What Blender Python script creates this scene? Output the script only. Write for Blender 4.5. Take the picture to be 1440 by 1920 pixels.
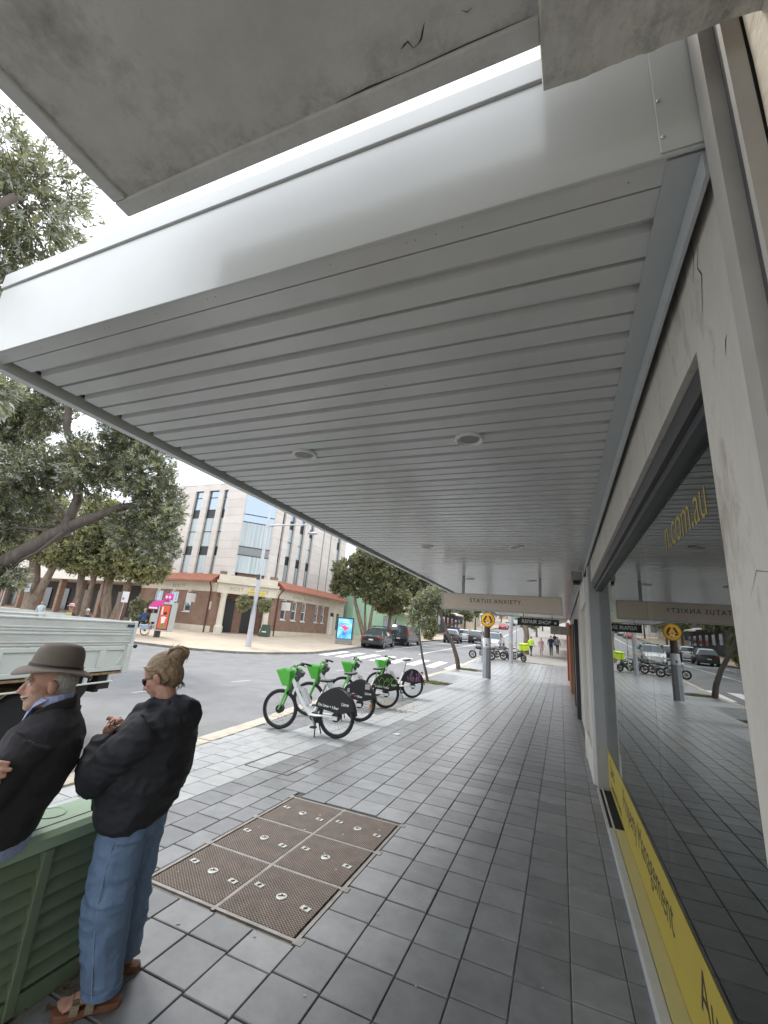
import bpy, math, random
import numpy as np
from mathutils import Vector, Matrix, noise as mnoise
random.seed(7); rng = np.random.default_rng(7)
R = math.radians
for o in list(bpy.data.objects): bpy.data.objects.remove(o)
scene = bpy.context.scene
COL = scene.collection

# ---------------------------------------------------------------- camera
EYE = 1.80
cam_d = bpy.data.cameras.new('camera'); cam = bpy.data.objects.new('camera', cam_d); COL.objects.link(cam)
cam_d.sensor_fit = 'HORIZONTAL'; cam_d.sensor_width = 36.0; cam_d.lens = 36.0*795/1440
cam_d.clip_start = 0.05; cam_d.clip_end = 2000
_s = Vector((332, 254, 795)).normalized(); _v = Vector((239, -2802, 795)); _v = (_v-_s*_v.dot(_s)).normalized(); _r = _s.cross(_v)
cam.matrix_world = Matrix(((_r.x, -_r.y, -_r.z, 0), (_s.x, -_s.y, -_s.z, 0), (_v.x, -_v.y, -_v.z, EYE), (0, 0, 0, 1)))
scene.camera = cam
scene.render.resolution_x = 768; scene.render.resolution_y = 1024

# ---------------------------------------------------------------- sky and sun (bright broken overcast)
SUN_EL, SUN_DIR = 56.0, Vector((-0.60, 0.16))     # direction TO the sun on the plan
world = bpy.data.worlds.new('World'); scene.world = world; world.use_nodes = True
wn = world.node_tree.nodes; wl = world.node_tree.links; wn.clear()
wo = wn.new('ShaderNodeOutputWorld'); wb = wn.new('ShaderNodeBackground'); wb.inputs[1].default_value = 0.10
sky = wn.new('ShaderNodeTexSky'); sky.sky_type = 'NISHITA'; sky.sun_disc = False
sky.sun_elevation = R(SUN_EL); sky.sun_rotation = math.atan2(SUN_DIR.x, SUN_DIR.y); sky.air_density = 1.0; sky.dust_density = 1.5
tc = wn.new('ShaderNodeTexCoord'); mp = wn.new('ShaderNodeMapping'); mp.inputs['Scale'].default_value = (1, 1, 2.4)
nz = wn.new('ShaderNodeTexNoise'); nz.inputs['Scale'].default_value = 2.2; nz.inputs['Detail'].default_value = 7; nz.inputs['Roughness'].default_value = .55
rp = wn.new('ShaderNodeValToRGB'); rp.color_ramp.elements[0].position = .34; rp.color_ramp.elements[0].color = (.6, .6, .6, 1)
rp.color_ramp.elements[1].position = .56; rp.color_ramp.elements[1].color = (1, 1, 1, 1)
mx = wn.new('ShaderNodeMix'); mx.data_type = 'RGBA'; mx.inputs[7].default_value = (13.2, 13.7, 14.4, 1)
wl.new(tc.outputs['Generated'], mp.inputs[0]); wl.new(mp.outputs[0], nz.inputs['Vector']); wl.new(nz.outputs[0], rp.inputs[0])
wl.new(rp.outputs[0], mx.inputs[0]); wl.new(sky.outputs[0], mx.inputs[6]); wl.new(mx.outputs[2], wb.inputs[0]); wl.new(wb.outputs[0], wo.inputs[0])
sun_d = bpy.data.lights.new('sun', 'SUN'); sun_d.energy = 1.5; sun_d.angle = R(14); sun_d.color = (1, .95, .88)
sun = bpy.data.objects.new('sun', sun_d); COL.objects.link(sun)
_sd = Vector((SUN_DIR.normalized().x*math.cos(R(SUN_EL)), SUN_DIR.normalized().y*math.cos(R(SUN_EL)), math.sin(R(SUN_EL))))
sun.rotation_euler = _sd.to_track_quat('Z', 'Y').to_euler(); sun.location = (-10, -10, 40)
scene.view_settings.view_transform = 'Standard'; scene.view_settings.look = 'None'
scene.view_settings.exposure = 0.85; scene.view_settings.gamma = 1.0; scene.view_settings.use_curve_mapping = False

# ---------------------------------------------------------------- materials
MATS = {}
def mat(name, col, rough=.6, metal=0.0, var=.12, scale=4.0, bump=0.0, bscale=60.0, spec=.5, dirt=0.0, dscale=1.5, dcol=(.05, .045, .04), stretch=(1, 1, 1), rnd=0.0, trans=0.0, emit=0.0, coat=0.0):
    if name in MATS: return MATS[name]
    m = bpy.data.materials.new(name); m.use_nodes = True; MATS[name] = m
    n = m.node_tree.nodes; l = m.node_tree.links; b = n['Principled BSDF']
    b.inputs['Roughness'].default_value = rough; b.inputs['Metallic'].default_value = metal
    b.inputs['Specular IOR Level'].default_value = spec
    if coat: b.inputs['Coat Weight'].default_value = coat; b.inputs['Coat Roughness'].default_value = .08
    if trans: b.inputs['Transmission Weight'].default_value = trans
    c4 = (col[0], col[1], col[2], 1)
    b.inputs['Base Color'].default_value = c4
    if emit: b.inputs['Emission Color'].default_value = c4; b.inputs['Emission Strength'].default_value = emit
    src = None
    if var or dirt or bump or rnd:
        g = n.new('ShaderNodeNewGeometry'); mpn = n.new('ShaderNodeMapping'); mpn.inputs['Scale'].default_value = stretch
        l.new(g.outputs['Position'], mpn.inputs[0]); P = mpn.outputs[0]
    if var or dirt or rnd:
        rgb = n.new('ShaderNodeRGB'); rgb.outputs[0].default_value = c4; src = rgb.outputs[0]
    if var:
        t = n.new('ShaderNodeTexNoise'); t.inputs['Scale'].default_value = scale; t.inputs['Detail'].default_value = 6; t.inputs['Roughness'].default_value = .65
        l.new(P, t.inputs['Vector'])
        mr = n.new('ShaderNodeMapRange'); mr.inputs[1].default_value = .3; mr.inputs[2].default_value = .7; mr.inputs[3].default_value = 1-var; mr.inputs[4].default_value = 1+var
        l.new(t.outputs[0], mr.inputs[0])
        mu = n.new('ShaderNodeVectorMath'); mu.operation = 'SCALE'; l.new(src, mu.inputs[0]); l.new(mr.outputs[0], mu.inputs['Scale']); src = mu.outputs[0]
    if rnd:
        oi = n.new('ShaderNodeObjectInfo'); mr = n.new('ShaderNodeMapRange'); mr.inputs[3].default_value = 1-rnd; mr.inputs[4].default_value = 1+rnd
        l.new(oi.outputs['Random'], mr.inputs[0])
        mu = n.new('ShaderNodeVectorMath'); mu.operation = 'SCALE'; l.new(src, mu.inputs[0]); l.new(mr.outputs[0], mu.inputs['Scale']); src = mu.outputs[0]
    if dirt:
        t = n.new('ShaderNodeTexNoise'); t.inputs['Scale'].default_value = dscale; t.inputs['Detail'].default_value = 9; t.inputs['Roughness'].default_value = .72
        l.new(P, t.inputs['Vector'])
        mr = n.new('ShaderNodeMapRange'); mr.inputs[1].default_value = .52; mr.inputs[2].default_value = .78; mr.inputs[3].default_value = 0; mr.inputs[4].default_value = dirt
        l.new(t.outputs[0], mr.inputs[0])
        mm = n.new('ShaderNodeMix'); mm.data_type = 'RGBA'; mm.inputs[7].default_value = (*dcol, 1); l.new(mr.outputs[0], mm.inputs[0]); l.new(src, mm.inputs[6]); src = mm.outputs[2]
    if src is not None:
        l.new(src, b.inputs['Base Color'])
    if bump:
        t = n.new('ShaderNodeTexNoise'); t.inputs['Scale'].default_value = bscale; t.inputs['Detail'].default_value = 5
        l.new(P, t.inputs['Vector'])
        bp = n.new('ShaderNodeBump'); bp.inputs['Strength'].default_value = bump; bp.inputs['Distance'].default_value = .01
        l.new(t.outputs[0], bp.inputs['Height']); l.new(bp.outputs[0], b.inputs['Normal'])
    return m

# ---------------------------------------------------------------- mesh helpers
class MB:
    def __init__(s): s.v = []; s.f = []; s.m = []
    def add(s, vs, fs, mi=0):
        o = len(s.v); s.v += [tuple(p) for p in vs]; s.f += [tuple(i+o for i in f) for f in fs]; s.m += [mi]*len(fs); return s
    def box(s, x0, x1, y0, y1, z0, z1, mi=0, M=None):
        vs = [(x, y, z) for z in (z0, z1) for y in (y0, y1) for x in (x0, x1)]
        if M is not None: vs = [M @ Vector(p) for p in vs]
        return s.add(vs, [(0, 2, 3, 1), (4, 5, 7, 6), (0, 1, 5, 4), (2, 6, 7, 3), (0, 4, 6, 2), (1, 3, 7, 5)], mi)
    def bar(s, a, b, w, h=None, mi=0, up=(0, 0, 1)):
        a = Vector(a); b = Vector(b); h = h or w; d = (b-a); L = d.length; d.normalize(); u = Vector(up)
        if abs(d.dot(u)) > .98: u = Vector((1, 0, 0))
        x = d.cross(u).normalized(); y = x.cross(d)
        vs = [p+x*(i*w/2)+y*(j*h/2) for p in (a, b) for i, j in ((-1, -1), (1, -1), (1, 1), (-1, 1))]
        return s.add(vs, [(3, 2, 1, 0), (4, 5, 6, 7), (0, 1, 5, 4), (1, 2, 6, 5), (2, 3, 7, 6), (3, 0, 4, 7)], mi)
    def tube(s, pts, r, n=8, mi=0, cap=True, sq=(1, 1), up=None):
        pts = [Vector(p) for p in pts]; k = len(pts); rs = r if isinstance(r, (list, tuple)) else [r]*k
        rings = []; px = None
        for i, p in enumerate(pts):
            d = (pts[min(i+1, k-1)]-pts[max(i-1, 0)]).normalized()
            if px is None:
                u = Vector(up) if up else (Vector((0, 0, 1)) if abs(d.z) < .9 else Vector((1, 0, 0)))
                x = d.cross(u).normalized()
            else: x = (px-d*px.dot(d)).normalized()
            px = x; y = x.cross(d); ri = rs[i]; ra, rb = ri if isinstance(ri, (tuple, list)) else (ri*sq[0], ri*sq[1])
            rings.append([p+x*(ra*math.cos(2*math.pi*j/n))+y*(rb*math.sin(2*math.pi*j/n)) for j in range(n)])
        vs = [q for rg in rings for q in rg]; fs = []
        for i in range(k-1):
            for j in range(n): a = i*n+j; b = i*n+(j+1) % n; fs.append((a, a+n, b+n, b))
        if cap: fs.append(tuple(range(n))); fs.append(tuple((k-1)*n+j for j in reversed(range(n))))
        return s.add(vs, fs, mi)
    def cyl(s, a, b, r, r2=None, n=12, mi=0): return s.tube([a, b], [r, r if r2 is None else r2], n, mi)
    def lathe(s, prof, M=None, n=24, mi=0, close=False):          # prof: (r, z) about z
        k = len(prof); vs = []; fs = []
        for r, z in prof:
            for j in range(n): t = 2*math.pi*j/n; vs.append(Vector((r*math.cos(t), r*math.sin(t), z)))
        if M is not None: vs = [M @ p for p in vs]
        for i in range(k if close else k-1):
            for j in range(n): a = i*n+j; b = i*n+(j+1) % n; c = ((i+1) % k)*n; fs.append((a, b, c+(j+1) % n, c+j))
        if not close: fs.append(tuple(reversed(range(n)))); fs.append(tuple((k-1)*n+j for j in range(n)))
        return s.add(vs, fs, mi)
    def ring(s, c, axis, R0, r, n=32, k=8, mi=0, sq=1.0):
        prof = [(R0+r*math.cos(2*math.pi*i/k), sq*r*math.sin(2*math.pi*i/k)) for i in range(k)]
        M = Matrix.Translation(Vector(c)) @ Vector(axis).to_track_quat('Z', 'Y').to_matrix().to_4x4()
        return s.lathe(prof, M, n, mi, close=True)
    def ell(s, c, r, n=12, k=8, mi=0, M=None):
        vs = []; fs = []
        for i in range(k+1):
            a = math.pi*i/k
            for j in range(n): t = 2*math.pi*j/n; vs.append(Vector((r[0]*math.sin(a)*math.cos(t), r[1]*math.sin(a)*math.sin(t), -r[2]*math.cos(a))))
        T = Matrix.Translation(Vector(c)) @ (M if M is not None else Matrix())
        vs = [T @ p for p in vs]
        for i in range(k):
            for j in range(n): a = i*n+j; b = i*n+(j+1) % n; fs.append((a, b, b+n, a+n))
        return s.add(vs, fs, mi)
    def prism(s, poly, M, d, mi=0):                               # poly 2d in xy of M, extruded 0..d along z
        k = len(poly); vs = [M @ Vector((x, y, 0)) for x, y in poly]+[M @ Vector((x, y, d)) for x, y in poly]
        fs = [tuple(reversed(range(k))), tuple(range(k, 2*k))]+[(i, (i+1) % k, k+(i+1) % k, k+i) for i in range(k)]
        return s.add(vs, fs, mi)
    def quad(s, a, b, c, d, mi=0): return s.add([a, b, c, d], [(0, 1, 2, 3)], mi)
    def mesh(s, name, mats, smooth=None):
        me = bpy.data.meshes.new(name); me.from_pydata([tuple(p) for p in s.v], [], s.f)
        for m in (mats if isinstance(mats, (list, tuple)) else [mats]): me.materials.append(m)
        if any(s.m): me.polygons.foreach_set('material_index', s.m)
        if smooth is not None:
            me.polygons.foreach_set('use_smooth', [True]*len(s.f)); me.set_sharp_from_angle(angle=R(smooth))
        me.update(); return me
    def build(s, name, mats, parent=None, smooth=None, bevel=0, loc=None):
        return link(name, s.mesh(name, mats, smooth), parent, bevel, loc)
def link(name, me, parent=None, bevel=0, loc=None):
    o = bpy.data.objects.new(name, me); COL.objects.link(o)
    if parent is not None: o.parent = parent
    if loc is not None: o.location = loc
    if bevel:
        b = o.modifiers.new('bevel', 'BEVEL'); b.width = bevel; b.segments = 2; b.limit_method = 'ANGLE'; b.angle_limit = R(40)
    return o
def thing(name, label, cat, loc=(0, 0, 0), rz=0, group=None):
    o = bpy.data.objects.new(name, None); COL.objects.link(o); o.location = loc; o.rotation_euler = (0, 0, rz); o.empty_display_size = .1
    return tag(o, label, cat, group)
def tag(o, label, cat, group=None, kind=None):
    o['label'] = label; o['category'] = cat
    if group: o['group'] = group
    if kind: o['kind'] = kind
    return o
def kindof(o, kind): o['kind'] = kind; return o
def kids(o): return [c for c in bpy.data.objects if c.parent == o]
def copy_tree(o, parent=None, meshmap=None):
    c = o.copy(); COL.objects.link(c); c.parent = parent
    for ch in kids(o): copy_tree(ch, c)
    return c
def npmesh(name, verts, faces, mats, mi=None, smooth=False):      # fast: verts (n,3), faces (m,k)
    me = bpy.data.meshes.new(name); nv = len(verts); nf, k = faces.shape
    me.vertices.add(nv); me.vertices.foreach_set('co', np.asarray(verts, np.float32).ravel())
    me.loops.add(nf*k); me.loops.foreach_set('vertex_index', faces.astype(np.int32).ravel())
    me.polygons.add(nf); me.polygons.foreach_set('loop_start', np.arange(0, nf*k, k, dtype=np.int32))
    for m in mats: me.materials.append(m)
    if mi is not None: me.polygons.foreach_set('material_index', mi.astype(np.int32))
    if smooth: me.polygons.foreach_set('use_smooth', np.ones(nf, bool))
    me.update(calc_edges=True); me.validate(); return me
def text(name, body, size, M, material, parent=None, depth=.002, align='CENTER', spacing=1.0, sx=1.0, shear=0.0, bold=0.0):
    c = bpy.data.curves.new(name, 'FONT'); c.body = body; c.size = size; c.align_x = align; c.align_y = 'CENTER'; c.extrude = depth; c.space_character = spacing
    c.resolution_u = 3; c.shear = shear; c.offset = bold
    t = bpy.data.objects.new(name, c); COL.objects.link(t)
    dg = bpy.context.evaluated_depsgraph_get(); me = bpy.data.meshes.new_from_object(t.evaluated_get(dg)); bpy.data.objects.remove(t)
    me.materials.clear(); me.materials.append(material); me.transform(M @ Matrix.Diagonal((sx, 1, 1, 1))); return link(name, me, parent)
def face(origin, xdir, ydir):                                      # frame matrix: x, y in a plane, z its normal
    x = Vector(xdir).normalized(); y = Vector(ydir).normalized(); z = x.cross(y)
    return Matrix(((x.x, y.x, z.x, origin[0]), (x.y, y.y, z.y, origin[1]), (x.z, y.z, z.z, origin[2]), (0, 0, 0, 1)))

# the lie of the land
PYs = [-80, 18, 26, 35, 73, 120, 170, 260, 400]; PZs = [0, 0, .12, .60, 1.9, 5.5, 10.7, 21, 34]
def prof(y): return float(np.interp(y, PYs, PZs))
def gz(x, y): return prof(y)+.03*max(0.0, min(-16.5-x, 30.0))      # pavements
ROADDROP = .11
# ================================================================ ground, road, pavements
m_asph = mat('asphalt', (.19, .19, .193), .85, var=.16, scale=1.3, bump=.35, bscale=90, dirt=.35, dscale=.6, dcol=(.06, .06, .062))
m_base = mat('far_ground', (.16, .17, .12), .95, var=.3, scale=.2)
m_grout = mat('grout', (.11, .106, .10), .95, var=.35, scale=3, bump=.3)
m_tile = mat('tile_charcoal', (.195, .199, .204), .34, var=.20, scale=5, bump=.10, bscale=130, dirt=.30, dscale=1.1, dcol=(.15, .15, .15), rnd=.20, spec=.5)
m_tileL = mat('tile_pale_granite', (.34, .35, .355), .7, var=.12, scale=6, bump=.1, bscale=160, dirt=.2, dscale=2, dcol=(.25, .25, .25), rnd=.10)
m_kerb = mat('sandstone_kerb', (.46, .41, .34), .9, var=.2, scale=5, bump=.4, bscale=50, dirt=.5, dscale=3, dcol=(.22, .19, .15), rnd=.1)
m_kerb2 = mat('grey_kerb', (.22, .21, .20), .9, var=.25, scale=3, bump=.3, rnd=.1)
m_plaza = mat('plaza_paver', (.46, .385, .30), .9, var=.14, scale=1.2, dirt=.25, dscale=.5, dcol=(.34, .28, .22))
m_conc = mat('footpath_concrete', (.24, .225, .205), .85, var=.18, scale=1.5, dirt=.3, dscale=.8, dcol=(.2, .19, .18))
m_line = mat('road_paint', (.74, .74, .72), .7, var=.1, scale=6, dirt=.75, dscale=5, dcol=(.22, .22, .22))

def sheet(name, xs, ys, zf, m, kind='structure'):
    V = np.array([(x, y, zf(x, y)) for y in ys for x in xs]); nx = len(xs)
    F = np.array([(j*nx+i, j*nx+i+1, (j+1)*nx+i+1, (j+1)*nx+i) for j in range(len(ys)-1) for i in range(nx-1)])
    o = link(name, npmesh(name, V, F, [m])); return kindof(o, kind)
YS = [-80, -40, -10, 0, 6, 10, 14, 18, 20, 22, 24, 26, 28, 30, 32, 35, 40, 45, 50, 55, 60, 66, 73, 80, 90, 100, 110, 120, 130, 145, 160, 170, 190, 220, 260, 400]
sheet('ground', [-400, -150, -80, -46.5, -16.5, 0, 100, 400], YS, lambda x, y: gz(x, y)-.42, m_base)
sheet('road', [-130, -90, -46.5, -40, -30, -22, -16.5, -12, -8, -4.9], YS, lambda x, y: gz(x, y)-ROADDROP, m_asph)

# near pavement: kerb line (outer edge), slab, tiles
KERB = [(-5.10, -6), (-5.10, 3), (-5.17, 4.6), (-5.28, 6.0), (-5.48, 7.6), (-5.72, 9.0), (-5.86, 10.5), (-5.92, 13), (-5.9, 24), (-5.9, 34), (-5.9, 60), (-5.9, 120), (-5.9, 260)]
def kerbx(y): return float(np.interp(y, [p[1] for p in KERB], [p[0] for p in KERB]))
KW = .30
ys = [y for y in np.arange(-6, 34.01, 1.0)]
mb = MB()
for a, b in zip(ys[:-1], ys[1:]):
    mb.quad((kerbx(a)+KW-.005, a, prof(a)-.014), (.60, a, prof(a)-.014), (.60, b, prof(b)-.014), (kerbx(b)+KW-.005, b, prof(b)-.014))
m_groutL = mat('sandy_grout', (.24, .23, .21), .95, var=.35, scale=3, bump=.3)
for a, b in zip(ys[:-1], ys[1:]): mb.quad((-.46, a, prof(a)-.010), (.59, a, prof(a)-.010), (.59, b, prof(b)-.010), (-.46, b, prof(b)-.010), 1)
pave = kindof(mb.build('pavement', [m_grout, m_groutL]), 'structure')
mb = MB(); ys2 = [34, 37, 40, 45, 50, 55, 60, 66, 73, 80, 90, 100, 110, 120, 145, 170, 220, 260]
for a, b in zip(ys2[:-1], ys2[1:]):
    mb.quad((kerbx(a)+KW-.005, a, prof(a)), (1.4, a, prof(a)), (1.4, b, prof(b)), (kerbx(b)+KW-.005, b, prof(b)))
kindof(mb.build('footpath', m_conc), 'structure')

TX, TY = .298, .311
BAND = [(0, -5.1, -3.50), (4.3, -5.1, -3.68), (6.85, -5.1, -3.70), (6.9, -4.55, -3.25), (9.5, -4.4, -3.25), (9.6, -4.0, -3.0), (12.1, -3.9, -3.0), (12.2, -3.9, -2.7), (13.2, -4.1, -3.0), (20, -4.2, -3.3), (22, -4.2, -3.2), (22.4, -5.7, -3.2), (24, -5.7, -3.2), (24.2, -3.0, -2.99), (40, -3, -2.99)]
by = [b[0] for b in BAND]; b0 = [b[1] for b in BAND]; b1 = [b[2] for b in BAND]
def pale(x, y): return np.interp(y, by, b0) < x < np.interp(y, by, b1)
MX0, MX1, MY0, MY1 = -2.735, -1.52, 2.755, 4.60              # the steel covers
PITS = [(-3.84, -3.19, 5.14, 5.89)]
BEDS = [(-5.55, -4.35, 17.55, 18.35), (-5.6, -4.45, 25.6, 26.5)]
def tilemesh(m, w, d, h=.014, c=.004):
    b = MB(); x, y = w/2, d/2
    vs = [(-x, -y, -h), (x, -y, -h), (x, y, -h), (-x, y, -h), (-x, -y, -c), (x, -y, -c), (x, y, -c), (-x, y, -c), (-x+c, -y+c, 0), (x-c, -y+c, 0), (x-c, y-c, 0), (-x+c, y-c, 0)]
    b.add(vs, [(0, 1, 5, 4), (1, 2, 6, 5), (2, 3, 7, 6), (3, 0, 4, 7), (4, 5, 9, 8), (5, 6, 10, 9), (6, 7, 11, 10), (7, 4, 8, 11), (8, 9, 10, 11)])
    return b
tiles = []
for i in range(-20, 2):
    x0, x1 = i*TX, (i+1)*TX
    off = .012*math.sin(i*2.3) if i > -10 else .1*math.sin(i*1.7)
    for j in range(-3, 108):
        y0, y1 = j*TY+off, (j+1)*TY+off; xc, yc = (x0+x1)/2, (y0+y1)/2
        a0, a1, c0, c1 = x0, min(x1, .405), y0, y1
        lim = kerbx(yc)+KW+.01
        if a1 < lim+.06: continue
        a0 = max(a0, lim)
        if xc > MX0-.04 and xc < MX1+.04 or (a1 > MX0-.03 and a0 < MX1+.03):
            if c1 > MY0-.03 and c0 < MY1+.03:
                if a0 >= MX0-.03 and a1 <= MX1+.03:
                    if c0 < MY0-.1: c1 = MY0-.035
                    elif c1 > MY1+.1: c0 = MY1+.035
                    else: continue
                elif a0 < MX0-.08: a1 = min(a1, MX0-.035)
                elif a1 > MX1+.08: a0 = max(a0, MX1+.075)
                else: continue
        if any(a1 > p[0] and a0 < p[1] and c1 > p[2] and c0 < p[3] for p in BEDS): continue
        if a1-a0 < .05 or c1-c0 < .05: continue
        gx = .006 if random.random() < .85 else .010
        tiles.append(((a0+a1)/2, (c0+c1)/2, a1-a0-gx, c1-c0-(gx+.005), pale(xc, yc)))
cw = cam.matrix_world.inverted()
def inview(p, mx=1.06):
    q = cw @ Vector(p)
    if q.z > -.3: return False
    return abs(q.x/-q.z)*795 < 720*mx and abs(q.y/-q.z)*795 < 960*mx
vis = sorted([t for t in tiles if inview((t[0], t[1], 0))], key=lambda t: t[0]**2+t[1]**2+(2 if t[0] < -3.2 else 0))
front = vis[:296]; fset = set(id(t) for t in front); cache = {}
for t in front:
    key = (round(t[2], 3), round(t[3], 3), t[4])
    if key not in cache: cache[key] = tilemesh(None, t[2], t[3]).mesh('paving_tile', m_tileL if t[4] else m_tile)
    o = link('paving_tile', cache[key], pave, loc=(t[0], t[1], prof(t[1])+random.uniform(-.0015, .0015)))
    o.rotation_euler = (random.uniform(-.003, .003), random.uniform(-.003, .003), random.uniform(-.003, .003))
mb = MB()
for t in tiles:
    if id(t) in fset: continue
    b = tilemesh(None, t[2], t[3]); z = prof(t[1])+random.uniform(-.0015, .0015); sl = (prof(t[1]+.15)-prof(t[1]-.15))/.3
    mb.add([(v[0]+t[0], v[1]+t[1], v[2]+z+v[1]*sl) for v in b.v], b.f, 1 if t[4] else 0)
kindof(mb.build('paving_tiles', [m_tile, m_tileL], pave), 'stuff')
# kerbs: stones as parts
kerb = MB().box(-.02, .02, -.02, .02, -.02, 0).build('kerb', m_kerb, loc=(-5.0, -5.9, -.1)); kindof(kerb, 'structure')
def stone(name, a, b, w, z0, z1, m, parent, side=1):
    d = Vector((b[0]-a[0], b[1]-a[1], 0)); L = d.length; d.normalize(); nrm = Vector((d.y, -d.x, 0))*side
    e = .006; p = [Vector((a[0], a[1], 0))+d*e, Vector((b[0], b[1], 0))-d*e]
    za, zb = prof(a[1]), prof(b[1])
    vs = [p[0]+Vector((0, 0, z0+za)), p[1]+Vector((0, 0, z0+zb)), p[1]+nrm*w+Vector((0, 0, z0+zb)), p[0]+nrm*w+Vector((0, 0, z0+za))]
    c = .02
    vs += [p[0]+Vector((0, 0, z1-c+za)), p[1]+Vector((0, 0, z1-c+zb)), p[1]+nrm*w+Vector((0, 0, z1-c+zb)), p[0]+nrm*w+Vector((0, 0, z1-c+za))]
    vs += [p[0]+nrm*c+Vector((0, 0, z1+za)), p[1]+nrm*c+Vector((0, 0, z1+zb)), p[1]+nrm*(w-.005)+Vector((0, 0, z1+zb)), p[0]+nrm*(w-.005)+Vector((0, 0, z1+za))]
    b_ = MB().add(vs, [(0, 1, 5, 4), (1, 2, 6, 5), (2, 3, 7, 6), (3, 0, 4, 7), (4, 5, 9, 8), (5, 6, 10, 9), (6, 7, 11, 10), (7, 4, 8, 11), (8, 9, 10, 11)])
    if side > 0: b_.f = [tuple(reversed(f)) for f in b_.f]
    o = b_.build(name, m, parent)
    if parent: o.matrix_parent_inverse = Matrix.Translation(-parent.location)
    return o
yy = -6.0
while yy < 34:
    L = random.uniform(.85, 1.25); stone('kerb_stone', (kerbx(yy), yy), (kerbx(yy+L), yy+L), KW, -.2, .004+random.uniform(-.003, .003), m_kerb, kerb); yy += L
mb = MB()
for a, b in zip(ys2[:-1], ys2[1:]):
    for z0, z1 in ((-.2, 0),):
        mb.add([(-5.9, a, prof(a)-.3), (-5.9, b, prof(b)-.3), (-5.9, b, prof(b)+.002), (-5.9, a, prof(a)+.002), (-5.58, b, prof(b)+.002), (-5.58, a, prof(a)+.002)], [(3, 2, 1, 0), (5, 4, 2, 3)])
kindof(mb.build('kerb', m_kerb2), 'structure')
# gutter line of leaf dirt along the kerb is left to the asphalt material

# far pavement round the corner (plaza in front of the old post office)
FK = [(-15.5, 260), (-15.5, 170), (-15.5, 120), (-15.5, 73), (-15.5, 60), (-15.5, 50), (-15.5, 42), (-15.5, 36), (-15.3, 33), (-15.3, 29), (-15.6, 25.5), (-16.2, 22.8), (-17.2, 20.6), (-18.6, 19.2), (-20.2, 18.4), (-23, 17.6), (-28, 16.6), (-38, 14.8), (-60, 11), (-120, 1)]
def inner(p, s):
    tx, ty = -60.0, max(p[1], 34.0) if p[0] > -16 else 34.0+(p[0]+16)*-.1
    if p[0] < -40: tx = p[0]-2
    return (p[0]+(tx-p[0])*s, p[1]+(ty-p[1])*s)
NS = [0, .01, .04, .08, .14, .2, .28, .36, .5, .7, 1]
V = []; 
for p in FK:
    for s in NS: q = inner(p, s); V.append((q[0], q[1], gz(*q)))
n_ = len(NS); F = [(i*n_+j, i*n_+j+1, (i+1)*n_+j+1, (i+1)*n_+j) for i in range(len(FK)-1) for j in range(n_-1)]
o = link('plaza', npmesh('plaza', np.array(V), np.array(F), [m_plaza])); kindof(o, 'structure')
fk = MB().box(-.02, .02, -.02, .02, -.02, 0).build('kerb', m_kerb2, loc=(-16, 24, -.1)); kindof(fk, 'structure')
dense = []
for a, b in zip(FK[5:-2], FK[6:-1]):
    L = math.dist(a, b); k = max(1, round(L/1.2))
    for i in range(k): dense.append(((a[0]+(b[0]-a[0])*i/k, a[1]+(b[1]-a[1])*i/k), (a[0]+(b[0]-a[0])*(i+1)/k, a[1]+(b[1]-a[1])*(i+1)/k)))
for a, b in dense:
    mk = MB(); d = Vector((b[0]-a[0], b[1]-a[1], 0)).normalized(); nr = Vector((d.y, -d.x, 0)); A = Vector((a[0], a[1], 0))+d*.008; B = Vector((b[0], b[1], 0))-d*.008
    za, zb = gz(*a), gz(*b); Z = lambda p, z: Vector((p.x, p.y, z))
    lo, hi, w = -.3, .008, .22
    mk.add([Z(A-nr*.01, za+lo), Z(B-nr*.01, zb+lo), Z(B-nr*.01, zb+hi), Z(A-nr*.01, za+hi), Z(B+nr*w, zb+hi), Z(A+nr*w, za+hi), Z(B+nr*w, zb+lo), Z(A+nr*w, za+lo)],
           [(0, 1, 2, 3), (3, 2, 4, 5), (5, 4, 6, 7), (1, 6, 4, 2), (0, 3, 5, 7)])
    mk.f = [tuple(reversed(f)) for f in mk.f]
    o = mk.build('kerb_stone', m_kerb2, fk); o.matrix_parent_inverse = Matrix.Translation(-fk.location)

# painted markings, 4 mm above the asphalt
m_worn = mat('worn_paint', (.38, .38, .38), .8, var=.2, scale=8, dirt=.9, dscale=6, dcol=(.17, .17, .17))
def paint(name, quads):
    b = MB()
    for x0, x1, y0, y1 in quads:
        k = max(1, int((y1-y0)/2))
        for i in range(k):
            a, c = y0+(y1-y0)*i/k, y0+(y1-y0)*(i+1)/k
            b.quad((x0, a, gz(x0, a)-ROADDROP+.005), (x1, a, gz(x1, a)-ROADDROP+.005), (x1, c, gz(x1, c)-ROADDROP+.005), (x0, c, gz(x0, c)-ROADDROP+.005))
    return kindof(b.build(name, m_line if name in ('crossing_stripe', 'centre_line', 'edge_line') else m_worn), 'structure')
road_z = [(-15.0+i*1.22, -15.0+i*1.22+.62, 26.1, 29.7) for i in range(8)]
for q in road_z: paint('crossing_stripe', [q])
for y in (8.1, 11.6, 15.1, 18.6): paint('lane_dash', [(-9.75, -9.62, y, y+.9)])
paint('centre_line', [(-10.2, -10.05, 33, 120)])
paint('edge_line', [(-13.2, -13.08, 31.5, 58)])
paint('give_way_line', [(-19.4+i*.9, -18.9+i*.9, 18.0+i*1.3, 18.35+i*1.3) for i in range(4)])

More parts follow.
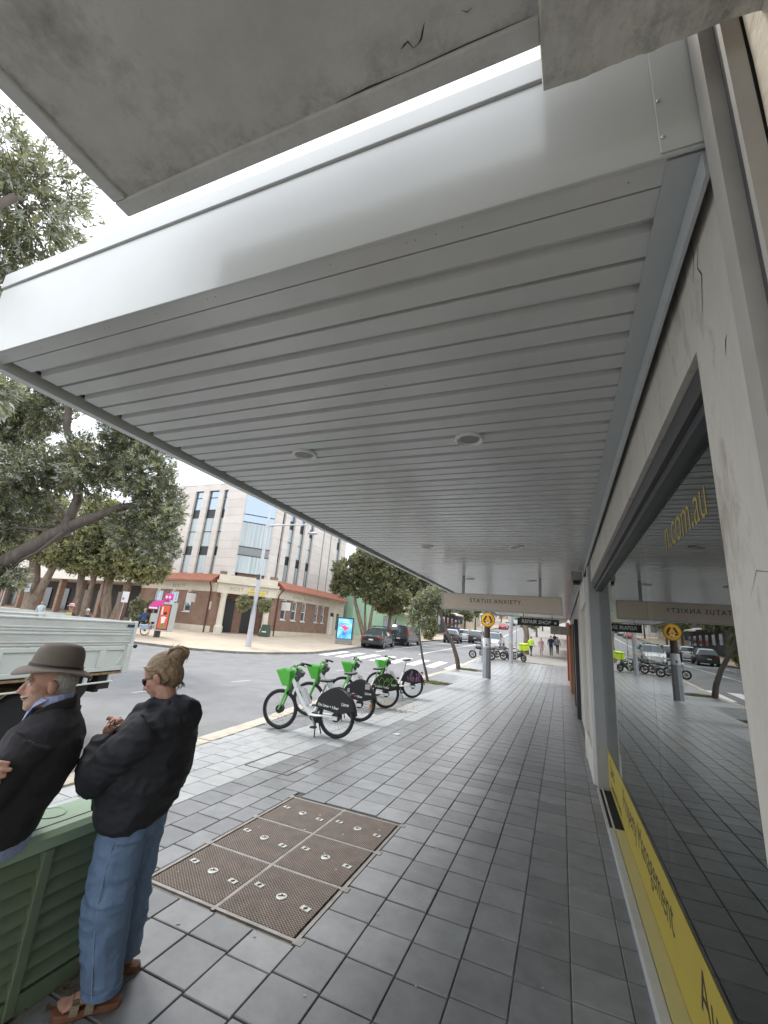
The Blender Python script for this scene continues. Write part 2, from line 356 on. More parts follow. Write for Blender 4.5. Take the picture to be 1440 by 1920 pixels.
# six steel access covers in one frame
m_cov = bpy.data.materials.new('ribbed_rusty_steel'); m_cov.use_nodes = True
def cover_mat(m):
    n = m.node_tree.nodes; l = m.node_tree.links; b = n['Principled BSDF']; b.inputs['Roughness'].default_value = .55; b.inputs['Metallic'].default_value = .35
    g = n.new('ShaderNodeNewGeometry'); mp_ = n.new('ShaderNodeMapping'); mp_.inputs['Rotation'].default_value = (0, 0, R(38)); l.new(g.outputs['Position'], mp_.inputs[0])
    w1 = n.new('ShaderNodeTexWave'); w1.inputs['Scale'].default_value = 18; w1.bands_direction = 'X'; w2 = n.new('ShaderNodeTexWave'); w2.inputs['Scale'].default_value = 18; w2.bands_direction = 'Y'
    l.new(mp_.outputs[0], w1.inputs[0]); l.new(mp_.outputs[0], w2.inputs[0])
    mu = n.new('ShaderNodeMath'); mu.operation = 'MULTIPLY'; l.new(w1.outputs['Fac'], mu.inputs[0]); l.new(w2.outputs['Fac'], mu.inputs[1])
    nz_ = n.new('ShaderNodeTexNoise'); nz_.inputs['Scale'].default_value = 9; nz_.inputs['Detail'].default_value = 6; l.new(g.outputs['Position'], nz_.inputs[0])
    r = n.new('ShaderNodeValToRGB'); r.color_ramp.elements[0].color = (.06, .045, .037, 1); r.color_ramp.elements[1].color = (.36, .29, .24, 1); r.color_ramp.elements[1].position = .8; r.color_ramp.elements[0].position = .08
    l.new(mu.outputs[0], r.inputs[0]); mm = n.new('ShaderNodeMix'); mm.data_type = 'RGBA'; mm.blend_type = 'MULTIPLY'; mm.inputs[0].default_value = .6
    l.new(r.outputs[0], mm.inputs[6]); l.new(nz_.outputs[0], mm.inputs[7])
    br = n.new('ShaderNodeVectorMath'); br.operation = 'SCALE'; br.inputs['Scale'].default_value = 1.5; l.new(mm.outputs[2], br.inputs[0]); l.new(br.outputs[0], b.inputs['Base Color'])
    bp = n.new('ShaderNodeBump'); bp.inputs['Strength'].default_value = .9; bp.inputs['Distance'].default_value = .006; l.new(mu.outputs[0], bp.inputs['Height']); l.new(bp.outputs[0], b.inputs['Normal'])
cover_mat(m_cov)
m_galv = mat('worn_steel_edge', (.26, .24, .22), .45, .6, var=.3, scale=8, dirt=.5, dscale=6, dcol=(.16, .11, .08))
m_badge = mat('pale_badge', (.48, .48, .45), .5, .3, var=.15)
m_black = mat('black_hole', (.012, .012, .012), .8, var=0)
acc = thing('access_cover', 'six rusty ribbed steel access covers set in the grey tiles', 'manhole cover', ((MX0+MX1)/2, (MY0+MY1)/2, 0))
def rel(o, p):
    o.matrix_parent_inverse = Matrix.Translation(-p.location); return o
cwid, clen = (MX1-MX0)/2, (MY1-MY0)/3
fr = MB(); f_ = .028
fr.box(MX0-f_, MX1+f_, MY0-f_, MY1+f_, -.04, -.012)
for xx in (MX0-f_, (MX0+MX1)/2-.012, MX1+.002): fr.box(xx, xx+.026, MY0-f_, MY1+f_, -.03, .001)
for k in range(4): yv = MY0+k*clen; fr.box(MX0-f_+.027, (MX0+MX1)/2-.013, yv-.013, yv+.013, -.03, .0005); fr.box((MX0+MX1)/2+.015, MX1+.001, yv-.013, yv+.013, -.03, .0005)
for k in range(4):
    for xx in (MX0-.035, MX1+.028): fr.box(xx-.02, xx+.035, MY0+k*clen-.03, MY0+k*clen+.03, -.03, .003)
rel(fr.build('frame', m_galv, acc), acc)
lid = MB().box(-cwid/2+.016, cwid/2-.016, -clen/2+.016, clen/2-.016, -.02, .002).mesh('lid', m_cov)
bad = MB().lathe([(.038, 0), (.038, .004), (.034, .006)], n=20).mesh('badge', m_badge)
crs = MB().box(-.024, .024, -.005, .005, .006, .0075).box(-.005, .005, .006, .022, .006, .0075).mesh('badge_mark', m_black)
kp = MB().box(-.035, .035, -.022, .022, 0, .005).mesh('key_plate', m_badge)
kh = MB().lathe([(.018, .005), (.018, .0062)], Matrix.Diagonal((1, .6, 1, 1)), n=14).mesh('key_hole', m_black)
for i in range(2):
    for j in range(3):
        c = Vector((MX0+(i+.5)*cwid, MY0+(j+.5)*clen, 0)); rc = c-acc.location
        L = link('lid', lid, acc, loc=rc)
        B = link('badge', bad, L, loc=(0, 0, .002)); k2 = link('badge_mark', crs, L, loc=(0, 0, .002)); k2.rotation_euler.z = random.uniform(-.8, .8)
        for s in (-1, 1):
            K = link('key_plate', kp, L, loc=(s*.21, -s*.03, .002)); K.rotation_euler.z = -.15
            K2 = link('key_hole', kh, L, loc=(s*.21, -s*.03, .002)); K2.rotation_euler.z = R(60)
# tiled pit lid
pl = MB()
for x0, x1, y0, y1 in PITS:
    for a in ((x0, x1, y0-.012, y0), (x0, x1, y1, y1+.012), (x0-.012, x0, y0, y1), (x1, x1+.014, y0, y1)): pl.box(*a, -.01, .004)
tag(pl.build('pit_frame', mat('pit_frame_steel', (.12, .09, .06), .8, .2, var=.4, scale=9)), 'thin brown steel edge of a tiled pit lid in front of the bikes', 'pit lid')
# chewing gum spots
gm = MB()
for _ in range(150):
    x = random.uniform(-3.4, .3); y = random.uniform(2.3, 14); r = random.uniform(.006, .014)
    gm.add([(x+r*math.cos(t)*random.uniform(.7, 1.2), y+r*math.sin(t)*random.uniform(.7, 1.2), .0035) for t in np.linspace(0, 2*math.pi, 8)[:-1]], [tuple(range(7))])
tag(gm.build('gum_spots', mat('old_gum', (.36, .34, .31), .8)), 'small pale spots of old chewing gum on the tiles', 'gum', kind='stuff')
pp = MB().add([(-2.95, 8.2, .006), (-2.83, 8.17, .012), (-2.80, 8.24, .02), (-2.88, 8.28, .008)], [(0, 1, 2, 3)])
pp.add([(-2.95, 8.2, .004), (-2.83, 8.17, .009), (-2.80, 8.24, .017), (-2.88, 8.28, .005)], [(3, 2, 1, 0)])
tag(pp.build('paper_scrap', mat('paper', (.8, .8, .78), .8)), 'scrap of white paper lying on the tiles', 'litter')
# ================================================================ shop row on the right, awning, canopy
WX = .45
m_cream = mat('stained_cream_render', (.56, .53, .47), .85, var=.10, scale=3, bump=.35, bscale=35, dirt=.95, dscale=6, dcol=(.20, .165, .13), stretch=(1, 1, .4))
m_creamR = mat('rough_cream_wall', (.58, .52, .42), .9, var=.15, scale=4, bump=.8, bscale=28, dirt=.55, dscale=4, dcol=(.2, .16, .12))
m_concc = mat('old_painted_concrete', (.52, .51, .48), .85, var=.12, scale=3, bump=.3, bscale=25, dirt=.75, dscale=2.2, dcol=(.07, .06, .05))
m_lip = mat('canopy_lip_paint', (.55, .54, .53), .7, var=.12, scale=5, bump=.2, dirt=.45, dscale=8, dcol=(.22, .13, .08))
m_steelw = mat('awning_white_metal', (.52, .53, .52), .19, 0.0, var=.03, scale=2, spec=.6, dirt=.10, dscale=3, dcol=(.4, .4, .38))
m_soff = mat('awning_soffit_metal', (.58, .58, .58), .20, 0.0, var=.04, scale=3, spec=.7)
m_trim = mat('awning_trim', (.70, .72, .73), .4, var=.05, spec=.5)
m_dark = mat('dark_gap', (.02, .02, .022), .7, var=0)
m_frame = mat('dark_bronze_frame', (.085, .085, .09), .45, .3, var=.1)
m_post = mat('grey_post_paint', (.33, .33, .33), .5, var=.08, scale=6, dirt=.3, dscale=6, dcol=(.2, .19, .18))
m_white = mat('white_frame_paint', (.66, .64, .60), .5, var=.06, dirt=.2, dscale=8, dcol=(.35, .3, .25))
m_sill = mat('grey_sill', (.46, .46, .46), .55, var=.1, dirt=.3, dscale=12, dcol=(.2, .19, .18))
m_yellow = mat('yellow_film', (.43, .335, .05), .6, var=.04)
m_ledrefl = mat('ledge_film_reflection', (.50, .45, .21), .6, var=.05)  # reflection of the yellow film, painted into the ledge colour
m_ink = mat('dark_lettering', (.02, .018, .015), .6, var=0)

def glassmat(name, tint=(.86, .93, .9), rough=.0):
    m = bpy.data.materials.new(name); m.use_nodes = True; n = m.node_tree.nodes; l = m.node_tree.links; n.clear()
    o = n.new('ShaderNodeOutputMaterial'); tr = n.new('ShaderNodeBsdfTransparent'); gl = n.new('ShaderNodeBsdfGlossy'); fr = n.new('ShaderNodeFresnel'); mx_ = n.new('ShaderNodeMixShader')
    tr.inputs[0].default_value = (*tint, 1); gl.inputs[0].default_value = (.97, 1, .98, 1); gl.inputs['Roughness'].default_value = rough; fr.inputs[0].default_value = 2.7
    l.new(fr.outputs[0], mx_.inputs[0]); l.new(tr.outputs[0], mx_.inputs[1]); l.new(gl.outputs[0], mx_.inputs[2]); l.new(mx_.outputs[0], o.inputs[0]); return m
m_glass = glassmat('shop_glass', (.80, .86, .84))

# ---- the awning
AX0, AX1, AY0, AY1, AZ = -3.20, .36, 1.085, 24.0, 3.19
aw = thing('awning', 'long white sheet metal awning with ribbed soffit over the pavement', 'awning', (AX0, AY0, AZ))
def awp(mb, name, m, **k): return rel(mb.build(name, m, aw, **k), aw)
PITCH = .282
prof_s = [(0, .034), (.008, .034), (.009, 0), (.112, 0), (.120, .030), (.160, .036), (.168, .002), (.270, 0), (.272, .034)]
nrib = int((AY1-AY0-.1)/PITCH); y0 = AY0+.10
panel = MB(); k = len(prof_s); xs = (AX0+.155, AX1)
vs = [(x, y, z) for x in xs for y, z in prof_s+[(PITCH, .034)]]; k += 1
panel.add(vs, [(i, i+k, i+1+k, i+1) for i in range(k-1)])
pm = panel.mesh('soffit_panel', m_soff)
pm.flip_normals()
for i in range(nrib):
    link('soffit_panel', pm, aw, loc=(-AX0, y0+i*PITCH-AY0, 0)).matrix_parent_inverse = Matrix()
# near fascia: bottom return, face, top capping
b = MB(); b.box(AX0, .46, AY0, AY0+.012, AZ-.014, AZ+.485); awp(b, 'front_fascia', m_steelw, bevel=.003)
b = MB(); b.box(AX0-.004, .34, AY0-.012, AY0+.10, AZ+.49, AZ+.595); awp(b, 'front_capping', m_steelw, bevel=.003)
b = MB(); b.box(AX0+.012, AX1, AY0+.014, AY0+.10, AZ-.003, AZ+.02); awp(b, 'front_edge_trim', m_soff)
b = MB(); b.box(.305, .465, AY0-.006, AY0-.001, AZ-.006, AZ+.57); awp(b, 'fascia_end_plate', m_steelw, bevel=.002)
b = MB()
for z in (.05, .20): b.ell((.315, AY0-.008, AZ+z), (.006, .004, .006), 8, 6)
awp(b, 'rivet', mat('rivet_metal', (.5, .5, .5), .3, .8), smooth=60)
# street side fascia
b = MB(); b.box(AX0-.002, AX0+.01, AY0+.013, AY1, AZ-.03, AZ+.52); awp(b, 'side_fascia', m_steelw)
b = MB(); b.box(AX0+.012, AX0+.075, AY0+.02, AY1, AZ-.035, AZ-.025); b.box(AX0+.064, AX0+.075, AY0+.02, AY1, AZ-.024, AZ+.05); awp(b, 'gutter_trim', m_trim)
b = MB(); b.box(AX0+.077, AX0+.19, AY0+.11, AY1, AZ+.06, AZ+.07); awp(b, 'shadow_gap', m_dark)
# wall side trim
b = MB(); b.box(AX1-.035, AX1+.06, AY0+.02, AY1, AZ-.014, AZ-.004); b.box(AX1+.048, AX1+.06, AY0+.02, AY1, AZ-.10, AZ-.016); awp(b, 'wall_trim', mat('wall_trim_grey', (.46, .48, .49), .4, var=.05))
b = MB(); b.box(AX0, AX1+.1, AY0+.105, AY1, AZ+.47, AZ+.5); awp(b, 'roof_sheet', m_trim)
b = MB(); b.box(AX0+.02, .46, AY1-.012, AY1, AZ-.03, AZ+.46); awp(b, 'rear_fascia', m_steelw)
m_dl = mat('downlight_rim', (.72, .72, .70), .4, var=.03); m_dli = mat('downlight_baffle', (.26, .26, .25), .5, var=.05)
for yy in (2.79, 6.48, 10.16, 13.85, 17.5, 21.2):
    for xx in (-.57, -1.96):
        D = link('downlight', MB().lathe([(.066, .02), (.078, -.004), (.090, -.014), (.102, -.010), (.104, .012)], n=28).mesh('downlight', m_dl, 50), aw, loc=(xx-AX0, yy-AY0, -.004))
        D.matrix_parent_inverse = Matrix()
        link('baffle', MB().lathe([(.001, .035), (.05, .034), (.066, -.001)], n=24).mesh('baffle', m_dli, 50), D)
b = MB(); r_ = random.Random(6)
for i in range(34): b.ell((r_.uniform(AX0+.2, AX1-.05), AY0+.10+r_.choice([0, 1, 2, 3, 4, 5, 6, 9, 12])*PITCH-.04 if i > 10 else AY0+.05, AZ-.004), (.0022, .0022, .0015), 6, 4)
kindof(awp(b, 'fasteners', m_ink), 'stuff')
# stay rods above the awning
b = MB(); b.tube([(-2.35, 2.05, 3.72), (-1.86, 1.9, 4.15), (-1.35, 1.75, 4.6)], .022, 8); b.tube([(-1.92, 1.92, 4.08), (-1.78, 1.88, 4.2)], .045, 8); awp(b, 'stay_rod', mat('white_rod', (.6, .6, .58), .5), smooth=50)

# ---- neighbouring concrete canopy overhead
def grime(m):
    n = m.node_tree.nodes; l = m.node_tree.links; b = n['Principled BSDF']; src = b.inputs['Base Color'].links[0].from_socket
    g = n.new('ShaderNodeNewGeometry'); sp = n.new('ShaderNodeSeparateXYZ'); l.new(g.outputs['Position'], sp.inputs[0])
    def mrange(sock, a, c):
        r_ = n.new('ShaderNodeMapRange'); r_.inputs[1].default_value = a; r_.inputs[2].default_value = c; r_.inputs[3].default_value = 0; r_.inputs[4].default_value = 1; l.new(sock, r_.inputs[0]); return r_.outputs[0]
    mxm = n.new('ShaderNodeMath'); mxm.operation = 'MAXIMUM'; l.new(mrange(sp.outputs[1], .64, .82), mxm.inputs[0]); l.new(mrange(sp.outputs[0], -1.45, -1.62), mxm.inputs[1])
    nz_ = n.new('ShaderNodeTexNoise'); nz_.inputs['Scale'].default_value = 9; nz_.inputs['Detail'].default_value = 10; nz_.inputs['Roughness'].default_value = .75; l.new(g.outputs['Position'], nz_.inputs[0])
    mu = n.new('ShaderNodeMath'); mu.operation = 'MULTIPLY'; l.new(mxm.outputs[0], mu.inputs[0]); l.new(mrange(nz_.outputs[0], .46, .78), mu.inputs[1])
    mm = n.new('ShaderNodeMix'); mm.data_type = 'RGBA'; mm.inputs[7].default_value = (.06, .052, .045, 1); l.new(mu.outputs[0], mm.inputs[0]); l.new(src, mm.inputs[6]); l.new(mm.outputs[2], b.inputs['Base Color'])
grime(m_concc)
CX0, CY1, CZ = -1.65, .84, 3.40
ca = thing('concrete_canopy', 'old grey painted concrete canopy slab overhead with stained soffit', 'canopy', (CX0, CY1, CZ))
def cap_(mb, name, m, **k): return rel(mb.build(name, m, ca, **k), ca)
b = MB(); b.box(CX0+.004, .05, -5, CY1-.004, CZ+.014, CZ+.30); cap_(b, 'slab', m_concc)
b = MB(); b.box(CX0, CX0+.065, -5, CY1-.065, CZ, CZ+.31); b.box(CX0, -.005, CY1-.0645, CY1, CZ, CZ+.31); cap_(b, 'edge_lip', m_lip, bevel=.006)
def roughbox(x0, x1, y0, y1, z0, z1, n, amp, f=14):
    mb = MB()
    def g2(fn, nu, nv, flip=False):
        vs = [fn(i/nu, j/nv) for j in range(nv+1) for i in range(nu+1)]; w = nu+1
        fs = [(j*w+i, j*w+i+1, (j+1)*w+i+1, (j+1)*w+i) for j in range(nv) for i in range(nu)]
        if flip: fs = [tuple(reversed(q)) for q in fs]
        mb.add(vs, fs)
    L = lambda a, b, t: a+(b-a)*t
    g2(lambda u, v: (L(x0, x1, u), L(y0, y1, v), z0), n, n, True); g2(lambda u, v: (L(x0, x1, u), L(y0, y1, v), z1), 2, 2)
    g2(lambda u, v: (L(x0, x1, u), y0, L(z0, z1, v)), n, n); g2(lambda u, v: (L(x0, x1, u), y1, L(z0, z1, v)), n, n, True)
    g2(lambda u, v: (x0, L(y0, y1, u), L(z0, z1, v)), n, n, True); g2(lambda u, v: (x1, L(y0, y1, u), L(z0, z1, v)), n, n)
    out = []
    for p in mb.v:
        q = Vector(p)*f; d = mnoise.noise_vector(q)*amp+mnoise.noise_vector(q*3.1)*amp*.5; out.append(tuple(Vector(p)+d))
    mb.v = out; return mb
b = roughbox(-.004, .62, -2.2, .872, 3.27, 4.4, 40, .006); cap_(b, 'wall_beam', m_concc)
m_crack = mat('crack_dark', (.07, .06, .05), .95, var=.2)
def crack(pts, w, nrm=(0, 0, -1)):
    b = MB(); P = [Vector(p) for p in pts]; n_ = Vector(nrm); L = []
    for i, p in enumerate(P):
        d = (P[min(i+1, len(P)-1)]-P[max(i-1, 0)]).normalized(); s = d.cross(n_); ww = w*(.4+random.random()*.8)*(1 if 0 < i < len(P)-1 else .2); L += [p+s*ww, p-s*ww]
    b.add(L, [(2*i, 2*i+1, 2*i+3, 2*i+2) for i in range(len(P)-1)]); return b
zc_ = CZ+.0125
b = crack([(-.379, .722, zc_), (-.366, .716, zc_), (-.354, .712, zc_), (-.344, .731, zc_), (-.330, .728, zc_), (-.317, .720, zc_), (-.308, .705, zc_), (-.298, .690, zc_)], .0022); b2_ = crack([(-.20, .70, zc_), (-.185, .71, zc_), (-.17, .705, zc_)], .0015); b.add(b2_.v, b2_.f); b2_ = crack([(-.62, .775, zc_), (-.5, .772, zc_), (-.4, .776, zc_), (-.2, .773, zc_), (-.02, .776, zc_)], .0035); b.add(b2_.v, b2_.f)
cap_(b, 'crack', m_crack)

# ---- shop building with the window
sh = thing('shop_front', 'cream rendered shop front with big window and yellow strip', 'shop', (WX, 4.4, 0))
def shp(mb, name, m, **k): return rel(mb.build(name, m, sh, **k), sh)
b = MB(); b.box(WX, 1.0, 1.075, 1.50, 0, 4.6); shp(b, 'pillar', m_cream)
b = MB(); b.box(WX+.003, 1.0, 1.502, 7.2, 2.80, 4.6); shp(b, 'lintel', m_cream)
b = MB(); b.box(WX+.02, .60, 1.505, 1.545, .075, 2.795); shp(b, 'jamb', mat('grey_jamb', (.40, .38, .36), .8, var=.15, dirt=.5, dscale=8, dcol=(.15, .12, .1)))
b = MB(); b.box(WX+.03, .62, 1.55, 7.19, 2.70, 2.797); b.box(WX+.055, .60, 1.55, 7.19, 2.655, 2.698); shp(b, 'head_frame', m_frame)
b = MB(); b.box(.395, .455, 1.50, 5.62, 0, .072); shp(b, 'sill', m_sill, bevel=.006)
b = MB(); b.box(.457, .545, 1.55, 5.62, 0, .070); shp(b, 'ledge', m_ledrefl)
b = MB(); b.box(.395, .42, 5.64, 7.18, 0, .03); b.box(.455, .47, 5.64, 7.18, 0, .035); b.box(.421, .56, 5.64, 7.18, -.01, .01, 1); shp(b, 'door_track', [m_sill, m_dark])
b = MB()
pn = [(1.55, 3.40), (3.404, 5.2), (5.204, 7.19)]
for a, c in pn:
    b = MB(); b.box(.55, .556, a, c, .068, 2.70); shp(b, 'window_pane', m_glass)
b = MB(); b.box(.5465, .5490, 1.55, 7.19, .071, .525); shp(b, 'yellow_strip', m_yellow)
M_ = face((.5455, 0, 0), (0, -1, 0), (0, 0, 1))
def wtext(body, y, z, size, **k): return rel(text('window_lettering', body, size, face((.5460, y, z), (0, -1, 0), (0, 0, 1)), k.pop('m', m_ink), sh, depth=.0004, **k), sh)
wtext('Property Management', 4.50, .36, .26, align='CENTER', sx=.95)
wtext('Auctions', 2.88, .36, .26, align='LEFT', sx=.95)
wtext('Sales', 6.9, .36, .26, align='LEFT', sx=.95)
wtext('Residential Projects', 6.85, .165, .13, align='LEFT')
rel(text('window_lettering', 'n.com.au', .27, face((.5488, 2.70, 2.43), (0, -1, 0), (0, 0, 1)), mat('gold_lettering', (.36, .28, .08), .6, var=.05), sh, depth=.0004, align='LEFT', sx=.78, bold=-.002), sh)
# post and the deeper frame behind
b = MB(); b.box(.415, .555, 7.2, 7.34, 0, 3.05); shp(b, 'post', m_post, bevel=.004)
b = MB(); b.box(.40, .53, 7.345, 7.40, 0, 3.05); b.box(.37, .40, 7.41, 9.0, .0, .42); b.box(.352, .42, 9.0, 9.16, 0, 2.7); b.box(.36, .42, 7.40, 9.0, 2.5, 2.9); b.box(.385, .41, 7.42, 7.62, .421, 2.5); shp(b, 'white_door_frame', m_white, bevel=.004)
b = MB(); b.box(.412, .42, 7.62, 8.99, .42, 2.5); shp(b, 'door_panel', mat('cream_door_panel', (.52, .49, .43), .5, var=.06))
b = MB(); b.box(WX, 1.0, 7.41, 13.2, 2.9, 4.6); b.box(.46, 1.0, 9.17, 13.2, 0, 2.899); shp(b, 'rear_wall', m_cream)
b = MB(); b.box(.20, .38, 8.25, 8.43, 2.96, 3.12); b.box(.23, .35, 8.2, 8.40, 2.90, 2.958, 1); shp(b, 'sensor_box', [mat('weathered_plastic', (.30, .27, .23), .7, var=.3, scale=12), m_dark], bevel=.01)
# junction strip between buildings
b = MB(); b.box(.405, .46, 1.005, 1.072, 0, 4.6); b.box(.44, .5, .965, 1.004, 0, 4.6, 1); b.box(.43, .47, .945, .964, 0, 4.6); shp(b, 'expansion_strip', [mat('dull_strip', (.38, .36, .33), .7, var=.12, scale=3, dirt=.4, dscale=3, dcol=(.2, .16, .12)), m_frame])
for pts, w in [([(0, 1.40, 2.86), (0, 1.36, 2.98), (0, 1.385, 3.03), (0, 1.34, 3.12)], .004), ([(0, 1.28, 2.62), (0, 1.265, 2.66), (0, 1.25, 2.67)], .003), ([(0, 1.44, 3.02), (0, 1.40, 3.1), (0, 1.41, 3.18)], .003), ([(0, 1.2, 2.0), (0, 1.3, 2.02), (0, 1.36, 1.96)], .0015)]:
    b = crack([(WX-.001, p[1], p[2]) for p in pts], w, (-1, 0, 0)); shp(b, 'crack', m_crack)
# neighbour's rough wall beside the camera
tag(roughbox(.475, 1.2, -3.2, .94, 0, 4.6, 40, .004, 9).build('side_wall', m_creamR), 'rough cream wall at the right edge beside the expansion strip', 'wall')
# interior seen through the glass
m_int = mat('interior_wall', (.48, .48, .46), .9, var=.1); m_flr = mat('interior_carpet', (.10, .105, .105), .95, var=.2)
b = MB(); b.box(3.6, 3.7, 1.5, 9.2, 0, 2.9); b.box(.60, 3.59, 1.40, 1.499, 0, 2.9); b.box(1.0, 3.59, 9.17, 9.2, 0, 2.9); shp(b, 'interior_wall', m_int)
b = MB(); b.box(.60, 3.59, 1.501, 9.16, -.02, .012); shp(b, 'interior_floor', m_flr)
b = MB(); b.box(1.001, 3.59, 1.501, 9.16, 2.81, 2.89); shp(b, 'interior_ceiling', mat('interior_ceiling', (.45, .46, .45), .9))
def arm_chair(x, y, rz, label):
    t = thing('tub_chair', label, 'chair', (x, y, .012), rz, 'pale chairs behind the window')
    m = mat('cream_leather', (.62, .62, .55), .45, var=.05); s = mat('chair_steel', (.3, .3, .3), .3, .8)
    bb = MB(); bb.box(-.28, .28, -.26, .26, .36, .47); bb.build('seat', m, t, bevel=.05)
    bb = MB()
    pts = [(.27*math.cos(a), .25*math.sin(a)) for a in np.linspace(math.pi*.05, math.pi*.95, 14)]
    for (xa, ya), (xb, yb) in zip(pts[:-1], pts[1:]): bb.bar((xa, ya, .68), (xb, yb, .68), .06, .46)
    bb.build('backrest', m, t, smooth=40)
    for sx in (-1, 1):
        bb = MB(); bb.tube([(sx*.25, .2, .02), (sx*.25, -.22, .02), (sx*.25, -.22, .36), (sx*.25, .2, .36)], .012, 8); bb.build('leg', s, t, smooth=40)
    return t
arm_chair(1.05, 2.75, R(95), 'cream tub chair behind the window glass, nearer one')
arm_chair(1.25, 3.9, R(80), 'cream tub chair behind the window glass, farther one')

# ---- further shop fronts along the right
def front(name, label, y0, y1, x, parts, roof=4.6):
    t = thing(name, label, 'shop', (x, y0, prof(y0)))
    for nm, (a, c, xa, xb, z0, z1), m in parts:
        b = MB(); b.box(xa, xb, a, c, z0+prof((y0+y1)/2)-(0.4 if z0 == 0 else 0), z1+prof((y0+y1)/2)); rel(b.build(nm, m, t), t)
    return t
m_blk = mat('black_shop_paint', (.02, .021, .024), .4, var=.1); m_org = mat('orange_timber', (.32, .14, .055), .6, var=.25, scale=6); m_red = mat('red_shop_paint', (.22, .025, .03), .5, var=.08)
m_grw = mat('grey_render_far', (.40, .38, .35), .85, var=.12, scale=1); m_gla = mat('dark_window', (.03, .035, .04), .08, var=0, spec=.8)
front('black_shop_front', 'black painted shop front panels past the cream door frame', 13.2, 19.5, .45, [('wall', (13.2, 19.5, .46, 1.2, 0, 4.6), m_grw), ('panel', (13.5, 14.1, .36, .455, 0, 2.6), m_blk), ('panel', (16.2, 16.7, .38, .455, 0, 2.6), m_blk), ('window_pane', (14.2, 16.1, .44, .455, .4, 2.5), m_gla), ('window_pane', (16.8, 19.3, .44, .455, .4, 2.5), m_gla)])
front('timber_shop_front', 'orange timber shop front beyond the black panels', 19.5, 26, .45, [('wall', (19.5, 26, .46, 1.2, 0, 4.6), m_grw), ('timber_panel', (20.2, 21.2, .34, .455, 0, 2.7), m_org), ('timber_panel', (23.4, 24.4, .36, .455, 0, 2.7), m_org), ('window_pane', (21.3, 23.3, .44, .455, .5, 2.5), m_gla)])
front('red_shop_front', 'red painted shop front at the far end of the awning', 26, 34, .45, [('wall', (26, 34, .46, 1.2, 0, 4.6), m_grw), ('red_panel', (26.2, 27.6, .30, .455, 0, 2.8), m_red), ('red_panel', (30, 31, .34, .455, 0, 2.8), m_red), ('window_pane', (27.7, 29.9, .44, .455, .5, 2.5), m_gla)])
# plain upper wall over the awning (neighbour storeys)
b = MB(); b.box(1.0, 6, 1.0, 34, 4.6, 6.2); tag(b.build('upper_wall', m_creamR), 'cream upper wall above the awning roof', 'wall')

# ---- hanging signs
sg = thing('lightbox_sign', 'cream lightbox sign lettered STATUS ANXIETY hanging from the awning', 'sign', (-1.22, 9.75, 2.62))
def sgp(mb, name, m, **k): return rel(mb.build(name, m, sg, **k), sg)
m_sgn = mat('sign_face', (.62, .52, .42), .55, var=.04); m_sgf = mat('sign_frame', (.42, .42, .42), .45, .3, var=.08)
SX0, SX1, SY, SZ0, SZ1 = -2.50, .05, 9.75, 2.435, 2.80
b = MB(); b.box(SX0, SX1, SY-.07, SY+.07, SZ0, SZ0+.02); b.box(SX0, SX1, SY-.07, SY+.07, SZ1-.02, SZ1); b.box(SX0, SX0+.02, SY-.07, SY+.07, SZ0+.0201, SZ1-.0201); b.box(SX1-.02, SX1, SY-.07, SY+.07, SZ0+.0201, SZ1-.0201); sgp(b, 'frame', m_sgf)
b = MB(); b.box(SX0+.021, SX1-.021, SY-.062, SY+.062, SZ0+.021, SZ1-.021); sgp(b, 'face_panel', m_sgn)
for xx in (-2.03, -.38): b = MB(); b.box(xx-.028, xx+.028, SY-.028, SY+.028, SZ1+.001, AZ+.01); sgp(b, 'hanger', m_post)
rel(text('sign_lettering', 'STATUS ANXIETY.', .125, face((-1.30, SY-.0635, 2.645), (1, 0, 0), (0, 0, 1)), m_ink, sg, spacing=1.25, sx=.92), sg)

rs = thing('repair_shop_sign', 'black hanging sign lettered REPAIR SHOP in white', 'sign', (-.78, 17.5, 2.65))
def rsp(mb, name, m, **k): return rel(mb.build(name, m, rs, **k), rs)
b = MB(); b.box(-1.52, -.04, 17.46, 17.54, 2.50, 2.77); rsp(b, 'board', m_blk, bevel=.006)
for xx in (-1.3, -.28): b = MB(); b.cyl((xx, 17.5, 2.771), (xx, 17.5, AZ+.01), .01); rsp(b, 'hanger', m_blk)
m_let = mat('white_lettering', (.78, .78, .74), .6, var=.05)
rel(text('sign_lettering', 'REPAIR SHOP', .185, face((-.86, 17.4585, 2.64), (1, 0, 0), (0, 0, 1)), m_let, rs, shear=.25, sx=.95, bold=.002), rs)
b = MB(); b.ell((-.17, 17.458, 2.64), (.035, .003, .04), 14, 8); rsp(b, 'white_mark', m_let)
b = MB(); b.box(-.33, .30, 16.35, 16.40, 2.22, 2.50); tag(b.build('blade_sign', mat('gold_blade_sign', (.34, .31, .24), .5, var=.3, scale=9), bevel=.02), 'small brown and gold blade sign on the wall under the repair sign', 'sign')
